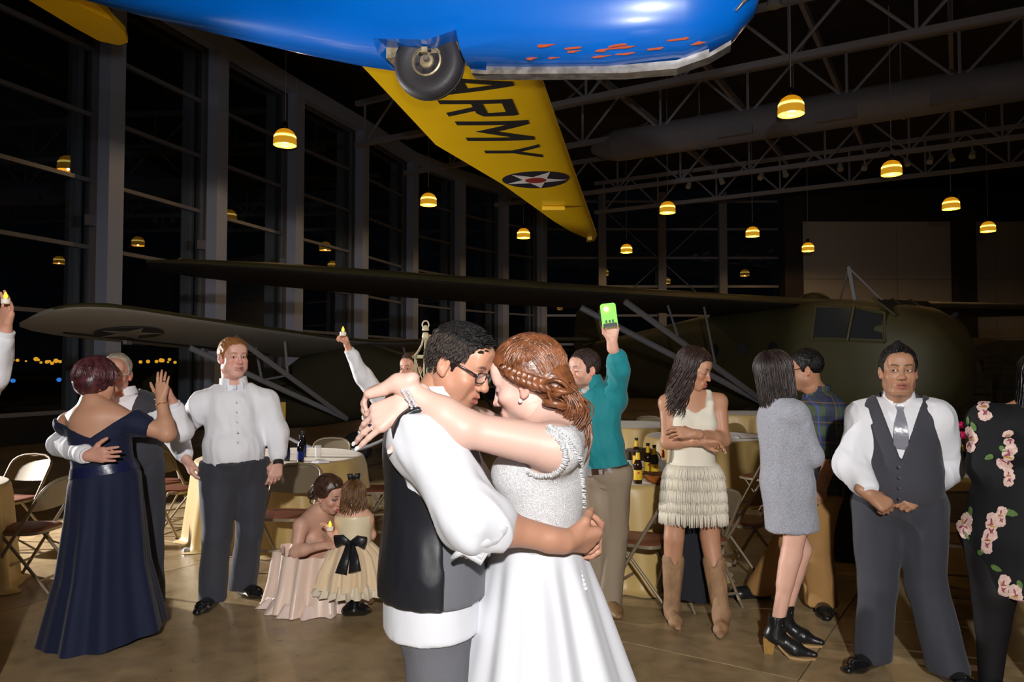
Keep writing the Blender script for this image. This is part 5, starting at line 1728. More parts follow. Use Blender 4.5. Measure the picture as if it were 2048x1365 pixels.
fr_gR = Frame(pg.wr['R'] + Vector((.012, .008, 0)), (.80, .55, -.10), (.30, -.72, -.55), scale=1.02)
fr_gL = Frame(P(1152, 1050, 2.2), (.62, -.55, -.35), (.55, .35, .62), scale=.98)
pg.wr['L'] = P(1140, 1046, 2.235)
make_body(gr, SK_groom, hg, pg, arms='RL', h_arm=.0042, hands=dict(R=(fr_gR, 'grip', 1.08), L=(fr_gL, 'grip', 1.05)), hh=.0024, neck_r=.06,
          face=dict(w=1.04, jaw=1.05, nose=1.22, fat=.45, mouth=.0035, closed=True, lip=srgb(150, 82, 74), brow=(.02, .014, .012), stubble=.22, stub_col=srgb(120, 82, 66), blush=.12))
Hgroom = hairmat('black', srgb(16, 14, 15), .5)
hair_cap(gr, hg, Hgroom, [(.13, .10), (.085, .073), (.062, .062), (.045, .045), (.032, .022), (.022, .002), (.014, -.018), (.008, -.020), (.002, .012), (-.022, .014), (-.034, -.012), (-.06, -.05), (-.12, -.095)], t=.007, wide=1.05, rough=.0022, h=.0032, top=.0, freq=150, ears=False, temple=.004)
rg = random.Random(2)
pl = []
for i in range(340):                       # spiky tufts on the crown
    a = rg.uniform(-1, 1); y = rg.uniform(-.095, .070)
    x = a * .07 * math.sqrt(max(.05, 1 - (y / .115) ** 2))
    z = .037 + .095 * math.sqrt(max(0.02, 1 - (x / .088) ** 2 - ((y + .014) / .110) ** 2))
    if z < .07: continue
    d = Vector((x * 4 + rg.uniform(-.25, .25), y * 3 + .55 + rg.uniform(-.25, .25), .75)).normalized()
    p0 = Vector((x, y, z - .010)); l_ = rg.uniform(.012, .020)
    pl.append(([p0, p0 + d * l_ * .6 + Vector((0, .003, -.001)), p0 + d * l_ + Vector((0, .009, -.004))], rg.uniform(.0022, .0034)))
ntop = len(pl)
for i in range(520):                       # clipped side hair, lighter brown with the scalp showing
    y = rg.uniform(-.1, .05); z = rg.uniform(.02 if y > -.03 else -.06 - y * .2, .085)
    for s in (1, -1):
        k_ = 1 - ((y + .014) / .109) ** 2 - ((z - .037) / .1) ** 2
        if k_ < .06: continue
        x = s * .0885 * math.sqrt(k_)
        if y > .02 and z < .03: continue
        p0 = Vector((x, y, z)); d = Vector((s * .35, -.25, -.9))
        pl.append(([p0, p0 + d * .009, p0 + d * .017 - Vector((s * .003, 0, 0))], .0016))
locks(gr, hg, Hgroom, pl[:ntop], n=4, name='hair_tufts')
locks(gr, hg, hairmat('clipped side', srgb(58, 49, 45), .55), pl[ntop:], n=4, name='clipped_hair')
# glasses
mg = mat('glasses frame', (.012, .01, .012), .18, coat=.6); mlens = mat('spectacle lens', (.9, .95, 1), .02, alpha=.12, spec=.6)
glo = None
def glasses(root, hd, m, w=.026, h=.0165, y=.099, z=-.004, x=.033, r=.0022, metal=None, back=.012, name='glasses'):
    mb = MB()
    for s in (-1, 1):
        pts = [hd((s * x + w * math.copysign(abs(math.cos(t)) ** .55, math.cos(t)), y - .010 * abs((s * x + w * math.cos(t)) / .06) ** 2, z + h * math.copysign(abs(math.sin(t)) ** .6, math.sin(t)))) for t in np.linspace(0, 2 * PI, 21)[:-1]]
        mb.tube(pts, r, 6, closed=True)
    mb.tube([hd((-.009, y + .001, z + .004)), hd((0, y + .003, z + .007)), hd((.009, y + .001, z + .004))], r, 6)
    o = link(name, mb, m, root, smooth=True)
    for s in (-1, 1):
        mb = MB(); mb.tube([hd((s * (x + w), y - .012, z + .006)), hd((s * .079, y - .024, z + .012)), hd((s * .083, .01, z + .018)), hd((s * .082, -.012, z + .020)), hd((s * .081, -.028, z + .004))], [r * 1.3] * 5, 6)
        sub('temple_arm', mb, metal or m, o, smooth=True)
        pts = [hd((s * x + w * .95 * math.cos(t), y - .006, z + h * .95 * math.sin(t))) for t in np.linspace(0, 2 * PI, 17)[:-1]]
        mb = MB(); mb.prism(pts, hd.f, .0012); sub('lens', mb, mlens, o)
    return o
glasses(gr, hg, mg, metal=mat('glasses arm', srgb(60, 52, 54), .2, .6))
# clothes
q = torso_prims(pg, .016)
q += [pc(pg.sh['R'], pg.el['R'], .080, .072, k=.05), pc(pg.el['R'], pg.el['R'].lerp(pg.wr['R'], .16), .074, .064, k=.04)]
q += [pc(pg.sh['L'], pg.el['L'], .078, .070, k=.05), pc(pg.el['L'], pg.el['L'].lerp(pg.wr['L'], .16), .072, .062, k=.04)]
q += [plane_i(at(pg, -.0), -pg.up), plane_i(pg.neck + pg.up * .015, pg.up)]
garment(gr, 'shirt_tail', [pe(at(pg, -.05, 0, -.004), (.184, .137, .6), pg.ax, k=.05), plane_i(at(pg, -.115), -pg.up + pg.ff * .03), plane_i(at(pg, .12), pg.up)], M_gshirt, h=.007, fold=.003, fscale=7, squash=.15, seed=4)
garment(gr, 'shirt', q, M_gshirt, h=.0065, fold=.013, fscale=8, fdir=(.5, 0, -.8), squash=.4, seed=3)
cf_ = (pg.wr['R'] - pg.el['R']).normalized()
c0 = pg.el['R'].lerp(pg.wr['R'], .13)
rg = random.Random(12)
for s in 'RL':                            # rolled cuff
    d = (pg.wr[s] - pg.el[s]).normalized(); c0 = pg.el[s].lerp(pg.wr[s], .16)
    e1 = d.cross(UPV).normalized(); e2 = e1.cross(d)
    rr = []
    prof_c = [(-.035, .066), (-.02, .073), (.0, .070), (.018, .068), (.02, .060), (.0, .055)]
    for o_, r_ in prof_c:
        rr.append([c0 + d * (o_ + .008 * math.sin(3 * a + 1)) + (e1 * math.cos(a) + e2 * math.sin(a)) * (r_ + .006 * math.sin(5 * a + o_ * 90) + .004 * math.sin(9 * a)) for a in np.linspace(0, 2 * PI, 37)[:-1]])
    link('rolled_cuff', MB().loft(rr, cap=False), M_gshirt, gr, smooth=True)
c0 = pg.el['R'] + Vector((-.005, -.02, -.075))
mb = MB()
for k in range(5):
    a0 = k * 1.1
    mb.tube([c0 + Vector((-.05 + .012 * k, 0.004 * k, -.012 + .006 * math.sin(a0))), c0 + Vector((-.02 + .006 * k, -.012, .014 + .005 * k)), c0 + Vector((.02, -.004 * k, .012 * k - .014)), c0 + Vector((.045, .01, .02 + .006 * k))], [.006, .015, .017, .01], 8)
link('cuff_fold', mb, M_gshirt, gr, smooth=True)
def collar_frame(p, hd, k=.045, tilt=.5):
    up = (p.up * (1 - tilt) + (hd((0, -.03, -.09)) - p.neck).normalized() * tilt).normalized()
    return Frame(p.neck + up * k, p.ff, up)
collar(gr, pg, collar_frame(pg, hg, .03), .073, M_gshirt, openness=20)
def vest_prims(p, inf, vdepth=.30, vw=.105, armr=.105, hem=.0, points=.0, harm=.0, extra=()):
    """waistcoat: trunk shell without arms, V opening at the front"""
    q = torso_prims(p, inf) + list(extra)
    for s, sg in (('R', 1), ('L', -1)):
        q.append(pc(p.sh[s] + p.R * (sg * .03), p.sh[s] + p.R * (sg * .2), armr * .62, armr * 1.2, k=.01, op='s'))
    o = A3(p.neck - p.up * vdepth); R, f, u = A3(p.R), A3(p.ff), A3(p.up)
    def vee(X, Y, Z):
        x = (X - f32(o[0])) * f32(R[0]) + (Y - f32(o[1])) * f32(R[1]) + (Z - f32(o[2])) * f32(R[2])
        y = (X - f32(o[0])) * f32(f[0]) + (Y - f32(o[1])) * f32(f[1]) + (Z - f32(o[2])) * f32(f[2])
        z = (X - f32(o[0])) * f32(u[0]) + (Y - f32(o[1])) * f32(u[1]) + (Z - f32(o[2])) * f32(u[2])
        return np.maximum(np.abs(x) - z * f32(vw / vdepth), f32(-.04) - y) * f32(.9)
    q.append(pf(vee, 's', .004))
    q.append(plane_i(at(p, hem), -p.up))
    q.append(pc(p.neck - p.up * .02 - p.ff * .01, p.neck + p.up * .1, .075, .085, k=.01, op='s'))
    return q
seam = P(884, 1000, 1.98)
q = vest_prims(pg, .030, vdepth=.32, hem=.065, extra=[pe(at(pg, -.05, 0, -.004), (.198, .150, .5), pg.ax, k=.05)] if False else [pe(at(pg, .1, 0, -.002), (.196, .148, .3), pg.ax, k=.04)])
garment(gr, 'vest_back', q + [plane_i(seam + pg.ff * .002, pg.ff)], M_satin, h=.006, fold=.004, fscale=10, seed=8)
garment(gr, 'vest_front', q + [plane_i(seam - pg.ff * .002, -pg.ff)], mat('grey herringbone suiting', srgb(96, 98, 104), .8, bump=.3, bscale=260, sheen=.1), h=.006)
rr = []
for a in np.linspace(-2.9, -.35, 14):      # adjuster strap across the back
    x, y = math.cos(a), math.sin(a)
    c = at(pg, .30, -(pg.d['ww'] + .033) * x * 0 + 0, 0)
    d = pg.ff * math.sin(a) * (pg.d['wd'] + .034) + pg.R * -math.cos(a) * -(pg.d['ww'] + .034)
    rr.append([c + d - pg.up * .012, c + d * 1.025 - pg.up * .012, c + d * 1.025 + pg.up * .012, c + d + pg.up * .012])
link('adjuster_strap', MB().loft(rr), M_satin, gr)
def trouser_prims(p, inf=.012, leg=(.098, .082, .084), waist=.12, hemz=.035, k=.05):
    q = [pe(at(p, .02, 0, -.005), (p.d['hw'] + inf, p.d['hd'] + inf, .14), p.ax, k=k)]
    if p.d['belly']: q.append(pe(at(p, .2, 0, p.d['wd'] * .3), (p.d['ww'] * .92 + inf, p.d['wd'] * .8 + p.d['belly'] + inf, .14), p.ax, k=k))
    else: q.append(pe(at(p, .25), (p.d['ww'] + inf, p.d['wd'] + inf, .14), p.ax, k=k))
    for s in 'RL':
        q += [pc(p.hj[s], p.kn[s], max(leg[0], p.d['thigh'] + inf), leg[1], k=k), pc(p.kn[s], p.an[s] - UPV * .03, leg[1], leg[2], k=.03)]
    q += [plane_i(at(p, waist), p.up), pf(lambda X, Y, Z: f32(hemz) - Z)]
    return q
garment(gr, 'trousers', trouser_prims(pg, .014, (.086, .08, .082), waist=-.03), mat('groom grey trousers', srgb(92, 92, 98), .8, bump=.25, bscale=240), h=.009, fold=.006, fscale=7, seed=1)
for s in 'RL': shoe(gr, pg.an[s], (1, .1, 0), M_shoe)

# ------------------------------------------------------------------ the bride
br = person_root('red-haired bride in white lace gown with arms round his neck', (P(1072, 1160, 2.15).x, 2.15, 0))
pb = mkpose((-.975, .22, 0), P(1072, 1150, 2.15), P(1104, 846, 2.14), (P(1100, 893, 2.34), P(1112, 897, 1.985)), (P(960, 850, 2.42), P(926, 858, 1.955)), (P(822, 792, 2.10), P(797, 767, 1.975)),
            (Vector((P(1060, 1300, 2.1).x, 2.25, .5)), Vector((P(1060, 1300, 2.1).x, 2.05, .5))), (Vector((P(1070, 1300, 2.1).x, 2.25, .09)), Vector((P(1070, 1300, 2.1).x, 2.05, .09))),
            hw=.135, hd=.098, ww=.12, wd=.098, cw=.14, cd=.105, bust=.07, shr=.062, arm=.058, fore=.045, wrist=.0265, hipw=.06, thigh=.07)
hb = Frame(P(1054, 767, 2.15), headfwd(-110, -14), roll=.04, scale=1.0)
fr_bL = Frame(pb.wr['L'] + Vector((-.010, .004, -.002)), (-.90, .36, -.28), (-.30, -.15, .93), scale=.95)
fr_bR = Frame(P(808, 806, 1.965), (-.86, -.12, -.50), (-.22, -.92, .30), scale=1.0)
pb.wr['R'] = P(820, 800, 1.99)
body_b, tips = make_body(br, SK_bride, hb, pb, arms='RL', h_arm=.0036, hands=dict(R=(fr_bR, 'hang', .95), L=(fr_bL, 'drape', .92)), hh=.0024, hcoarse=.008, shrink=-.003, neck_r=.046,
          face=dict(w=.98, jaw=.9, nose=.95, fem=1.0, closed=True, smile=.7, lip=srgb(200, 100, 100), brow=srgb(150, 100, 75), blush=.35, liner=.8, shadow_col=srgb(90, 70, 92)))
M_nail = mat('white nail polish', (.85, .85, .86), .15, coat=.6)
for s, fr in (('R', fr_bR), ('L', fr_bL)):
    for tp, td in tips[s]:
        n_ = (fr.u - td * fr.u.dot(td)).normalized(); x_ = td.cross(n_)
        c = tp + td * .003 + n_ * .0052
        pts = [c + td * (.0075 * math.cos(a)) + x_ * (.0052 * math.sin(a)) for a in np.linspace(0, 2 * PI, 13)[:-1]]
        mb = MB(); mb.prism(pts, n_, .0022); link('fingernail', mb, M_nail, br, smooth=True, auto=40)
# jewellery
def ring_torus(root, name, c, axis, r, rr, m, n=24, parent=None):
    axis = Vector(axis).normalized(); e1 = axis.orthogonal().normalized(); e2 = axis.cross(e1)
    mb = MB(); mb.tube([Vector(c) + (e1 * math.cos(t) + e2 * math.sin(t)) * r for t in np.linspace(0, 2 * PI, n + 1)[:-1]], rr, 6, closed=True)
    return link(name, mb, m, root, smooth=True)
ring_torus(br, 'ring', fr_bR((-.010, .105, -.006)), fr_bR.f, .0105, .0016, M_silver)
mb = MB(); mb.lathe([(.001, .004), (.005, .003), (.006, 0), (.002, -.004)], fr_bR((-.010, .104, .007)), 8); link('ring_stone', mb, mat('dark sapphire', (.01, .012, .03), .05, coat=1), br)
rg = random.Random(4)
wd_ = fr_bR.f
e1 = wd_.cross(Vector((0, 0, 1))).normalized(); e2 = e1.cross(wd_)
for k in range(64):
    a = 2 * PI * k / 32 + (.1 if k > 31 else 0)
    c = fr_bR((0, (-.024 if k < 32 else -.012) + rg.uniform(-.002, .002), 0)) + (e1 * math.cos(a) + e2 * math.sin(a)) * .0365
    mb = MB(); r_ = rg.uniform(.0042, .0056); mb.lathe([(r_ * .2, -r_), (r_ * .8, -r_ * .55), (r_, 0), (r_ * .8, r_ * .55), (r_ * .2, r_)], c, 8); link('bracelet_bead', mb, M_silver, br, smooth=True)
mb = MB(); mb.lathe([(.001, .006), (.005, .004), (.006, 0), (.005, -.004), (.001, -.006)], hb((-.082, .004, -.044)), 8); link('earring', mb, mat('pearl', (.85, .82, .8), .1, coat=1), br, smooth=True)
# hair: smooth crown, side braid, low gathered curls
Hb = mat('hair copper', srgb(106, 62, 36), .36, bump=.2, bscale=120, var=.35, vscale=40, spec=.6)
hair_cap(br, hb, Hb, [(.13, .12), (.09, .092), (.075, .082), (.055, .062), (.035, .03), (.015, .008), (-.02, -.01), (-.05, -.055), (-.12, -.075)], t=.013, wide=1.02, rough=.001, h=.0034, freq=70, top=.004, ears=False, temple=.004,
         extra=[pe((-.02, -.092, -.03), (.058, .05, .052), k=.04)])
rg = random.Random(9)
pl = []
bun = Vector((-.045, -.100, -.048))
ER = Vector((.092, .115, .101)); EC = Vector((0, -.014, .037))
def onhead(v, k=1.0):
    d = Vector(((v.x - EC.x) / ER.x, (v.y - EC.y) / ER.y, (v.z - EC.z) / ER.z)); d.normalize()
    return Vector((EC.x + d.x * ER.x * k, EC.y + d.y * ER.y * k, EC.z + d.z * ER.z * k))
for i in range(560):
    x0 = rg.uniform(-1, 1); y0 = rg.uniform(-.95, 1)
    p0 = onhead(Vector((x0 * .09, y0 * .08, .10 - abs(x0) * .05 - max(0, y0) * .02)), .985)
    if p0.z < .05 + .55 * max(0, p0.y - .02) + (.03 if p0.y > .03 else -.2): continue
    end = bun + Vector((rg.uniform(-.03, .04), rg.uniform(-.012, .012), rg.uniform(-.03, .035)))
    pts = []
    kk = rg.uniform(.99, 1.02)
    for j in range(13):
        t = j / 12
        m_ = p0.lerp(end, t) + Vector((0, 0, .09 * math.sin(PI * t)))
        pts.append(onhead(m_, kk + .01 * math.sin(PI * t)) if t < .8 else onhead(m_, kk).lerp(end, (t - .8) / .2))
    pl.append((pts, rg.uniform(.0022, .004)))
locks(br, hb, Hb, pl, n=5, name='swept_hair', flat=.5)
# braid from the temple over the ear to the gathered hair
cpath = bez((-.080, .028, .052), (-.102, -.01, .015), (-.098, -.06, -.012), (-.06, -.108, -.035), 30)
br_p = []
for k in range(3):
    pts = []
    for i, c in enumerate(cpath):
        t = i / 30; a = 2 * PI * (k / 3 + t * 3.2)
        pts.append(c + Vector((-.5, .15, .3)).normalized() * (.010 * math.sin(2 * a)) + Vector((0, .2, 1)).normalized() * (.014 * math.sin(a)))
    br_p.append((pts, .0125))
locks(br, hb, Hb, br_p, n=8, name='braid', flat=.8)
# loose curls down the back and side
pl = []
clump = []
for c_ in range(17):
    clump.append((bun + Vector((rg.uniform(-.035, .03), rg.uniform(-.02, .02), rg.uniform(-.03, .025))), rg.uniform(.06, .19) if c_ > 4 else .05, rg.uniform(0, 6.28), rg.uniform(24, 46), rg.uniform(.010, .02), Vector((rg.uniform(-.25, .2), -.05 + rg.uniform(-.25, .2), -1)).normalized()))
for i in range(300):
    s0, L0, ph, fr_, w, dr = clump[i % 17]
    s = s0 + Vector((rg.gauss(0, .006), rg.gauss(0, .006), rg.gauss(0, .006)))
    L = L0 * rg.uniform(.8, 1.08); ph += rg.gauss(0, .25); w *= rg.uniform(.7, 1.25)
    pts = []
    for j in range(15):
        t = j / 14
        pts.append(s + dr * (L * t) + Vector((math.sin(fr_ * L * t + ph), math.cos(fr_ * L * t + ph), 0)) * (w * (.35 + t)) + Vector((0, -.03 * math.sin(PI * t), 0)))
    pl.append((pts, rg.uniform(.0016, .0034)))
for k in range(9):                           # rolled loops of the gathered hair
    c = bun + Vector((rg.uniform(-.03, .02), rg.uniform(-.02, .02), rg.uniform(-.03, .03)))
    ax_ = Vector((rg.uniform(-1, 1), rg.uniform(-.4, .4), rg.uniform(-1, 1))).normalized(); e1 = ax_.orthogonal().normalized(); e2 = ax_.cross(e1)
    pl.append(([c + (e1 * math.cos(t) + e2 * math.sin(t)) * (.03 + .006 * t / 6) for t in np.linspace(0, 5.2, 14)], .011))
locks(br, hb, Hb, pl, n=5, name='loose_curls', flat=.6)
spheres(br, 'hair_pearl', [hb((-.075, -.10, -.012)), hb((-.06, -.12, -.02))], .004, mat('pearl', (.85, .82, .8), .1))
# gown
def lace_mat():
    m = bpy.data.materials.new('white lace'); m.use_nodes = True
    nt = m.node_tree; N = nt.nodes; L = nt.links; b = N['Principled BSDF']
    b.inputs['Base Color'].default_value = (.86, .86, .87, 1); b.inputs['Roughness'].default_value = .6
    tc = N.new('ShaderNodeTexCoord'); v = N.new('ShaderNodeTexVoronoi'); v.feature = 'DISTANCE_TO_EDGE'; v.inputs['Scale'].default_value = 105
    n2 = N.new('ShaderNodeTexNoise'); n2.inputs['Scale'].default_value = 90; n2.inputs['Detail'].default_value = 3
    L.new(tc.outputs['Object'], n2.inputs['Vector'])
    mxv = N.new('ShaderNodeMix'); mxv.data_type = 'VECTOR'; mxv.inputs[0].default_value = .06
    L.new(tc.outputs['Object'], mxv.inputs[4]); L.new(n2.outputs['Color'], mxv.inputs[5]); L.new(mxv.outputs[1], v.inputs['Vector'])
    bp = N.new('ShaderNodeBump'); bp.inputs['Strength'].default_value = .9; bp.inputs['Distance'].default_value = .005
    L.new(v.outputs['Distance'], bp.inputs['Height']); L.new(bp.outputs['Normal'], b.inputs['Normal'])
    r = N.new('ShaderNodeValToRGB'); r.color_ramp.elements[0].color = (.6, .6, .63, 1); r.color_ramp.elements[1].color = (.84, .84, .85, 1); r.color_ramp.elements[1].position = .12
    L.new(v.outputs['Distance'], r.inputs['Fac']); L.new(r.outputs['Color'], b.inputs['Base Color'])
    return m
M_lace = lace_mat()
M_gown = mat('white satin gown', srgb(206, 207, 213), .5, bump=.08, bscale=5, sheen=.2)
q = torso_prims(pb, .0085)
arm_c = P(1082, 908, 1.98)
yv = Vector((.12, 1, 0)).normalized()
for c0 in (arm_c,):
    q.append(pc(c0 - yv * .25, c0 + yv * .06, .066, .052, k=.008, op='s'))
c1 = pb.sh['R'] + Vector((-.03, .03, -.02))
q.append(pc(c1, c1 + yv * .3, .06, .07, k=.008, op='s'))
# neckline: cut everything above a line from the bust to the nape
n_cut = Vector((-.62, 0, .78)).normalized()
q.append(plane_i(P(1040, 868, 2.15), n_cut))
q += [plane_i(at(pb, .2), -pb.up), plane_i(pb.neck + pb.up * .01 - pb.ff * .0, pb.up)]
q.append(pc(pb.neck - pb.up * .01 + pb.ff * .02, pb.neck + pb.up * .1, .05, .06, k=.01, op='s'))
bod = garment(br, 'lace_bodice', q, M_lace, h=.0052, rel=1)
# scalloped lace edge: short points along the back strap and armhole
me_b = bod.data
cob = np.zeros(len(me_b.vertices) * 3, dtype=f32); me_b.vertices.foreach_get('co', cob); cob = cob.reshape(-1, 3)
def near_skin(x, z):
    """depth of the camera-side surface of the bodice at x, z"""
    d2 = (cob[:, 0] - x) ** 2 + (cob[:, 2] - z) ** 2
    k_ = np.argsort(d2)[:24]; k_ = k_[np.argmin(cob[k_, 1])]
    return Vector(cob[k_].tolist())
def lace_run(pts, dirs):
    for c, d in zip(pts, dirs):
        d = Vector(d).normalized(); c = near_skin(c.x, c.z)
        mb = MB(); mb.tube([c - d * .005, c + d * .003 + Vector((0, -.002, 0)), c + d * .010 + Vector((0, -.002, 0))], [.0036, .003, .0006], 5)
        link('lace_scallop', mb, M_lace, br, smooth=True)
rgl = random.Random(1)
aa = np.linspace(-2.2, 1.75, 64)
lace_run([arm_c + Vector((math.cos(a) * .066, 0, math.sin(a) * .066)) for a in aa], [(-math.cos(a), -.3, -math.sin(a)) for a in aa])
bz_ = bez(P(1090, 842, 2.12), P(1140, 868, 2.05), P(1164, 905, 2.12), P(1166, 1010, 2.15), 64)
lace_run(bz_, [(.9, -.2, .5 - .6 * k / 64 + rgl.uniform(-.3, .3)) for k in range(65)])
rgs = []
for z, cx, hx, hy in ((1.125, 1073, .122, .142), (1.05, 1075, .142, .16), (.95, 1080, .172, .185), (.70, 1090, .246, .25), (.40, 1100, .33, .33), (.0, 1112, .47, .45)):
    c = P(cx, 1000, 2.16); rgs.append((Vector((c.x, 2.16, z + (.004 if z == 0 else 0))), Vector((hx, 0, 0)), Vector((0, hy, 0))))
skirt(br, 'skirt', rgs, M_gown, nf=9, amp=.030, seed=3, n=160, grow=1.2, hem=0.0)
# train panel behind
rr = []
for i in range(9):
    t = i / 8
    z = 1.10 - 1.09 * t
    x0 = P(1148 + 130 * t ** 1.1, 1000, 2.16).x
    ring = []
    for k in range(13):
        a = -1.2 + 2.4 * k / 12
        ring.append(Vector((x0 - .10 + (.11 + .16 * t) * math.cos(a) + .012 * t * math.sin(6 * a + 1), 2.17 + (.06 + .34 * t) * math.sin(a), z)))
    rr.append(ring + [p_ - Vector((.006, 0, 0)) for p_ in ring[::-1]])
link('train', MB().loft(rr), mat('train satin', srgb(214, 216, 232), .45, bump=.08, bscale=5), br, smooth=True, auto=60)
bt = bez(P(1166, 985, 2.13), P(1158, 1030, 2.12), P(1150, 1062, 2.10), n=9) + bez(P(1152, 1118, 2.09), P(1163, 1150, 2.06), P(1172, 1178, 2.04), n=7)
spheres(br, 'gown_button', bt, .0058, M_gown)
# ------------------------------------------------------------------ guests
HL_MAN = [(.13, .10), (.085, .076), (.06, .062), (.045, .045), (.030, .02), (.020, -.012), (.008, -.018), (.002, .012), (-.024, .014), (-.036, -.012), (-.06, -.05), (-.12, -.085)]
def cuff(root, p, s, m, r=.043, ln=.05, back=.0):
    d = (p.wr[s] - p.el[s]).normalized(); c = p.wr[s] - d * (ln + back)
    mb = MB(); mb.tube([c, c + d * ln, c + d * (ln + .003), c + d * ln * .9], [r * 1.04, r, r * .93, r * .85], 16)
    return link('cuff', mb, m, root, smooth=True, auto=50)
def man(label, skin, p, hd, face, hands, shirt, trous, shoes, hair, vest=None, loc=None, hairline=None, hair_t=.010, hair_top=.006, sleeve='long', leg=(.1, .084, .086), shirt_inf=.014, fold=.009, coll=True, tuck=.12, seed=0.0, belt=None, sleeve_r=(.075, .066, .052), hrough=.003, open_coll=22, shoe_m=None, shoe_len=.285, vest_hem=.06, hem_open=None, neck_r=.058, hemz=.035):
    root = person_root(label, loc or ((p.an['R'].x + p.an['L'].x) / 2, (p.an['R'].y + p.an['L'].y) / 2, 0))
    make_body(root, skin, hd, p, arms='RL', hands=hands, face=face, h_arm=.0055, wrist_from=(.45 if sleeve == 'long' else .0), neck_r=neck_r, hcoarse=.014, shrink=-.015)
    q = torso_prims(p, shirt_inf)
    q += [plane_i(p.neck + p.up * .02, p.up), plane_i(at(p, (-.0 if hem_open is None else hem_open)), -p.up)]
    for s in 'RL':
        if sleeve == 'long':
            q += [pc(p.sh[s], p.el[s], sleeve_r[0], sleeve_r[1], k=.05), pc(p.el[s], p.wr[s] - (p.wr[s] - p.el[s]).normalized() * .05, sleeve_r[1], sleeve_r[2], k=.03)]
        elif sleeve == 'half':
            q += [pc(p.sh[s], p.sh[s].lerp(p.el[s], .85), sleeve_r[0] + .004, sleeve_r[1] + .012, k=.05)]
        else:
            q += [pc(p.sh[s], p.el[s], sleeve_r[0], sleeve_r[1], k=.05), pc(p.el[s], p.el[s].lerp(p.wr[s], .35), sleeve_r[1], sleeve_r[1], k=.03)]
    garment(root, 'shirt', q, shirt, h=.009, fold=fold, fscale=8, fdir=(.3, 0, -1), squash=.4, seed=seed)
    if sleeve == 'long':
        for s in 'RL': cuff(root, p, s, shirt)
    if coll: collar(root, p, collar_frame(p, hd, .03), neck_r + .014, shirt, openness=open_coll)
    if vest:
        garment(root, 'vest', vest_prims(p, shirt_inf + .017, vdepth=.30, vw=.10, hem=vest_hem), vest, h=.008, seed=seed)
    garment(root, 'trousers', trouser_prims(p, shirt_inf + (.014 if hem_open is None else -.01), leg, waist=tuck, hemz=hemz), trous, h=.0095, fold=.008, fscale=7, seed=seed + 2, squash=.3)
    for s, d in zip('RL', shoes):
        shoe(root, p.an[s], d, shoe_m or M_shoe, length=shoe_len)
    if hair:
        hair_cap(root, hd, hair, hairline or HL_MAN, t=hair_t, top=hair_top, rough=hrough, wide=face.get('w', 1.0) * 1.02, h=.0045, freq=110, temple=.006)
    return root
def vbuttons(root, p, inf, ts, m=None, r=.009, x=.012, ymul=1.0):
    for t in ts:
        # march from outside to the front of the trunk
        d = p.d
        y = (d['wd'] + (d['belly'] * 1.3 if t < .5 else 0)) if t < .5 else d['cd']
        c = at(p, t, x, (y + inf) * ymul)
        mb = MB(); mb.tube([c, c + p.ff * .012], r, 10); link('button', mb, m or M_button, root)
def hframe(p, s, fwd, up, off=.01, scale=1.0):
    return Frame(p.wr[s] + Vector(fwd).normalized() * off, fwd, up, scale=scale)
def foot(u, v, dz=.09):
    g = G(u, v); return Vector((g.x, g.y, dz))

# --- man in white shirt and bow tie
Y0 = 5.15
p = mkpose((.42, -.9, 0), P(470, 935, Y0), P(468, 775, Y0), (P(402, 812, Y0 - .06), P(530, 806, Y0 + .06)), (P(352, 872, Y0 + .02), P(553, 866, Y0 + .05)), (P(372, 918, Y0 - .1), P(556, 922, Y0 - .05)),
           (P(434, 1072, 5.08), P(500, 1062, 5.25)), (Vector((P(428, 1180, 5.12).x, 5.10, .09)), Vector((P(490, 1160, 5.4).x, 5.36, .09))), ww=.185, wd=.15, cw=.185, cd=.14, hw=.185, hd=.145, belly=.03, shr=.068, arm=.062, fore=.052, wrist=.034, hipw=.10, thigh=.1)
hd = Frame(P(467, 716, Y0 - .04), headfwd(44, 2), scale=1.04)
hands = dict(R=(hframe(p, 'R', (.45, -.1, -1), (-.75, -.5, -.2), scale=1.08), 'relaxed', 1.1), L=(hframe(p, 'L', (-.15, -.15, -1), (.5, -.85, 0), scale=1.08), 'relaxed', 1.1))
r_ = man('stout red-haired man in white shirt and white bow tie, hand at pocket', srgb(216, 166, 150), p, hd, dict(w=1.08, jaw=1.1, fat=1.0, nose=1.1, mouth=.002, smile=.6, blush=.4, brow=srgb(150, 100, 60), gaze=(.35, 0), lip=srgb(186, 112, 104)), hands, M_shirt, M_chart, ((-.05, -1), (.8, -.6)), hairmat('ginger', srgb(150, 98, 52), .45), leg=(.11, .092, .09), seed=1.0, shirt_inf=.012, neck_r=.068, sleeve_r=(.085, .074, .058), tuck=.10)
nf_ = collar_frame(p, hd, .03)
mb = MB()
for sg in (-1, 1):
    mb.loft([[nf_((sg * .008, .092, -.028 + z)) for z in (-.010, .010)] + [nf_((sg * .008, .108, -.028 + z)) for z in (.010, -.010)], [nf_((sg * .05, .082, -.028 + z)) for z in (-.024, .024)] + [nf_((sg * .05, .100, -.028 + z)) for z in (.024, -.024)], [nf_((sg * .058, .080, -.028 + z)) for z in (-.022, .022)] + [nf_((sg * .058, .09, -.028 + z)) for z in (.022, -.022)]])
mb.box(nf_((0, .105, -.028)), (.024, .026, .028))
link('bow_tie', mb, mat('pale bow tie', srgb(222, 224, 236), .4), r_)
vbuttons(r_, p, .022, (.82, .7, .58, .46, .34), mat('shirt button', srgb(190, 190, 195), .3), r=.006, x=0)
d = (p.wr['L'] - p.el['L']).normalized()
mb = MB(); mb.tube([p.wr['L'] + d * .004, p.wr['L'] + d * .03], .037, 16); link('watch_strap', mb, M_dark, r_)

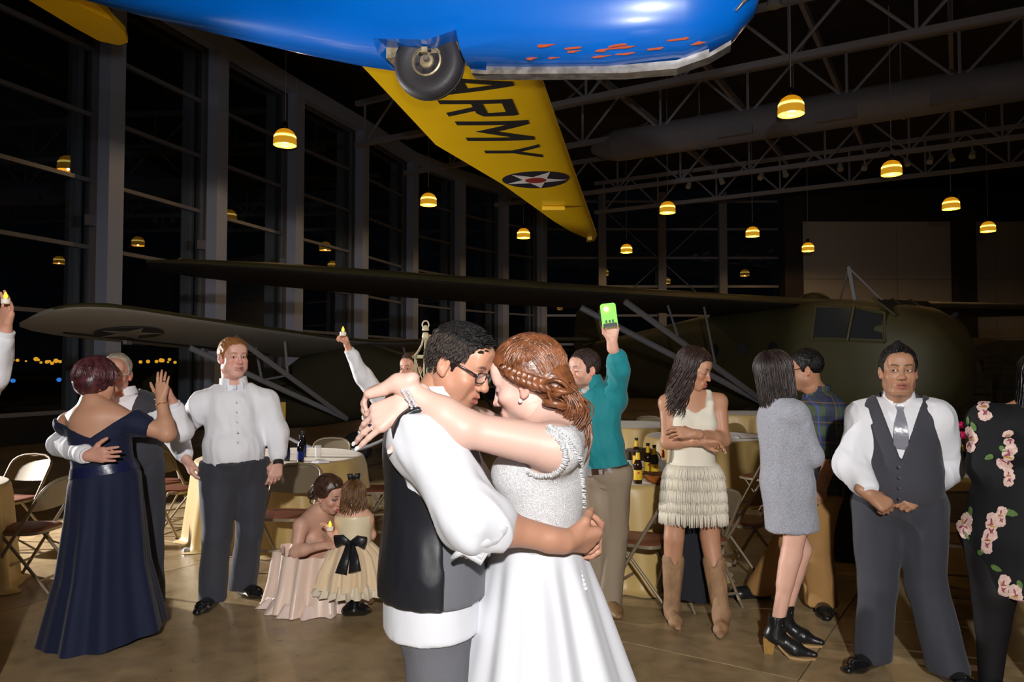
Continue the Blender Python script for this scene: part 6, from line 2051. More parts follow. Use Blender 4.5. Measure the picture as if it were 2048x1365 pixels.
# --- man in waistcoat dancing with the lady in navy
Y0 = 4.86
p = mkpose((.12, -1, 0), P(262, 935, Y0), P(252, 800, Y0), (P(178, 830, Y0 + .05), P(320, 822, Y0 - .05)), (P(122, 888, 4.62), P(362, 862, 4.75)), (P(176, 912, 4.32), P(346, 806, 4.68)),
           (P(255, 1040, 4.8), P(300, 1045, 4.95)), (Vector((P(258, 1150, 4.9).x, 4.82, .09)), Vector((P(300, 1150, 5.0).x, 5.02, .09))), ww=.165, wd=.13, cw=.175, cd=.125, hw=.165, hd=.125, belly=.02, hipw=.09)
hd = Frame(P(233, 748, Y0 - .06), headfwd(14, -4), roll=.06, scale=1.04)
hands = dict(R=(hframe(p, 'R', (1, -.12, .06), (.1, -1, -.05), scale=1.08), 'flat', 1.05), L=(hframe(p, 'L', (-.28, -.25, 1), (.75, .5, .2), scale=1.05), 'flat', 1.05))
r_ = man('balding man in glasses and grey waistcoat dancing behind the lady in navy', srgb(204, 150, 130), p, hd, dict(w=1.0, smile=.3, blush=.4, brow=srgb(150, 115, 90), lip=srgb(165, 90, 85), gaze=(-.3, -.1)), hands, M_shirt, M_chart, ((-.3, -1), (.2, -1)), hairmat('grey blond', srgb(170, 158, 140), .5), vest=M_char, seed=4.0, hairline=[(.13, .14), (.07, .135), (.05, .105), (.03, .06), (.020, .0), (.008, -.01), (.002, .014), (-.024, .014), (-.036, -.01), (-.06, -.05), (-.12, -.08)], hair_t=.005, hair_top=0, vest_hem=.02)
glasses(r_, hd, M_silver, r=.0012, w=.023, h=.015)
vbuttons(r_, p, .05, (.62, .45, .28, .12), ymul=1.02)

# --- lady in the navy gown
Y0 = 4.5
M_navyd = mat('navy chiffon', srgb(16, 24, 52), .75, bump=.1, bscale=20, sheen=.1, spec=.3)
nr = person_root('woman with plum-coloured bob in floor-length navy off-shoulder gown, back turned', (P(212, 1290, Y0).x, Y0, 0))
p = mkpose((-.10, .99, 0), P(212, 965, Y0), P(190, 812, Y0 - .02), (P(268, 846, Y0 - .0), P(138, 846, Y0 + .02)), (P(334, 868, Y0 + .02), P(150, 850, Y0 + .28)), (P(322, 800, 4.57), P(215, 808, Y0 + .36)),
           (Vector((P(230, 1100, Y0).x, Y0, .5)), Vector((P(200, 1100, Y0).x, Y0, .5))), (Vector((P(230, 1100, Y0).x, Y0, .08)), Vector((P(200, 1100, Y0).x, Y0, .08))), hw=.185, hd=.14, ww=.16, wd=.125, cw=.165, cd=.12, bust=.075, shr=.062, arm=.055, fore=.045, wrist=.028, hipw=.085)
hd = Frame(P(196, 768, Y0 + .02), headfwd(132, -4), scale=1.0)
hands = dict(R=(hframe(p, 'R', (.02, .08, 1), (-.05, -1, .1), scale=.98), 'flat', .95), L=(hframe(p, 'L', (.9, .3, .1), (-.1, .4, .9), scale=.95), 'relaxed', .95))
make_body(nr, srgb(196, 146, 118), hd, p, arms='RL', hands=hands, h_arm=.005, hcoarse=.009, shrink=-.002, neck_r=.05, face=dict(fem=1, jaw=.95, fat=.4, smile=.4, blush=.35, lip=srgb(190, 90, 95), brow=srgb(80, 50, 45), closed=True))
Hn = mat('hair plum', srgb(78, 38, 44), .3, bump=.35, bscale=60, var=.55, vscale=34, spec=.6)
hair_cap(nr, hd, Hn, [(.13, .10), (.09, .07), (.07, .045), (.055, .02), (.035, -.035), (.0, -.055), (-.06, -.075), (-.12, -.085)], t=.026, rough=.002, h=.0045, freq=40, top=.02, ears=False, extra=[pe((0, -.05, .0), (.098, .075, .075), k=.04)], temple=-.01)
rg = random.Random(31)
pl = []
for i in range(190):
    az = math.radians(rg.uniform(42, 318)); pts = []; inf = rg.uniform(.020, .036); e_ = rg.uniform(108, 138)
    for j in range(9):
        th = math.radians(5 + (e_ - 5) * j / 8)
        k_ = 1 - .28 * max(0, (math.degrees(th) - 95) / 45)
        pts.append((math.sin(az) * math.sin(th) * (.076 + inf) * k_, -.016 + math.cos(az) * math.sin(th) * (.098 + inf) * k_, .04 + math.cos(th) * (.090 + inf)))
    pl.append((pts, rg.uniform(.004, .007)))
locks(nr, hd, Hn, pl, n=5, flat=.5)
spheres(nr, 'hair_clip', [hd((-.09, -.06, -.03)), hd((-.085, -.075, -.05))], .010, M_silver)
# off-shoulder bodice
q = torso_prims(p, .010)
for s in 'RL': q += [pc(p.sh[s], p.sh[s].lerp(p.el[s], .30), .076, .066, k=.03)]
o = A3(at(p, .60, 0, 0)); Rv, fv, uv = A3(p.R), A3(p.ff), A3(p.up)
def veeback(X, Y, Z):
    x = (X - f32(o[0])) * f32(Rv[0]) + (Y - f32(o[1])) * f32(Rv[1]) + (Z - f32(o[2])) * f32(Rv[2])
    z = (X - f32(o[0])) * f32(uv[0]) + (Y - f32(o[1])) * f32(uv[1]) + (Z - f32(o[2])) * f32(uv[2])
    return (f32(.55) * np.abs(x) - z) * f32(.87)
q += [pf(veeback, 's', .006), plane_i(at(p, .08), -p.up)]
garment(nr, 'bodice', q, M_navyd, h=.0075, fold=.004, fscale=14, fdir=(1, 0, .3), seed=2)
c0 = at(p, .12)
skirt(nr, 'skirt', [(at(p, .24), p.R * .172, p.ff * .145), (at(p, .04), p.R * .200, p.ff * .165), (Vector((c0.x + .01, Y0, .72)), p.R * .215, p.ff * .18), (Vector((c0.x + .01, Y0, .40)), p.R * .245, p.ff * .22), (Vector((c0.x + .012, Y0, .006)), p.R * .335, p.ff * .30)], M_navyd, nf=8, amp=.022, seed=5, n=120, hem=.0)
skirt(nr, 'sash', [(at(p, .25), p.R * .178, p.ff * .150), (at(p, .13), p.R * .194, p.ff * .160)], mat('navy satin', srgb(26, 30, 66), .3, bump=.2, bscale=30), nf=5, amp=.002, n=60)
ring_torus(nr, 'bracelet', p.el['R'].lerp(p.wr['R'], .85), p.wr['R'] - p.el['R'], .033, .0028, M_gold)
ring_torus(nr, 'ring', hands['R'][0]((.012, .105, 0)), (0, 0, 1), .011, .0022, M_dark)

# --- crouching lady in blush gown
Y0 = 5.2
M_blush = mat('blush satin', srgb(226, 200, 184), .35, bump=.1, bscale=7, sheen=.3)
M_tulle = mat('champagne tulle', srgb(222, 196, 160), .7, sheen=.5, bump=.25, bscale=60)
cr = person_root('woman in blush gown crouching to the little girl', (P(625, 1190, Y0).x, Y0, 0))
p = mkpose((.80, -.42, 0), P(612, 1130, Y0 + .06), P(636, 1032, Y0 - .02), (P(602, 1052, Y0 - .16), P(668, 1040, Y0 + .14)), (P(592, 1104, Y0 - .22), P(680, 1090, Y0 + .02)), (P(646, 1092, Y0 - .28), P(668, 1086, Y0 - .12)),
           (Vector((P(680, 1120, Y0).x, Y0 - .12, .42)), Vector((P(690, 1120, Y0).x, Y0 + .12, .42))), (Vector((P(628, 1120, Y0).x, Y0 - .08, .09)), Vector((P(640, 1120, Y0).x, Y0 + .12, .09))), hw=.14, hd=.11, ww=.12, wd=.10, cw=.135, cd=.1, bust=.06, shr=.05, arm=.044, fore=.038, wrist=.025, hipw=.08)
hd = Frame(P(659, 992, Y0 - .05), headfwd(62, -12), roll=-.05, scale=.98)
hands = dict(R=(hframe(p, 'R', (.95, -.1, .15), (0, -.5, .85), scale=.92), 'relaxed', .9), L=(hframe(p, 'L', (.3, -.9, .1), (.3, 0, .9), scale=.92), 'relaxed', .9))
make_body(cr, srgb(206, 160, 138), hd, p, arms='RL', hands=hands, h_arm=.005, hcoarse=.009, shrink=-.001, neck_r=.042, face=dict(fem=1, w=.95, jaw=.85, liner=.9, lip=srgb(190, 80, 95), brow=srgb(60, 40, 30), blush=.3, gaze=(.3, -.4), mouth=.002))
Hc = mat('hair brown', srgb(66, 44, 32), .35, bump=.3, bscale=70, var=.4, vscale=40, spec=.55)
hair_cap(cr, hd, Hc, [(.13, .11), (.09, .085), (.075, .075), (.055, .052), (.035, .01), (.01, -.005), (-.03, -.02), (-.06, -.05), (-.12, -.06)], t=.017, rough=.003, h=.0045, freq=60, top=.014, ears=False, extra=[pe((.0, -.105, -.015), (.052, .045, .048), k=.02)])
pl = []
for i in range(26):
    c = Vector((0, -.108, -.015)) + Vector((rg.gauss(0, .02), rg.gauss(0, .016), rg.gauss(0, .02)))
    a_ = Vector((rg.uniform(-1, 1), rg.uniform(-1, 1), rg.uniform(-1, 1))).normalized(); e1 = a_.orthogonal().normalized(); e2 = a_.cross(e1)
    pl.append(([c + (e1 * math.cos(t) + e2 * math.sin(t)) * .026 for t in np.linspace(0, 4.4, 10)], .007))
locks(cr, hd, Hc, pl, n=6, name='bun_curls')
mb = MB(); mb.lathe([(.001, .007), (.007, 0), (.001, -.007)], hd((.078, .004, -.046)), 8); link('earring', mb, M_silver, cr)
q = torso_prims(p, .008) + [plane_i(at(p, .70), p.up), plane_i(at(p, .0), -p.up)]
garment(cr, 'bodice', q, mat('blush sequin bodice', srgb(206, 176, 160), .3, .3, bump=.6, bscale=160), h=.007)
cx, cy = P(628, 1190, Y0).x, Y0
skirt(cr, 'skirt', [(at(p, .26), p.R * .125, p.ff * .115), (at(p, .02) + Vector((.03, 0, -.01)), Vector((.215, 0, 0)), Vector((0, .22, 0))), (Vector((cx + .05, cy, .36)), Vector((.30, 0, 0)), Vector((0, .29, 0))), (Vector((cx + .03, cy, .16)), Vector((.305, 0, 0)), Vector((0, .31, 0))), (Vector((cx + .03, cy, .004)), Vector((.345, 0, 0)), Vector((0, .35, 0)))], M_blush, nf=11, amp=.03, amp0=.004, seed=8, n=140, grow=.8)
skirt(cr, 'tulle_hem', [(Vector((cx + .035, cy, .07)), Vector((.32, 0, 0)), Vector((0, .325, 0))), (Vector((cx + .035, cy, .003)), Vector((.375, 0, 0)), Vector((0, .375, 0)))], mat('blush tulle', srgb(230, 206, 196), .8, bump=.3, bscale=50), nf=17, amp=.02, amp0=.012, seed=9, n=140)
strap = at(p, .9, .09, .05)

# --- little girl
Y0 = 4.95
gi = person_root('toddler girl in champagne dress with black sash bow, back turned', (P(706, 1215, Y0).x, Y0, 0))
p = mkpose((.25, 1, 0), P(708, 1095, Y0), P(708, 1026, Y0), (P(736, 1040, Y0 - .0), P(682, 1040, Y0)), (P(742, 1070, Y0 + .05), P(676, 1082, Y0 - .02)), (P(738, 1082, Y0 + .12), P(659, 1066, Y0 - .06)),
           (Vector((P(713, 1200, Y0).x, Y0 - .04, .21)), Vector((P(692, 1200, Y0).x, Y0 + .06, .21))), (Vector((P(713, 1200, Y0).x, Y0 - .06, .07)), Vector((P(690, 1200, Y0).x, Y0 + .10, .07))), hw=.095, hd=.08, ww=.085, wd=.075, cw=.09, cd=.072, shr=.034, arm=.03, fore=.026, wrist=.019, thigh=.055, knee=.04, ank=.027, hipw=.045)
hd = Frame(P(707, 995, Y0 + .01), headfwd(-160, -6), scale=.78)
hands = dict(R=(hframe(p, 'R', (-.3, .8, .2), (.8, .2, .3), scale=.58), 'relaxed', 1.2), L=(hframe(p, 'L', (-.35, -.1, .9), (.75, .2, .1), scale=.6), 'grip', 1.2))
make_body(gi, srgb(228, 176, 150), hd, p, arms='RL', hands=hands, h_arm=.0045, hcoarse=.008, shrink=-.001, neck_r=.035, face=dict(fem=1, fat=.8, blush=.3))
Hk = mat('hair light brown', srgb(104, 72, 44), .38, bump=.3, bscale=70, var=.45, vscale=40)
hair_cap(gi, hd, Hk, [(.13, .10), (.085, .075), (.06, .06), (.035, .0), (0, -.03), (-.06, -.06), (-.12, -.08)], t=.014, rough=.003, h=.0048, ears=False)
locks(gi, hd, Hk, long_hair(rg, 60, 300, 260, .16, wave=.014, freq=46, r=.0042, start=.014), flat=.6)
mb = MB()
for sg in (-1, 1):
    mb.tube([hd((0, -.03, .155)), hd((sg * .02, -.03, .175)), hd((sg * .05, -.03, .17))], [.008, .018, .022], 8, flat=.5)
link('hair_bow', mb, M_dark, gi, smooth=True)
q = torso_prims(p, .008) + [plane_i(at(p, .95), p.up), plane_i(at(p, .1), -p.up)]
for s, sg in (('R', 1), ('L', -1)): q.append(pc(p.sh[s] + p.R * sg * .012, p.sh[s] + p.R * sg * .1, .034, .05, k=.006, op='s'))
garment(gi, 'dress_bodice', q, mat('champagne satin', srgb(226, 210, 176), .35, bump=.1, bscale=20), h=.006)
M_sash = mat('black sash', (.012, .012, .016), .4, bump=.3, bscale=30)
skirt(gi, 'sash', [(at(p, .36), p.R * .098, p.ff * .09), (at(p, .12), p.R * .112, p.ff * .102)], M_sash, nf=4, amp=.003, n=48)
bc = at(p, .22, .03, -.115)
mb = MB()
for sg in (-1, 1):
    mb.tube([bc, bc + p.R * sg * .05 + UPV * .022, bc + p.R * sg * .105 + UPV * .008], [.016, .034, .042], 8, flat=.4, flatdir=p.ff)
mb.tube([bc + p.R * .01, bc + p.R * .05 - UPV * .07 - p.ff * .05, bc + p.R * .075 - UPV * .15 - p.ff * .09], [.018, .032, .045], 8, flat=.25, flatdir=p.ff)
mb.tube([bc - p.R * .01, bc - p.R * .01 - UPV * .08 - p.ff * .05, bc - p.R * .02 - UPV * .17 - p.ff * .09], [.018, .030, .042], 8, flat=.25, flatdir=p.ff)
link('sash_bow', mb, M_sash, gi, smooth=True)
z0 = at(p, .16)
skirt(gi, 'skirt', [(at(p, .18), p.R * .105, p.ff * .098), (Vector((z0.x, Y0, z0.z - .07)), Vector((.165, 0, 0)), Vector((0, .16, 0))), (Vector((z0.x, Y0, .28)), Vector((.215, 0, 0)), Vector((0, .21, 0))), (Vector((z0.x, Y0, .19)), Vector((.232, 0, 0)), Vector((0, .225, 0)))], M_tulle, nf=16, amp=.016, amp0=.003, seed=4, n=130, grow=.7)
skirt(gi, 'petticoat', [(Vector((z0.x, Y0, .22)), Vector((.215, 0, 0)), Vector((0, .21, 0))), (Vector((z0.x, Y0, .145)), Vector((.245, 0, 0)), Vector((0, .24, 0)))], mat('ivory net', srgb(214, 200, 178), .8, bump=.3, bscale=80), nf=23, amp=.014, amp0=.01, seed=6, n=140)
for s, d in (('R', (.9, .2)), ('L', (.7, .6))): shoe(gi, p.an[s], d, M_shoe, length=.145, w=.024, toe_r=.018, h=.0045)

# --- man holding up a candle and a lantern
Y0 = 6.3
p = mkpose((-.15, -1, 0), P(815, 905, Y0), P(815, 790, Y0), (P(768, 810, Y0), P(862, 806, Y0)), (P(726, 752, Y0 - .12), P(885, 745, Y0 - .12)), (P(698, 700, Y0 - .22), P(880, 696, Y0 - .22)),
           (P(800, 1020, Y0), P(835, 1020, Y0)), (Vector((P(800, 1100, Y0).x, Y0, .09)), Vector((P(835, 1100, Y0).x, Y0, .09))), hipw=.08)
hd = Frame(P(822, 738, Y0 - .05), headfwd(-30, 0), scale=1.02)
fL = hframe(p, 'L', (-.45, -.15, .5), (.3, -.6, .6), scale=1.05)
hands = dict(R=(hframe(p, 'R', (-.3, -.1, 1), (.7, .4, .2), scale=1.05), 'grip', 1.05), L=(fL, 'grip', 1.05))
lantern_hand = fL; candle_hand = hands['R'][0]
man('man in the background raising a candle and a cream lantern', srgb(212, 156, 130), p, hd, dict(blush=.3, brow=srgb(90, 60, 45)), hands, M_shirt, M_chart, ((0, -1), (0, -1)), hairmat('brown short', srgb(70, 48, 38), .5), vest=M_char, seed=6.0)

# --- man in teal shirt with phone
Y0 = 5.05
M_teal = mat('teal cotton', srgb(10, 132, 140), .75, bump=.25, bscale=16, sheen=.15)
p = mkpose((-.75, -.65, 0), P(1208, 945, Y0), P(1186, 775, Y0), (P(1150, 806, Y0 + .1), P(1228, 800, Y0 - .02)), (P(1136, 875, Y0 + .05), P(1238, 738, Y0 - .18)), (P(1140, 930, Y0 - .1), P(1224, 684, Y0 - .26)),
           (P(1190, 1065, Y0 + .02), P(1226, 1062, Y0)), (Vector((P(1180, 1180, Y0).x, Y0 + .02, .09)), Vector((P(1216, 1180, Y0).x, Y0 - .03, .09))), ww=.155, wd=.125, cw=.165, cd=.12, hipw=.08, shr=.064)
hd = Frame(P(1168, 740, Y0 - .02), headfwd(-62, -4), scale=1.03)
fP = hframe(p, 'L', (.02, -.08, 1), (.2, .95, .1), scale=1.05)
hands = dict(R=(hframe(p, 'R', (.1, -.3, -1), (-.8, -.5, 0), scale=1.05), 'relaxed', 1.05), L=(fP, 'hook', 1.05))
phone_hand = fP
r_ = man('bearded man in teal shirt and khakis holding a glowing phone overhead', srgb(222, 170, 148), p, hd, dict(stubble=.75, stub_col=srgb(110, 78, 62), beard=1, brow=srgb(90, 64, 50), blush=.35, closed=True), hands, M_teal, mat('khaki cotton', srgb(146, 130, 110), .8, bump=.25, bscale=12), ((-.4, -1), (.15, -1)), hairmat('dark brown short', srgb(56, 42, 38), .5), sleeve='rolled', seed=7.0, leg=(.105, .092, .092), shoe_m=mat('tan leather', srgb(128, 100, 66), .5), open_coll=34, coll=True, hairline=[(.13, .11), (.085, .085), (.06, .075), (.045, .06), (.030, .03), (.022, -.03), (.008, -.035), (.002, .012), (-.024, .014), (-.036, -.012), (-.06, -.05), (-.12, -.085)], tuck=.06)
skirt(r_, 'belt', [(at(p, .085), p.R * .182, p.ff * .158), (at(p, .02), p.R * .190, p.ff * .160)], mat('brown belt', srgb(74, 46, 34), .35, bump=.3, bscale=50), nf=4, amp=.0, n=56, thick=.008)
bkl = at(p, .052, .0, .166)
mb = MB(); mb.box(bkl, (.07, .02, .05), Matrix((p.R, p.ff, p.up)).transposed()); link('belt_buckle', mb, M_silver, r_)
for x in (-.15, -.1, .1, .15):
    c = at(p, .052, x, .150 * math.sqrt(max(.02, 1 - (x / .19) ** 2)) + .012)
    mb = MB(); mb.box(c, (.02, .012, .03), Matrix((p.R, p.ff, p.up)).transposed()); link('belt_concho', mb, M_silver, r_)
garment(r_, 'undershirt', [pe(p.neck - p.up * .05 + p.ff * .035, (.06, .07, .09), p.ax), plane_i(p.neck + p.up * .03, p.up)], mat('grey undershirt', srgb(186, 178, 170), .8), h=.008)

# --- woman in the fringed cream dress
Y0 = 4.78
M_cream = mat('cream knit', srgb(226, 218, 200), .8, bump=.2, bscale=90, sheen=.2)
fw = person_root('dark-haired woman in cream fringed dress and cowboy boots, arms crossed', (P(1388, 1240, Y0).x, Y0, 0))
p = mkpose((-.05, -1, 0), P(1386, 960, Y0), P(1384, 790, Y0 + .02), (P(1334, 806, Y0), P(1438, 804, Y0 + .02)), (P(1336, 884, Y0 - .02), P(1446, 880, Y0 - .02)), (P(1404, 884, Y0 - .17), P(1388, 868, Y0 - .215)),
           (P(1348, 1076, Y0 - .03), P(1420, 1074, Y0)), (Vector((P(1345, 1215, Y0).x, Y0 + .02, .10)), Vector((P(1432, 1215, Y0).x, Y0 - .12, .10))), hw=.165, hd=.125, ww=.13, wd=.105, cw=.142, cd=.105, bust=.065, shr=.052, arm=.049, fore=.041, wrist=.027, thigh=.088, knee=.06, ank=.042, hipw=.095)
hd = Frame(P(1390, 742, Y0 - .02), headfwd(56, -14), roll=.1, scale=.99)
hands = dict(R=(hframe(p, 'R', (1, -.15, -.15), (.2, .5, .6), scale=.93), 'relaxed', .92), L=(hframe(p, 'L', (-1, -.02, .1), (.0, -.9, .35), scale=.93), 'relaxed', .92))
make_body(fw, srgb(186, 136, 106), hd, p, arms='RL', hands=hands, h_arm=.005, hcoarse=.009, shrink=-.001, neck_r=.044, face=dict(fem=1, w=.96, jaw=.9, smile=1.0, lip=srgb(190, 90, 85), brow=srgb(40, 28, 22), blush=.3, liner=.6, closed=True))
Hd = mat('hair dark brown', srgb(48, 32, 28), .42, bump=.3, bscale=70, var=.4, vscale=40, spec=.55)
hair_cap(fw, hd, Hd, [(.13, .11), (.09, .085), (.07, .07), (.05, .045), (.03, .0), (0, -.03), (-.06, -.06), (-.12, -.08)], t=.019, rough=.003, h=.0048, top=.012, ears=False)
locks(fw, hd, Hd, long_hair(rg, 62, 305, 430, .32, wave=.022, freq=30, r=.0048, start=.022, spread=2.2) , flat=.6)
q = torso_prims(p, .007, upper=False)
q += [plane_i(at(p, .84), p.up), pc(at(p, .86, 0, .15), at(p, 1.0, 0, .10), .062, .09, k=.01, op='s')]
for s, sg in (('R', 1), ('L', -1)):
    S_ = p.neck.lerp(p.sh[s], .58) + p.up * .036
    q += [pc(at(p, .74, sg * .088, .082), at(p, .90, sg * .094, .078), .030, .026, k=.02), pc(at(p, .90, sg * .094, .078), S_ + p.ff * .02, .026, .021, k=.012), pc(S_ + p.ff * .02, S_ - p.ff * .03, .021, .021, k=.012), pc(at(p, .72, sg * .095, -.075), S_ - p.ff * .03, .028, .021, k=.02)]
q += [plane_i(at(p, .12), -p.up)]
garment(fw, 'dress_top', q, M_cream, h=.007)
# tiers of fringe: every strand its own
tz = [.14, .02, -.12, -.25, -.36]
base = [(at(p, .2), p.R * .150, p.ff * .125), (at(p, .02), p.R * .186, p.ff * .148), (at(p, -.22), p.R * .196, p.ff * .158), (at(p, -.39), p.R * .200, p.ff * .160)]
skirt(fw, 'skirt_lining', base, M_cream, nf=4, amp=.004, n=72)
def ring_at(t):
    ks = [.2, .02, -.22, -.39]
    for (a_, ra), (b_, rb) in zip(list(zip(ks, base))[:-1], list(zip(ks, base))[1:]):
        if a_ >= t >= b_:
            k_ = (a_ - t) / (a_ - b_); return [ra[i].lerp(rb[i], k_) for i in range(3)]
    return base[-1]
rgf = random.Random(6)
for ti, (t0, t1) in enumerate(zip((.18, .05, -.09, -.22, -.33), (.02, -.11, -.25, -.36, -.50))):
    mb = MB()
    c0, x0, y0 = ring_at(t0); c1, x1, y1 = ring_at(max(t1, -.39))
    if t1 < -.39: c1 = at(p, t1)
    nst = 130
    for k in range(nst):
        a = 2 * PI * k / nst; j = rgf.uniform(-.02, .02)
        d0 = (x0 * math.cos(a) + y0 * math.sin(a)) * 1.025; d1 = (x1 * math.cos(a + j) + y1 * math.sin(a + j)) * (1.045 + rgf.uniform(0, .03))
        mb.tube([c0 + d0, (c0 + d0).lerp(c1 + d1, .5) + d0.normalized() * .004, c1 + d1 + UPV * rgf.uniform(-.008, .008)], [.0045, .0048, .004], 4)
    o_ = link('fringe_tier', mb, M_cream, fw, smooth=True, fix=False); o_['kind'] = 'stuff'
M_boot = mat('tan suede boot', srgb(150, 116, 84), .75, bump=.35, bscale=30, var=.15, vscale=14)
for s, d in (('R', Vector((-.05, -1, 0))), ('L', Vector((-.32, -1, 0)))):
    an = p.an[s]; kn = p.kn[s]; g = Vector((an.x, an.y, 0)); d.normalize(); sd = Vector((-d.y, d.x, 0))
    top = an.lerp(kn, .66)
    q = [pc(g + UPV * .09, g + UPV * .02 - d * .01, .045, .040, k=.02), pc(g - d * .02 + UPV * .05, g + d * .13 + UPV * .035, .042, .040, k=.03), pc(g + d * .13 + UPV * .035, g + d * .215 + UPV * .026, .040, .020, k=.02, sq=(UPV, .8)),
         pc(g + UPV * .09, top, .050, .066, k=.03), pc(g - d * .045 + UPV * .0, g - d * .04 + UPV * .05, .03, .035, k=.01), pc(g + d * .035 + UPV * .0, g + d * .06 + UPV * .0, .03, .02, k=.01, op='s'),
         pc(top - UPV * .04, top + UPV * .1, .048, .056, k=.004, op='s'),
         pc(top + d * .07 - UPV * .0, top + d * .07 + UPV * .08, .022, .045, k=.008, op='s'), pc(top - d * .07, top - d * .07 + UPV * .08, .022, .045, k=.008, op='s'), plane_i(top + UPV * .035, UPV), pf(lambda X, Y, Z: -Z)]
    garment(fw, 'cowboy_boot', q, M_boot, h=.006, fold=.004, fscale=16, seed=4)
ring_torus(fw, 'bracelet', p.el['L'].lerp(p.wr['L'], .82), p.wr['L'] - p.el['L'], .030, .004, mat('lilac band', srgb(140, 110, 150), .5))

# --- man in plaid shirt
Y0 = 5.05
def plaid_mat():
    m = bpy.data.materials.new('green blue plaid'); m.use_nodes = True
    nt = m.node_tree; N = nt.nodes; L = nt.links; b = N['Principled BSDF']; b.inputs['Roughness'].default_value = .8
    tc = N.new('ShaderNodeTexCoord'); sp = N.new('ShaderNodeSeparateXYZ'); L.new(tc.outputs['Object'], sp.inputs[0])
    def band(sock, freq, ph, width):
        a = N.new('ShaderNodeMath'); a.operation = 'MULTIPLY_ADD'; a.inputs[1].default_value = freq; a.inputs[2].default_value = ph; L.new(sock, a.inputs[0])
        f = N.new('ShaderNodeMath'); f.operation = 'FRACT'; L.new(a.outputs[0], f.inputs[0])
        c = N.new('ShaderNodeMath'); c.operation = 'LESS_THAN'; c.inputs[1].default_value = width; L.new(f.outputs[0], c.inputs[0]); return c.outputs[0]
    col = None
    base = (*srgb(58, 74, 50), 1)
    layers = [(sp.outputs[0], 9.0, 0, .5, srgb(30, 38, 74), .75), (sp.outputs[2], 8.0, .2, .5, srgb(28, 36, 70), .7), (sp.outputs[0], 9.0, .55, .05, srgb(120, 84, 50), .8), (sp.outputs[2], 8.0, .05, .05, srgb(116, 84, 50), .8), (sp.outputs[0], 9.0, .3, .05, srgb(60, 70, 150), .8)]
    prev = None
    for s_, f_, p_, w_, c_, k_ in layers:
        mx = N.new('ShaderNodeMix'); mx.data_type = 'RGBA'
        mu = N.new('ShaderNodeMath'); mu.operation = 'MULTIPLY'; mu.inputs[1].default_value = k_; L.new(band(s_, f_, p_, w_), mu.inputs[0]); L.new(mu.outputs[0], mx.inputs[0])
        if prev is None: mx.inputs[6].default_value = base
        else: L.new(prev, mx.inputs[6])
        mx.inputs[7].default_value = (*c_, 1); prev = mx.outputs[2]
    L.new(prev, b.inputs['Base Color'])
    return m
M_plaid = plaid_mat()
p = mkpose((-1, .12, 0), P(1632, 985, Y0), P(1638, 790, Y0), (P(1650, 820, Y0 + .2), P(1664, 824, Y0 - .18)), (P(1600, 890, Y0 + .25), P(1668, 908, Y0 - .22)), (P(1560, 930, Y0 + .1), P(1646, 965, Y0 - .24)),
           (P(1580, 1085, Y0 + .08), P(1630, 1085, Y0 - .06)), (Vector((P(1535, 1185, Y0 + .1).x, Y0 + .22, .09)), Vector((P(1636, 1200, Y0).x, Y0 - .05, .09))), ww=.16, wd=.15, cw=.17, cd=.145, hw=.165, hd=.15, belly=.02, shr=.068, arm=.06, fore=.05, wrist=.034)
hd = Frame(P(1610, 740, Y0), headfwd(-110, -8), scale=1.04)
hands = dict(R=(hframe(p, 'R', (-.8, -.4, 0), (0, .9, .3), scale=1.05), 'relaxed', 1.1), L=(hframe(p, 'L', (-.25, -.1, -1), (.3, -.95, 0), scale=1.08), 'relaxed', 1.1))
r_ = man('man in green and blue plaid shirt and tan trousers kissing the woman in grey', srgb(180, 130, 100), p, hd, dict(w=1.03, fat=.7, stubble=.3, stub_col=srgb(70, 48, 36), closed=True, brow=(.015, .012, .01)), hands, M_plaid, mat('tan twill', srgb(164, 122, 70), .8, bump=.25, bscale=14), ((-1, -.05), (-.25, -1)), hairmat('black short', srgb(16, 14, 14), .4), sleeve='half', seed=9.0, hem_open=-.08, leg=(.115, .10, .098), tuck=.02, shoe_m=mat('black leather', (.012, .012, .013), .3), sleeve_r=(.09, .086, .06), shoe_len=.3)
glasses(r_, hd, mg)
M_ink_t = mat('tattoo ink', srgb(70, 52, 46), .6)
e_, w_ = p.el['L'], p.wr['L']; dd = (w_ - e_).normalized()
for k in range(5):
    a = e_ + dd * .03 + Vector((-.03 + .014 * k, -.0485, .0 - .004 * (k % 2)))
    mb = MB(); mb.tube([a, a + dd * .022 + Vector((.003, 0, 0)), a + dd * .034], [.004, .005, .002], 5); link('tattoo_mark', mb, M_ink_t, r_)

# --- woman in the grey dress
Y0 = 4.32
M_knit = mat('heather grey knit', srgb(158, 160, 170), .85, bump=.3, bscale=150, var=.22, vscale=160, sheen=.2)
gw = person_root('woman in loose grey knit dress and black heeled boots, kissing', (P(1575, 1290, Y0).x, Y0, 0))
p = mkpose((.75, .55, 0), P(1577, 985, Y0), P(1560, 806, Y0), (P(1590, 828, Y0 - .14), P(1545, 832, Y0 + .14)), (P(1622, 912, Y0 - .1), P(1560, 905, Y0 + .25)), (P(1600, 895, Y0 + .16), P(1600, 880, Y0 + .3)),
           (P(1583, 1110, Y0 - .06), P(1604, 1100, Y0 + .1)), (Vector((P(1545, 1240, Y0).x, Y0 - .08, .17)), Vector((P(1588, 1225, Y0).x, Y0 + .12, .17))), hw=.13, hd=.11, ww=.12, wd=.105, cw=.135, cd=.11, shr=.052, thigh=.078, knee=.056, ank=.036, hipw=.075, fore=.038, wrist=.026)
hd = Frame(P(1553, 750, Y0 + .02), headfwd(118, 6), roll=.08, scale=.98)
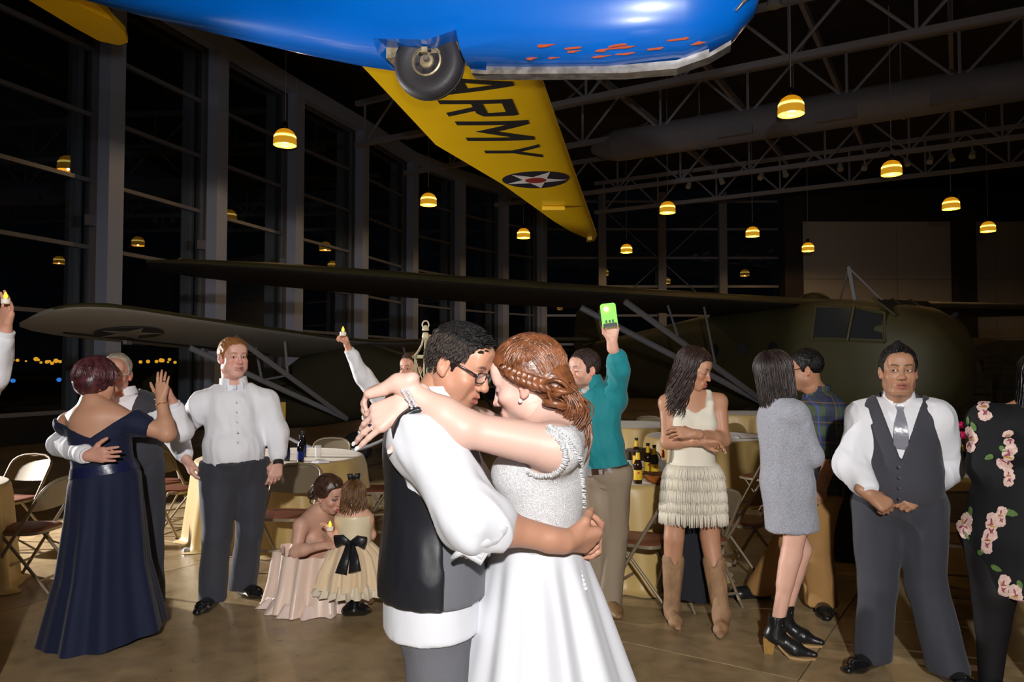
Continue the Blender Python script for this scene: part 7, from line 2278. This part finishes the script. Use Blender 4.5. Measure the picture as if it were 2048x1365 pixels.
hands = dict(R=(hframe(p, 'R', (.3, .9, .1), (.5, -.2, .8), scale=.93), 'relaxed', .92), L=(hframe(p, 'L', (.3, .9, .1), (-.5, .2, .8), scale=.93), 'relaxed', .92))
make_body(gw, srgb(222, 172, 150), hd, p, arms='RL', hands=hands, h_arm=.006, hcoarse=.009, shrink=-.002, neck_r=.043, face=dict(fem=1, closed=True, blush=.3))
Hg_ = mat('hair dark straight', srgb(44, 32, 30), .42, bump=.25, bscale=70, var=.5, vscale=30, spec=.6)
hair_cap(gw, hd, Hg_, [(.13, .11), (.09, .08), (.07, .06), (.05, .03), (.03, -.02), (0, -.04), (-.06, -.07), (-.12, -.09)], t=.018, rough=.002, h=.0048, ears=False, top=.008)
locks(gw, hd, Hg_, long_hair(rg, 55, 305, 420, .20, wave=.005, freq=14, r=.0045, start=.016, spread=-.2), flat=.6)
spheres(gw, 'hair_clip', [hd((-.02, -.11, -.04))], .012, M_dark)
q = torso_prims(p, .010)
for s in 'RL': q += [pc(p.sh[s], p.el[s], .058, .056, k=.05), pc(p.el[s], p.el[s].lerp(p.wr[s], .7), .058, .046, k=.03)]
q += [pc(at(p, .15, 0, -.01), at(p, .7, 0, -.015), .13, .12, k=.04, sq=(p.ff, .85)), pc(at(p, .1), at(p, -.42), .14, .142, k=.04, sq=(p.ff, .95)), pc(p.sh['R'].lerp(p.el['R'], .35), at(p, .5, .08), .055, .07, k=.03), plane_i(p.neck + p.up * .03, p.up), plane_i(at(p, -.41), -p.up)]
garment(gw, 'knit_dress', q, M_knit, h=.0085, fold=.009, fscale=6, fdir=(.3, 0, 1), squash=.3, seed=12)
M_bboot = mat('black boot leather', (.012, .012, .013), .32, bump=.2, bscale=18); M_heel = mat('stacked wood heel', srgb(164, 124, 62), .5, var=.15, vscale=60); M_welt = mat('boot welt', srgb(176, 142, 96), .6)
for s, d in (('R', Vector((.9, -.42, 0))), ('L', Vector((.85, -.5, 0)))):
    d.normalize(); an = p.an[s]; g = Vector((an.x, an.y, 0))
    q = [pc(g + UPV * .115 - d * .01, g + UPV * .21, .046, .047, k=.02), pc(g - d * .03 + UPV * .10, g + d * .09 + UPV * .048, .042, .040, k=.03), pc(g + d * .09 + UPV * .042, g + d * .19 + UPV * .028, .040, .018, k=.03, sq=(UPV, .8)), pc(g + UPV * .18, g + UPV * .3, .04, .04, k=.003, op='s'),
         plane_i(g + UPV * .215, UPV), pf(lambda X, Y, Z: f32(.013) - Z)]
    n_ = (UPV * .135 + d * .065 * -1)
    q.append(plane_i(g + d * .06 + UPV * .014, (-UPV * .12 - d * .075)))
    bo = garment(gw, 'ankle_boot', q, M_bboot, h=.0055, fold=.002, fscale=20)
    mb = MB(); hb_ = g - d * .048
    mb.loft([[hb_ + d * x + Vector((-d.y, d.x, 0)) * y + UPV * .0 for x, y in ((-.022, -.022), (.024, -.02), (.024, .02), (-.022, .022))], [hb_ + d * (x * 1.35 + .003) + Vector((-d.y, d.x, 0)) * y * 1.3 + UPV * .085 for x, y in ((-.022, -.024), (.028, -.022), (.028, .022), (-.022, .024))]])
    sub('heel', mb, M_heel, bo)
    side = Vector((-d.y, d.x, 0)); pts = []
    rr = []
    for t in np.linspace(0, 1, 9):
        x = .0 + .205 * t; z = .075 * max(0, 1 - t * 2.6) ** 1.3 + .006; w = .034 + .012 * math.sin(PI * min(1, t * 1.1)) - (.026 * max(0, t - .8) / .2)
        c = g + d * (x - .01)
        rr.append([c - side * w + UPV * (z - .006), c + side * w + UPV * (z - .006), c + side * w + UPV * (z + .006), c - side * w + UPV * (z + .006)])
    mb = MB(); mb.loft(rr); sub('sole', mb, M_welt, bo)

# --- man in waistcoat and tie on the right
Y0 = 4.02
p = mkpose((-.40, -.92, 0), P(1798, 1005, Y0), P(1797, 806, Y0 + .02), (P(1728, 838, Y0 + .07), P(1868, 838, Y0 - .07)), (P(1704, 930, Y0 + .02), P(1896, 932, Y0 + .02)), (P(1738, 988, Y0 - .14), P(1840, 990, Y0 - .14)),
           (P(1754, 1170, Y0 + .02), P(1852, 1170, Y0 - .03)), (Vector((P(1758, 1310, Y0).x, Y0 + .06, .09)), Vector((P(1868, 1310, Y0).x, Y0 - .13, .09))), ww=.18, wd=.135, cw=.18, cd=.13, hw=.18, hd=.135, belly=.02, shr=.068, arm=.062, fore=.052, wrist=.033, hipw=.105, thigh=.098)
hd = Frame(P(1797, 742, Y0 - .05), headfwd(-18, 1), scale=1.06)
hands = dict(R=(hframe(p, 'R', (.75, -.3, -.55), (-.25, -.75, .55), scale=1.06), 'grip', 1.12), L=(hframe(p, 'L', (-.85, -.3, -.35), (.1, -.85, .5), scale=1.06), 'grip', 1.12))
r_ = man('man in charcoal waistcoat, silver tie and white sleeves standing at the right', srgb(172, 126, 98), p, hd, dict(w=1.03, jaw=1.12, fat=.35, nose=1.15, mouth=.003, brow=(.012, .01, .008), stubble=.12, stub_col=srgb(90, 64, 46), gaze=(.5, .0), lip=srgb(165, 88, 82)), hands, M_shirt, M_chart, ((-.9, -.55), (.05, -1)), hairmat('black spiked', srgb(18, 15, 16), .4), vest=M_char, seed=2.0, leg=(.11, .095, .095), sleeve_r=(.092, .086, .06), vest_hem=.02, hair_t=.008, hair_top=.004, hairline=[(.13, .11), (.085, .084), (.06, .074), (.045, .058), (.030, .03), (.020, -.005), (.008, -.012), (.002, .012), (-.024, .014), (-.036, -.012), (-.06, -.05), (-.12, -.085)])
pl = []
for i in range(110):
    x = rg.uniform(-.045, .045); y = rg.uniform(-.04, .075); z = .036 + .094 * math.sqrt(max(.05, 1 - (x / .08) ** 2 - ((y + .012) / .103) ** 2))
    l_ = .010 + .016 * math.exp(-(x / .03) ** 2)
    pl.append(([Vector((x, y, z - .006)), Vector((x * .8, y + .004, z + l_ * .6)), Vector((x * .55, y + .006, z + l_))], .0045))
locks(r_, hd, hairmat('black spiked', srgb(18, 15, 16), .4), pl, n=4, name='hair_tufts')
nf_ = collar_frame(p, hd, .03)
M_tie = mat('silver satin tie', srgb(128, 128, 140), .28, bump=.2, bscale=40)
def chest_y(t, inf): return (p.d['cd'] * math.sqrt(max(.2, 1 - ((t - .66) * p.len / .18) ** 2 * .8)) + inf)
rr = []
for t, w, inf in ((.985, .016, .02), (.955, .022, .024), (.925, .016, .022), (.80, .030, .022), (.68, .036, .020), (.55, .038, .012), (.40, .038, -.01)):
    c = at(p, t, .0, (.105 if t > .95 else (.112 if t > .9 else chest_y(t, inf) + .012)))
    rr.append([c - p.R * w, c + p.R * w, c + p.R * w * .9 + p.ff * .012, c - p.R * w * .9 + p.ff * .012])
link('tie', MB().loft(rr), M_tie, r_, smooth=True, auto=50)
vbuttons(r_, p, .046, (.38, .28, .18, .08), r=.008, ymul=1.03)

# --- woman in the black floral dress at the right edge
Y0 = 3.72
def floral_mat():
    m = mat('black crepe', (.01, .01, .012), .8, spec=.25)
    return m
M_crepe = floral_mat()
fl = person_root('woman in black dress with pale pink blossoms at the right edge', (P(2052, 1365, Y0).x, Y0, 0))
p = mkpose((-.5, -.86, 0), P(2050, 1080, Y0), P(2060, 812, Y0 + .02), (P(1976, 846, Y0 + .08), P(2140, 846, Y0 - .08)), (P(1968, 935, Y0 + .06), P(2165, 960, Y0)), (P(2010, 990, Y0 - .05), P(2150, 1050, Y0 - .1)),
           (Vector((P(1990, 1300, Y0).x, Y0, .50)), Vector((P(2095, 1300, Y0).x, Y0, .50))), (Vector((P(1985, 1300, Y0).x, Y0 + .02, .09)), Vector((P(2095, 1300, Y0).x, Y0, .09))), hw=.265, hd=.19, ww=.225, wd=.17, cw=.215, cd=.16, bust=.1, shr=.075, arm=.068, fore=.056, wrist=.034, hipw=.13, thigh=.135, knee=.09, ank=.05)
hd = Frame(P(2088, 764, Y0 - .03), headfwd(-14, 0), scale=1.02)
hands = dict(R=(hframe(p, 'R', (.5, -.3, -.6), (-.3, -.8, .4), scale=1.0), 'relaxed', 1.1), L=(hframe(p, 'L', (-.5, -.3, -.8), (.3, -.8, .4), scale=1.0), 'relaxed', 1.1))
make_body(fl, srgb(206, 152, 120), hd, p, arms='RL', hands=hands, h_arm=.006, hcoarse=.010, shrink=-.004, neck_r=.055, face=dict(fem=1, fat=.9, lip=srgb(180, 80, 90)))
Hf = mat('hair black long', srgb(18, 16, 18), .28, bump=.25, bscale=70, spec=.6)
hair_cap(fl, hd, Hf, [(.13, .11), (.09, .085), (.07, .07), (.05, .045), (.03, .0), (0, -.03), (-.06, -.06), (-.12, -.08)], t=.02, rough=.002, h=.005, ears=False)
locks(fl, hd, Hf, long_hair(rg, 60, 300, 330, .26, wave=.006, freq=16, r=.005, start=.018, spread=1.2), flat=.6)
mb = MB(); mb.lathe([(.001, .02), (.009, .01), (.012, 0), (.009, -.012), (.001, -.02)], hd((.082, .004, -.06)), 8); link('earring', mb, M_silver, fl)
q = torso_prims(p, .012)
for s in 'RL': q += [pc(p.sh[s], p.el[s], .09, .078, k=.05), pc(p.el[s], p.el[s].lerp(p.wr[s], .5), .074, .062, k=.03)]
q += [pc(at(p, .05, -.02), at(p, -.42, -.02), .265, .245, k=.08, sq=(p.ff, .74)), plane_i(p.neck + p.up * .0, p.up), plane_i(at(p, -.40) , -p.up + p.R * .1)]
dress = garment(fl, 'dress', q, M_crepe, h=.0085, fold=.005, fscale=5)
# blossoms and leaves of the print, thin petals lying on the cloth
me_d = dress.data; cod = np.zeros(len(me_d.vertices) * 3, dtype=f32); me_d.vertices.foreach_get('co', cod); cod = cod.reshape(-1, 3)
nod = np.zeros(len(me_d.vertices) * 3, dtype=f32); me_d.vertex_normals.foreach_get('vector', nod); nod = nod.reshape(-1, 3)
front = nod[:, 1] < -.02
cf2, nf2 = cod[front], nod[front]
uvp = np.stack([cf2[:, 0] / cf2[:, 1] * F + 1024, cf2[:, 2]], axis=1)
M_petal = mat('pale pink print', srgb(222, 190, 180), .7, var=.15, vscale=60); M_petal2 = mat('deep pink print', srgb(150, 70, 90), .7); M_leafp = mat('green leaf print', srgb(84, 116, 56), .7, var=.2, vscale=60); M_stam = mat('yellow print', srgb(190, 150, 50), .7)
def onto(u, v):
    zt = P(u, v, Y0 - .16)
    d2 = ((cf2[:, 0] - zt.x) ** 2 + (cf2[:, 2] - zt.z) ** 2)
    k_ = int(np.argmin(d2))
    if d2[k_] > .05 ** 2: return None
    return Vector(cf2[k_].tolist()), Vector(nf2[k_].tolist())
def petal(u, v, ang, ln, wd, m, nm):
    r0 = onto(u, v)
    if r0 is None: return
    c, n_ = r0
    e1 = (Vector((0, 0, 1)) - n_ * n_.z).normalized(); e2 = n_.cross(e1)
    d = e2 * math.cos(ang) + e1 * math.sin(ang); s_ = n_.cross(d)
    pts = []
    for x, y in ((0, .12), (.35, .5), (.75, .48), (1, .12), (.92, -.05), (1, -.18), (.7, -.5), (.3, -.45), (0, -.12)):
        pts.append(c + d * (x * ln) + s_ * (y * wd) + n_ * .003)
    # hug the cloth
    out = []
    for q_ in pts:
        k_ = int(np.argmin(((cf2 - np.array(q_)) ** 2).sum(axis=1))); out.append(q_ + Vector(nf2[k_].tolist()) * (Vector((cf2[k_] - np.array(q_)).tolist()).dot(Vector(nf2[k_].tolist())) + (.0055 if nm == 'print_stamen' else .0035)))
    mb = MB(); mb.prism(out, n_, .0016)
    link(nm, mb, m, fl)
def flower(u, v, sz, a0):
    for k in range(5):
        a = a0 + 2 * PI * k / 5
        petal(u + math.cos(a) * sz * .55, v - math.sin(a) * sz * .55, a + .2, sz * .0046, sz * .0048, M_petal, 'print_petal')
    for k in range(5):
        a = a0 + 2 * PI * k / 5
        petal(u + math.cos(a) * sz * .35, v - math.sin(a) * sz * .35, a, sz * .0026, sz * .0007, M_petal2 if k else M_stam, 'print_stamen')
for u, v, sz, a0 in ((2018, 822, 13, .3), (1958, 862, 8, 1), (1996, 890, 12, .2), (2036, 882, 9, .9), (1962, 932, 10, .5), (2030, 918, 13, .1), (1950, 1014, 12, .4), (1936, 1010, 8, .9), (1972, 1068, 13, .8), (2006, 1062, 12, .2), (2020, 1040, 9, .4), (1928, 1072, 9, .2), (1938, 1100, 11, .7), (1958, 1106, 11, .1), (2000, 1092, 11, .5), (2022, 1180, 10, .5), (2036, 1198, 11, .1), (2044, 1224, 10, .7), (1926, 1180, 8, .2), (1928, 1200, 7, .9), (2040, 960, 9, .4), (1972, 974, 8, .1)):
    flower(u, v, sz, a0)
for u, v, a, ln in ((1998, 852, 4.2, .05), (1986, 838, 4.6, .045), (2026, 905, .5, .05), (2010, 928, 2.6, .045), (2040, 1032, .2, .06), (1968, 1050, 3.4, .05), (1984, 1044, 1.0, .05), (1950, 960, 4.0, .05), (1942, 1045, 2.2, .05), (2002, 1216, 4.6, .045), (2020, 1150, .3, .05), (1932, 1140, 4.7, .045), (1998, 1112, 5.6, .045), (1965, 1085, 4.0, .045), (2044, 1178, 1.2, .04)):
    petal(u, v, a, ln, ln * .55, M_leafp, 'print_leaf')
M_tight = mat('black tights', (.009, .008, .009), .7, spec=.25)
q = []
for s in 'RL': q += leg_prims(p, s, .004)
q += [pe(at(p, -.02), (.25, .17, .12), p.ax, k=.05), pf(lambda X, Y, Z: f32(.05) - Z)]
garment(fl, 'tights', q, M_tight, h=.010)
for s in 'RL': shoe(fl, p.an[s], (-.1, -1), mat('black leather', (.012, .012, .013), .3), length=.25, w=.04)

# --- the guest whose raised hand shows at the left edge
Y0 = 3.6
p = mkpose((.3, -1, 0), P(-130, 960, Y0 + .1), P(-120, 770, Y0 + .1), (P(-190, 812, Y0 + .12), P(-50, 806, Y0 + .1)), (P(-255, 890, Y0), P(-16, 752, Y0 - .05)), (P(-240, 960, Y0 - .1), P(10, 662, Y0 - .1)),
           (P(-150, 1150, Y0 + .1), P(-90, 1150, Y0 + .1)), (Vector((P(-160, 1200, Y0).x, Y0 + .1, .09)), Vector((P(-90, 1200, Y0).x, Y0 + .1, .09))))
hd = Frame(P(-120, 710, Y0 + .05), headfwd(40, 0), scale=1.02)
fH = hframe(p, 'L', (.18, -.1, 1), (.35, .8, .1), scale=1.02)
edge_hand = fH
hands = dict(R=(hframe(p, 'R', (.1, -.2, -1), (-.8, -.5, 0)), 'relaxed', 1.0), L=(fH, 'spread', 1.0))
man('guest at the left edge, only a raised hand and white sleeve in view', srgb(206, 150, 126), p, hd, dict(), hands, M_shirt, M_chart, ((0, -1), (0, -1)), hairmat('brown short', srgb(70, 48, 38), .5), seed=3.0)
# ------------------------------------------------------------------ what the guests hold
M_flame = mat('amber candle flame', (1, .6, .05), .4, emit=(1.0, .55, .03), estr=2.2)
M_wax = mat('white candle cup', (.75, .72, .68), .5, emit=(1.0, .5, .1), estr=.12)
def candle(c, label, s=1.0):
    t = thing('tea_light', label, 'candle', c, 'electric tea lights in hands', local=True)
    link('cup', MB().lathe([(.017 * s, -.012 * s), (.019 * s, -.010 * s), (.019 * s, .010 * s), (.016 * s, .012 * s), (.004 * s, .013 * s)], n=16), M_wax, t, smooth=True, auto=40)
    link('flame', MB().lathe([(.003 * s, .012 * s), (.009 * s, .018 * s), (.0085 * s, .027 * s), (.004 * s, .038 * s), (.0008 * s, .044 * s)], n=12), M_flame, t, smooth=True)
candle(P(686, 668, 5.98), 'tea light held high by the man in the background', 1.35)
candle(P(11, 603, 3.44), 'tea light on the raised fingertips at the left edge', 1.0)
candle(P(660, 1058, 4.86), 'tea light in the little girl\'s hand', 1.15)
# lantern
M_lan = mat('cream lantern metal', srgb(206, 196, 160), .5)
LY = 6.02
lc = P(851, 700, LY); sc_ = LY / F
ln_ = thing('lantern', 'cream openwork metal lantern held up beside the groom', 'lantern', P(851, 775, LY))
def LQ(x, z, a=0.0): return Vector((P(851, 700, LY).x + x * math.cos(a), LY + x * math.sin(a), P(851, z, LY).z))
mb = MB(); mb.lathe([(.026, .0), (.03, .012), (.018, .03), (.012, .045)], LQ(0, 662), 12); link('finial', mb, M_lan, ln_, smooth=True)
mb = MB(); c = LQ(0, 650); mb.tube([c + Vector((math.cos(t) * .026, 0, math.sin(t) * .032)) for t in np.linspace(0, 2 * PI, 17)[:-1]], .006, 6, closed=True); link('ring_handle', mb, M_lan, ln_, smooth=True)
mb = MB(); mb.lathe([(.02, .01), (.026, 0), (.03, -.03), (.02, -.04)], LQ(0, 668), 12); link('collar', mb, M_lan, ln_, smooth=True)
for k in range(6):
    a = PI / 6 + k * PI / 3
    mb = MB(); mb.tube([LQ(.02, 676, a), LQ(.035, 690, a), LQ(.07, 704, a), LQ(.10, 712, a)], .006, 6); link('roof_rib', mb, M_lan, ln_, smooth=True)
    mb = MB(); mb.tube([LQ(.092, 715, a), LQ(.085, 772, a)], .006, 6); link('side_post', mb, M_lan, ln_, smooth=True)
    b = a + PI / 3
    mb = MB(); mb.tube([LQ(.090, 718, a), LQ(.087, 770, b)], .0035, 5); link('side_brace', mb, M_lan, ln_)
mb = MB(); mb.lathe([(.106, .012), (.110, .0), (.10, -.014), (.09, -.012), (.09, .006)], LQ(0, 714), 6); link('eave', mb, M_lan, ln_)
mb = MB(); mb.lathe([(.10, .012), (.108, .0), (.11, -.018), (.02, -.02), (.02, .012)], LQ(0, 773), 6); link('base', mb, M_lan, ln_)
# phone
ph = thing('mobile_phone', 'phone in a lime green case with its light shining, held overhead', 'phone', P(1219, 636, 4.72))
PYY = 4.70
R_ = Matrix.Rotation(math.radians(-7), 3, 'Y')
c = P(1218, 631, PYY)
def rrect(w, h, r, n=5):
    out = []
    for sx, sy, a0 in ((1, 1, 0), (-1, 1, PI / 2), (-1, -1, PI), (1, -1, 3 * PI / 2)):
        for k in range(n + 1):
            a = a0 + PI / 2 * k / n
            out.append((sx * (w / 2 - r) + r * math.cos(a), sy * (h / 2 - r) + r * math.sin(a)))
    return out
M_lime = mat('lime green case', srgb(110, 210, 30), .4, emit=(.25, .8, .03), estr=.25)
link('case', MB().prism([c + R_ @ Vector((x, 0, z)) for x, z in rrect(.098, .152, .018)], (0, 1, 0), .012), M_lime, ph)
link('case_bumper', MB().prism([c + R_ @ Vector((x, -.002, z - .062)) for x, z in rrect(.088, .026, .008)], (0, 1, 0), .012), M_dark, ph)
for x in (-.022, .0, .02): link('case_mark', MB().box(c + R_ @ Vector((x, -.002, -.038)), (.012, .003, .018), R_), mat('case dark print', srgb(30, 70, 10), .5), ph)
mb = MB(); mb.tube([c + R_ @ Vector((-.012, -.001, .040)), c + R_ @ Vector((-.012, -.006, .040))], .011, 14)
link('torch_light', mb, mat('phone torch', (1, 1, .95), .3, emit=(1, 1, .85), estr=40), ph)
lamp('phone_torch', 'SPOT', c + R_ @ Vector((-.012, -.02, .040)), 1.5, (1, 1, .9), .01, aim=c + Vector((0, -2, 0)), spot=math.radians(120))
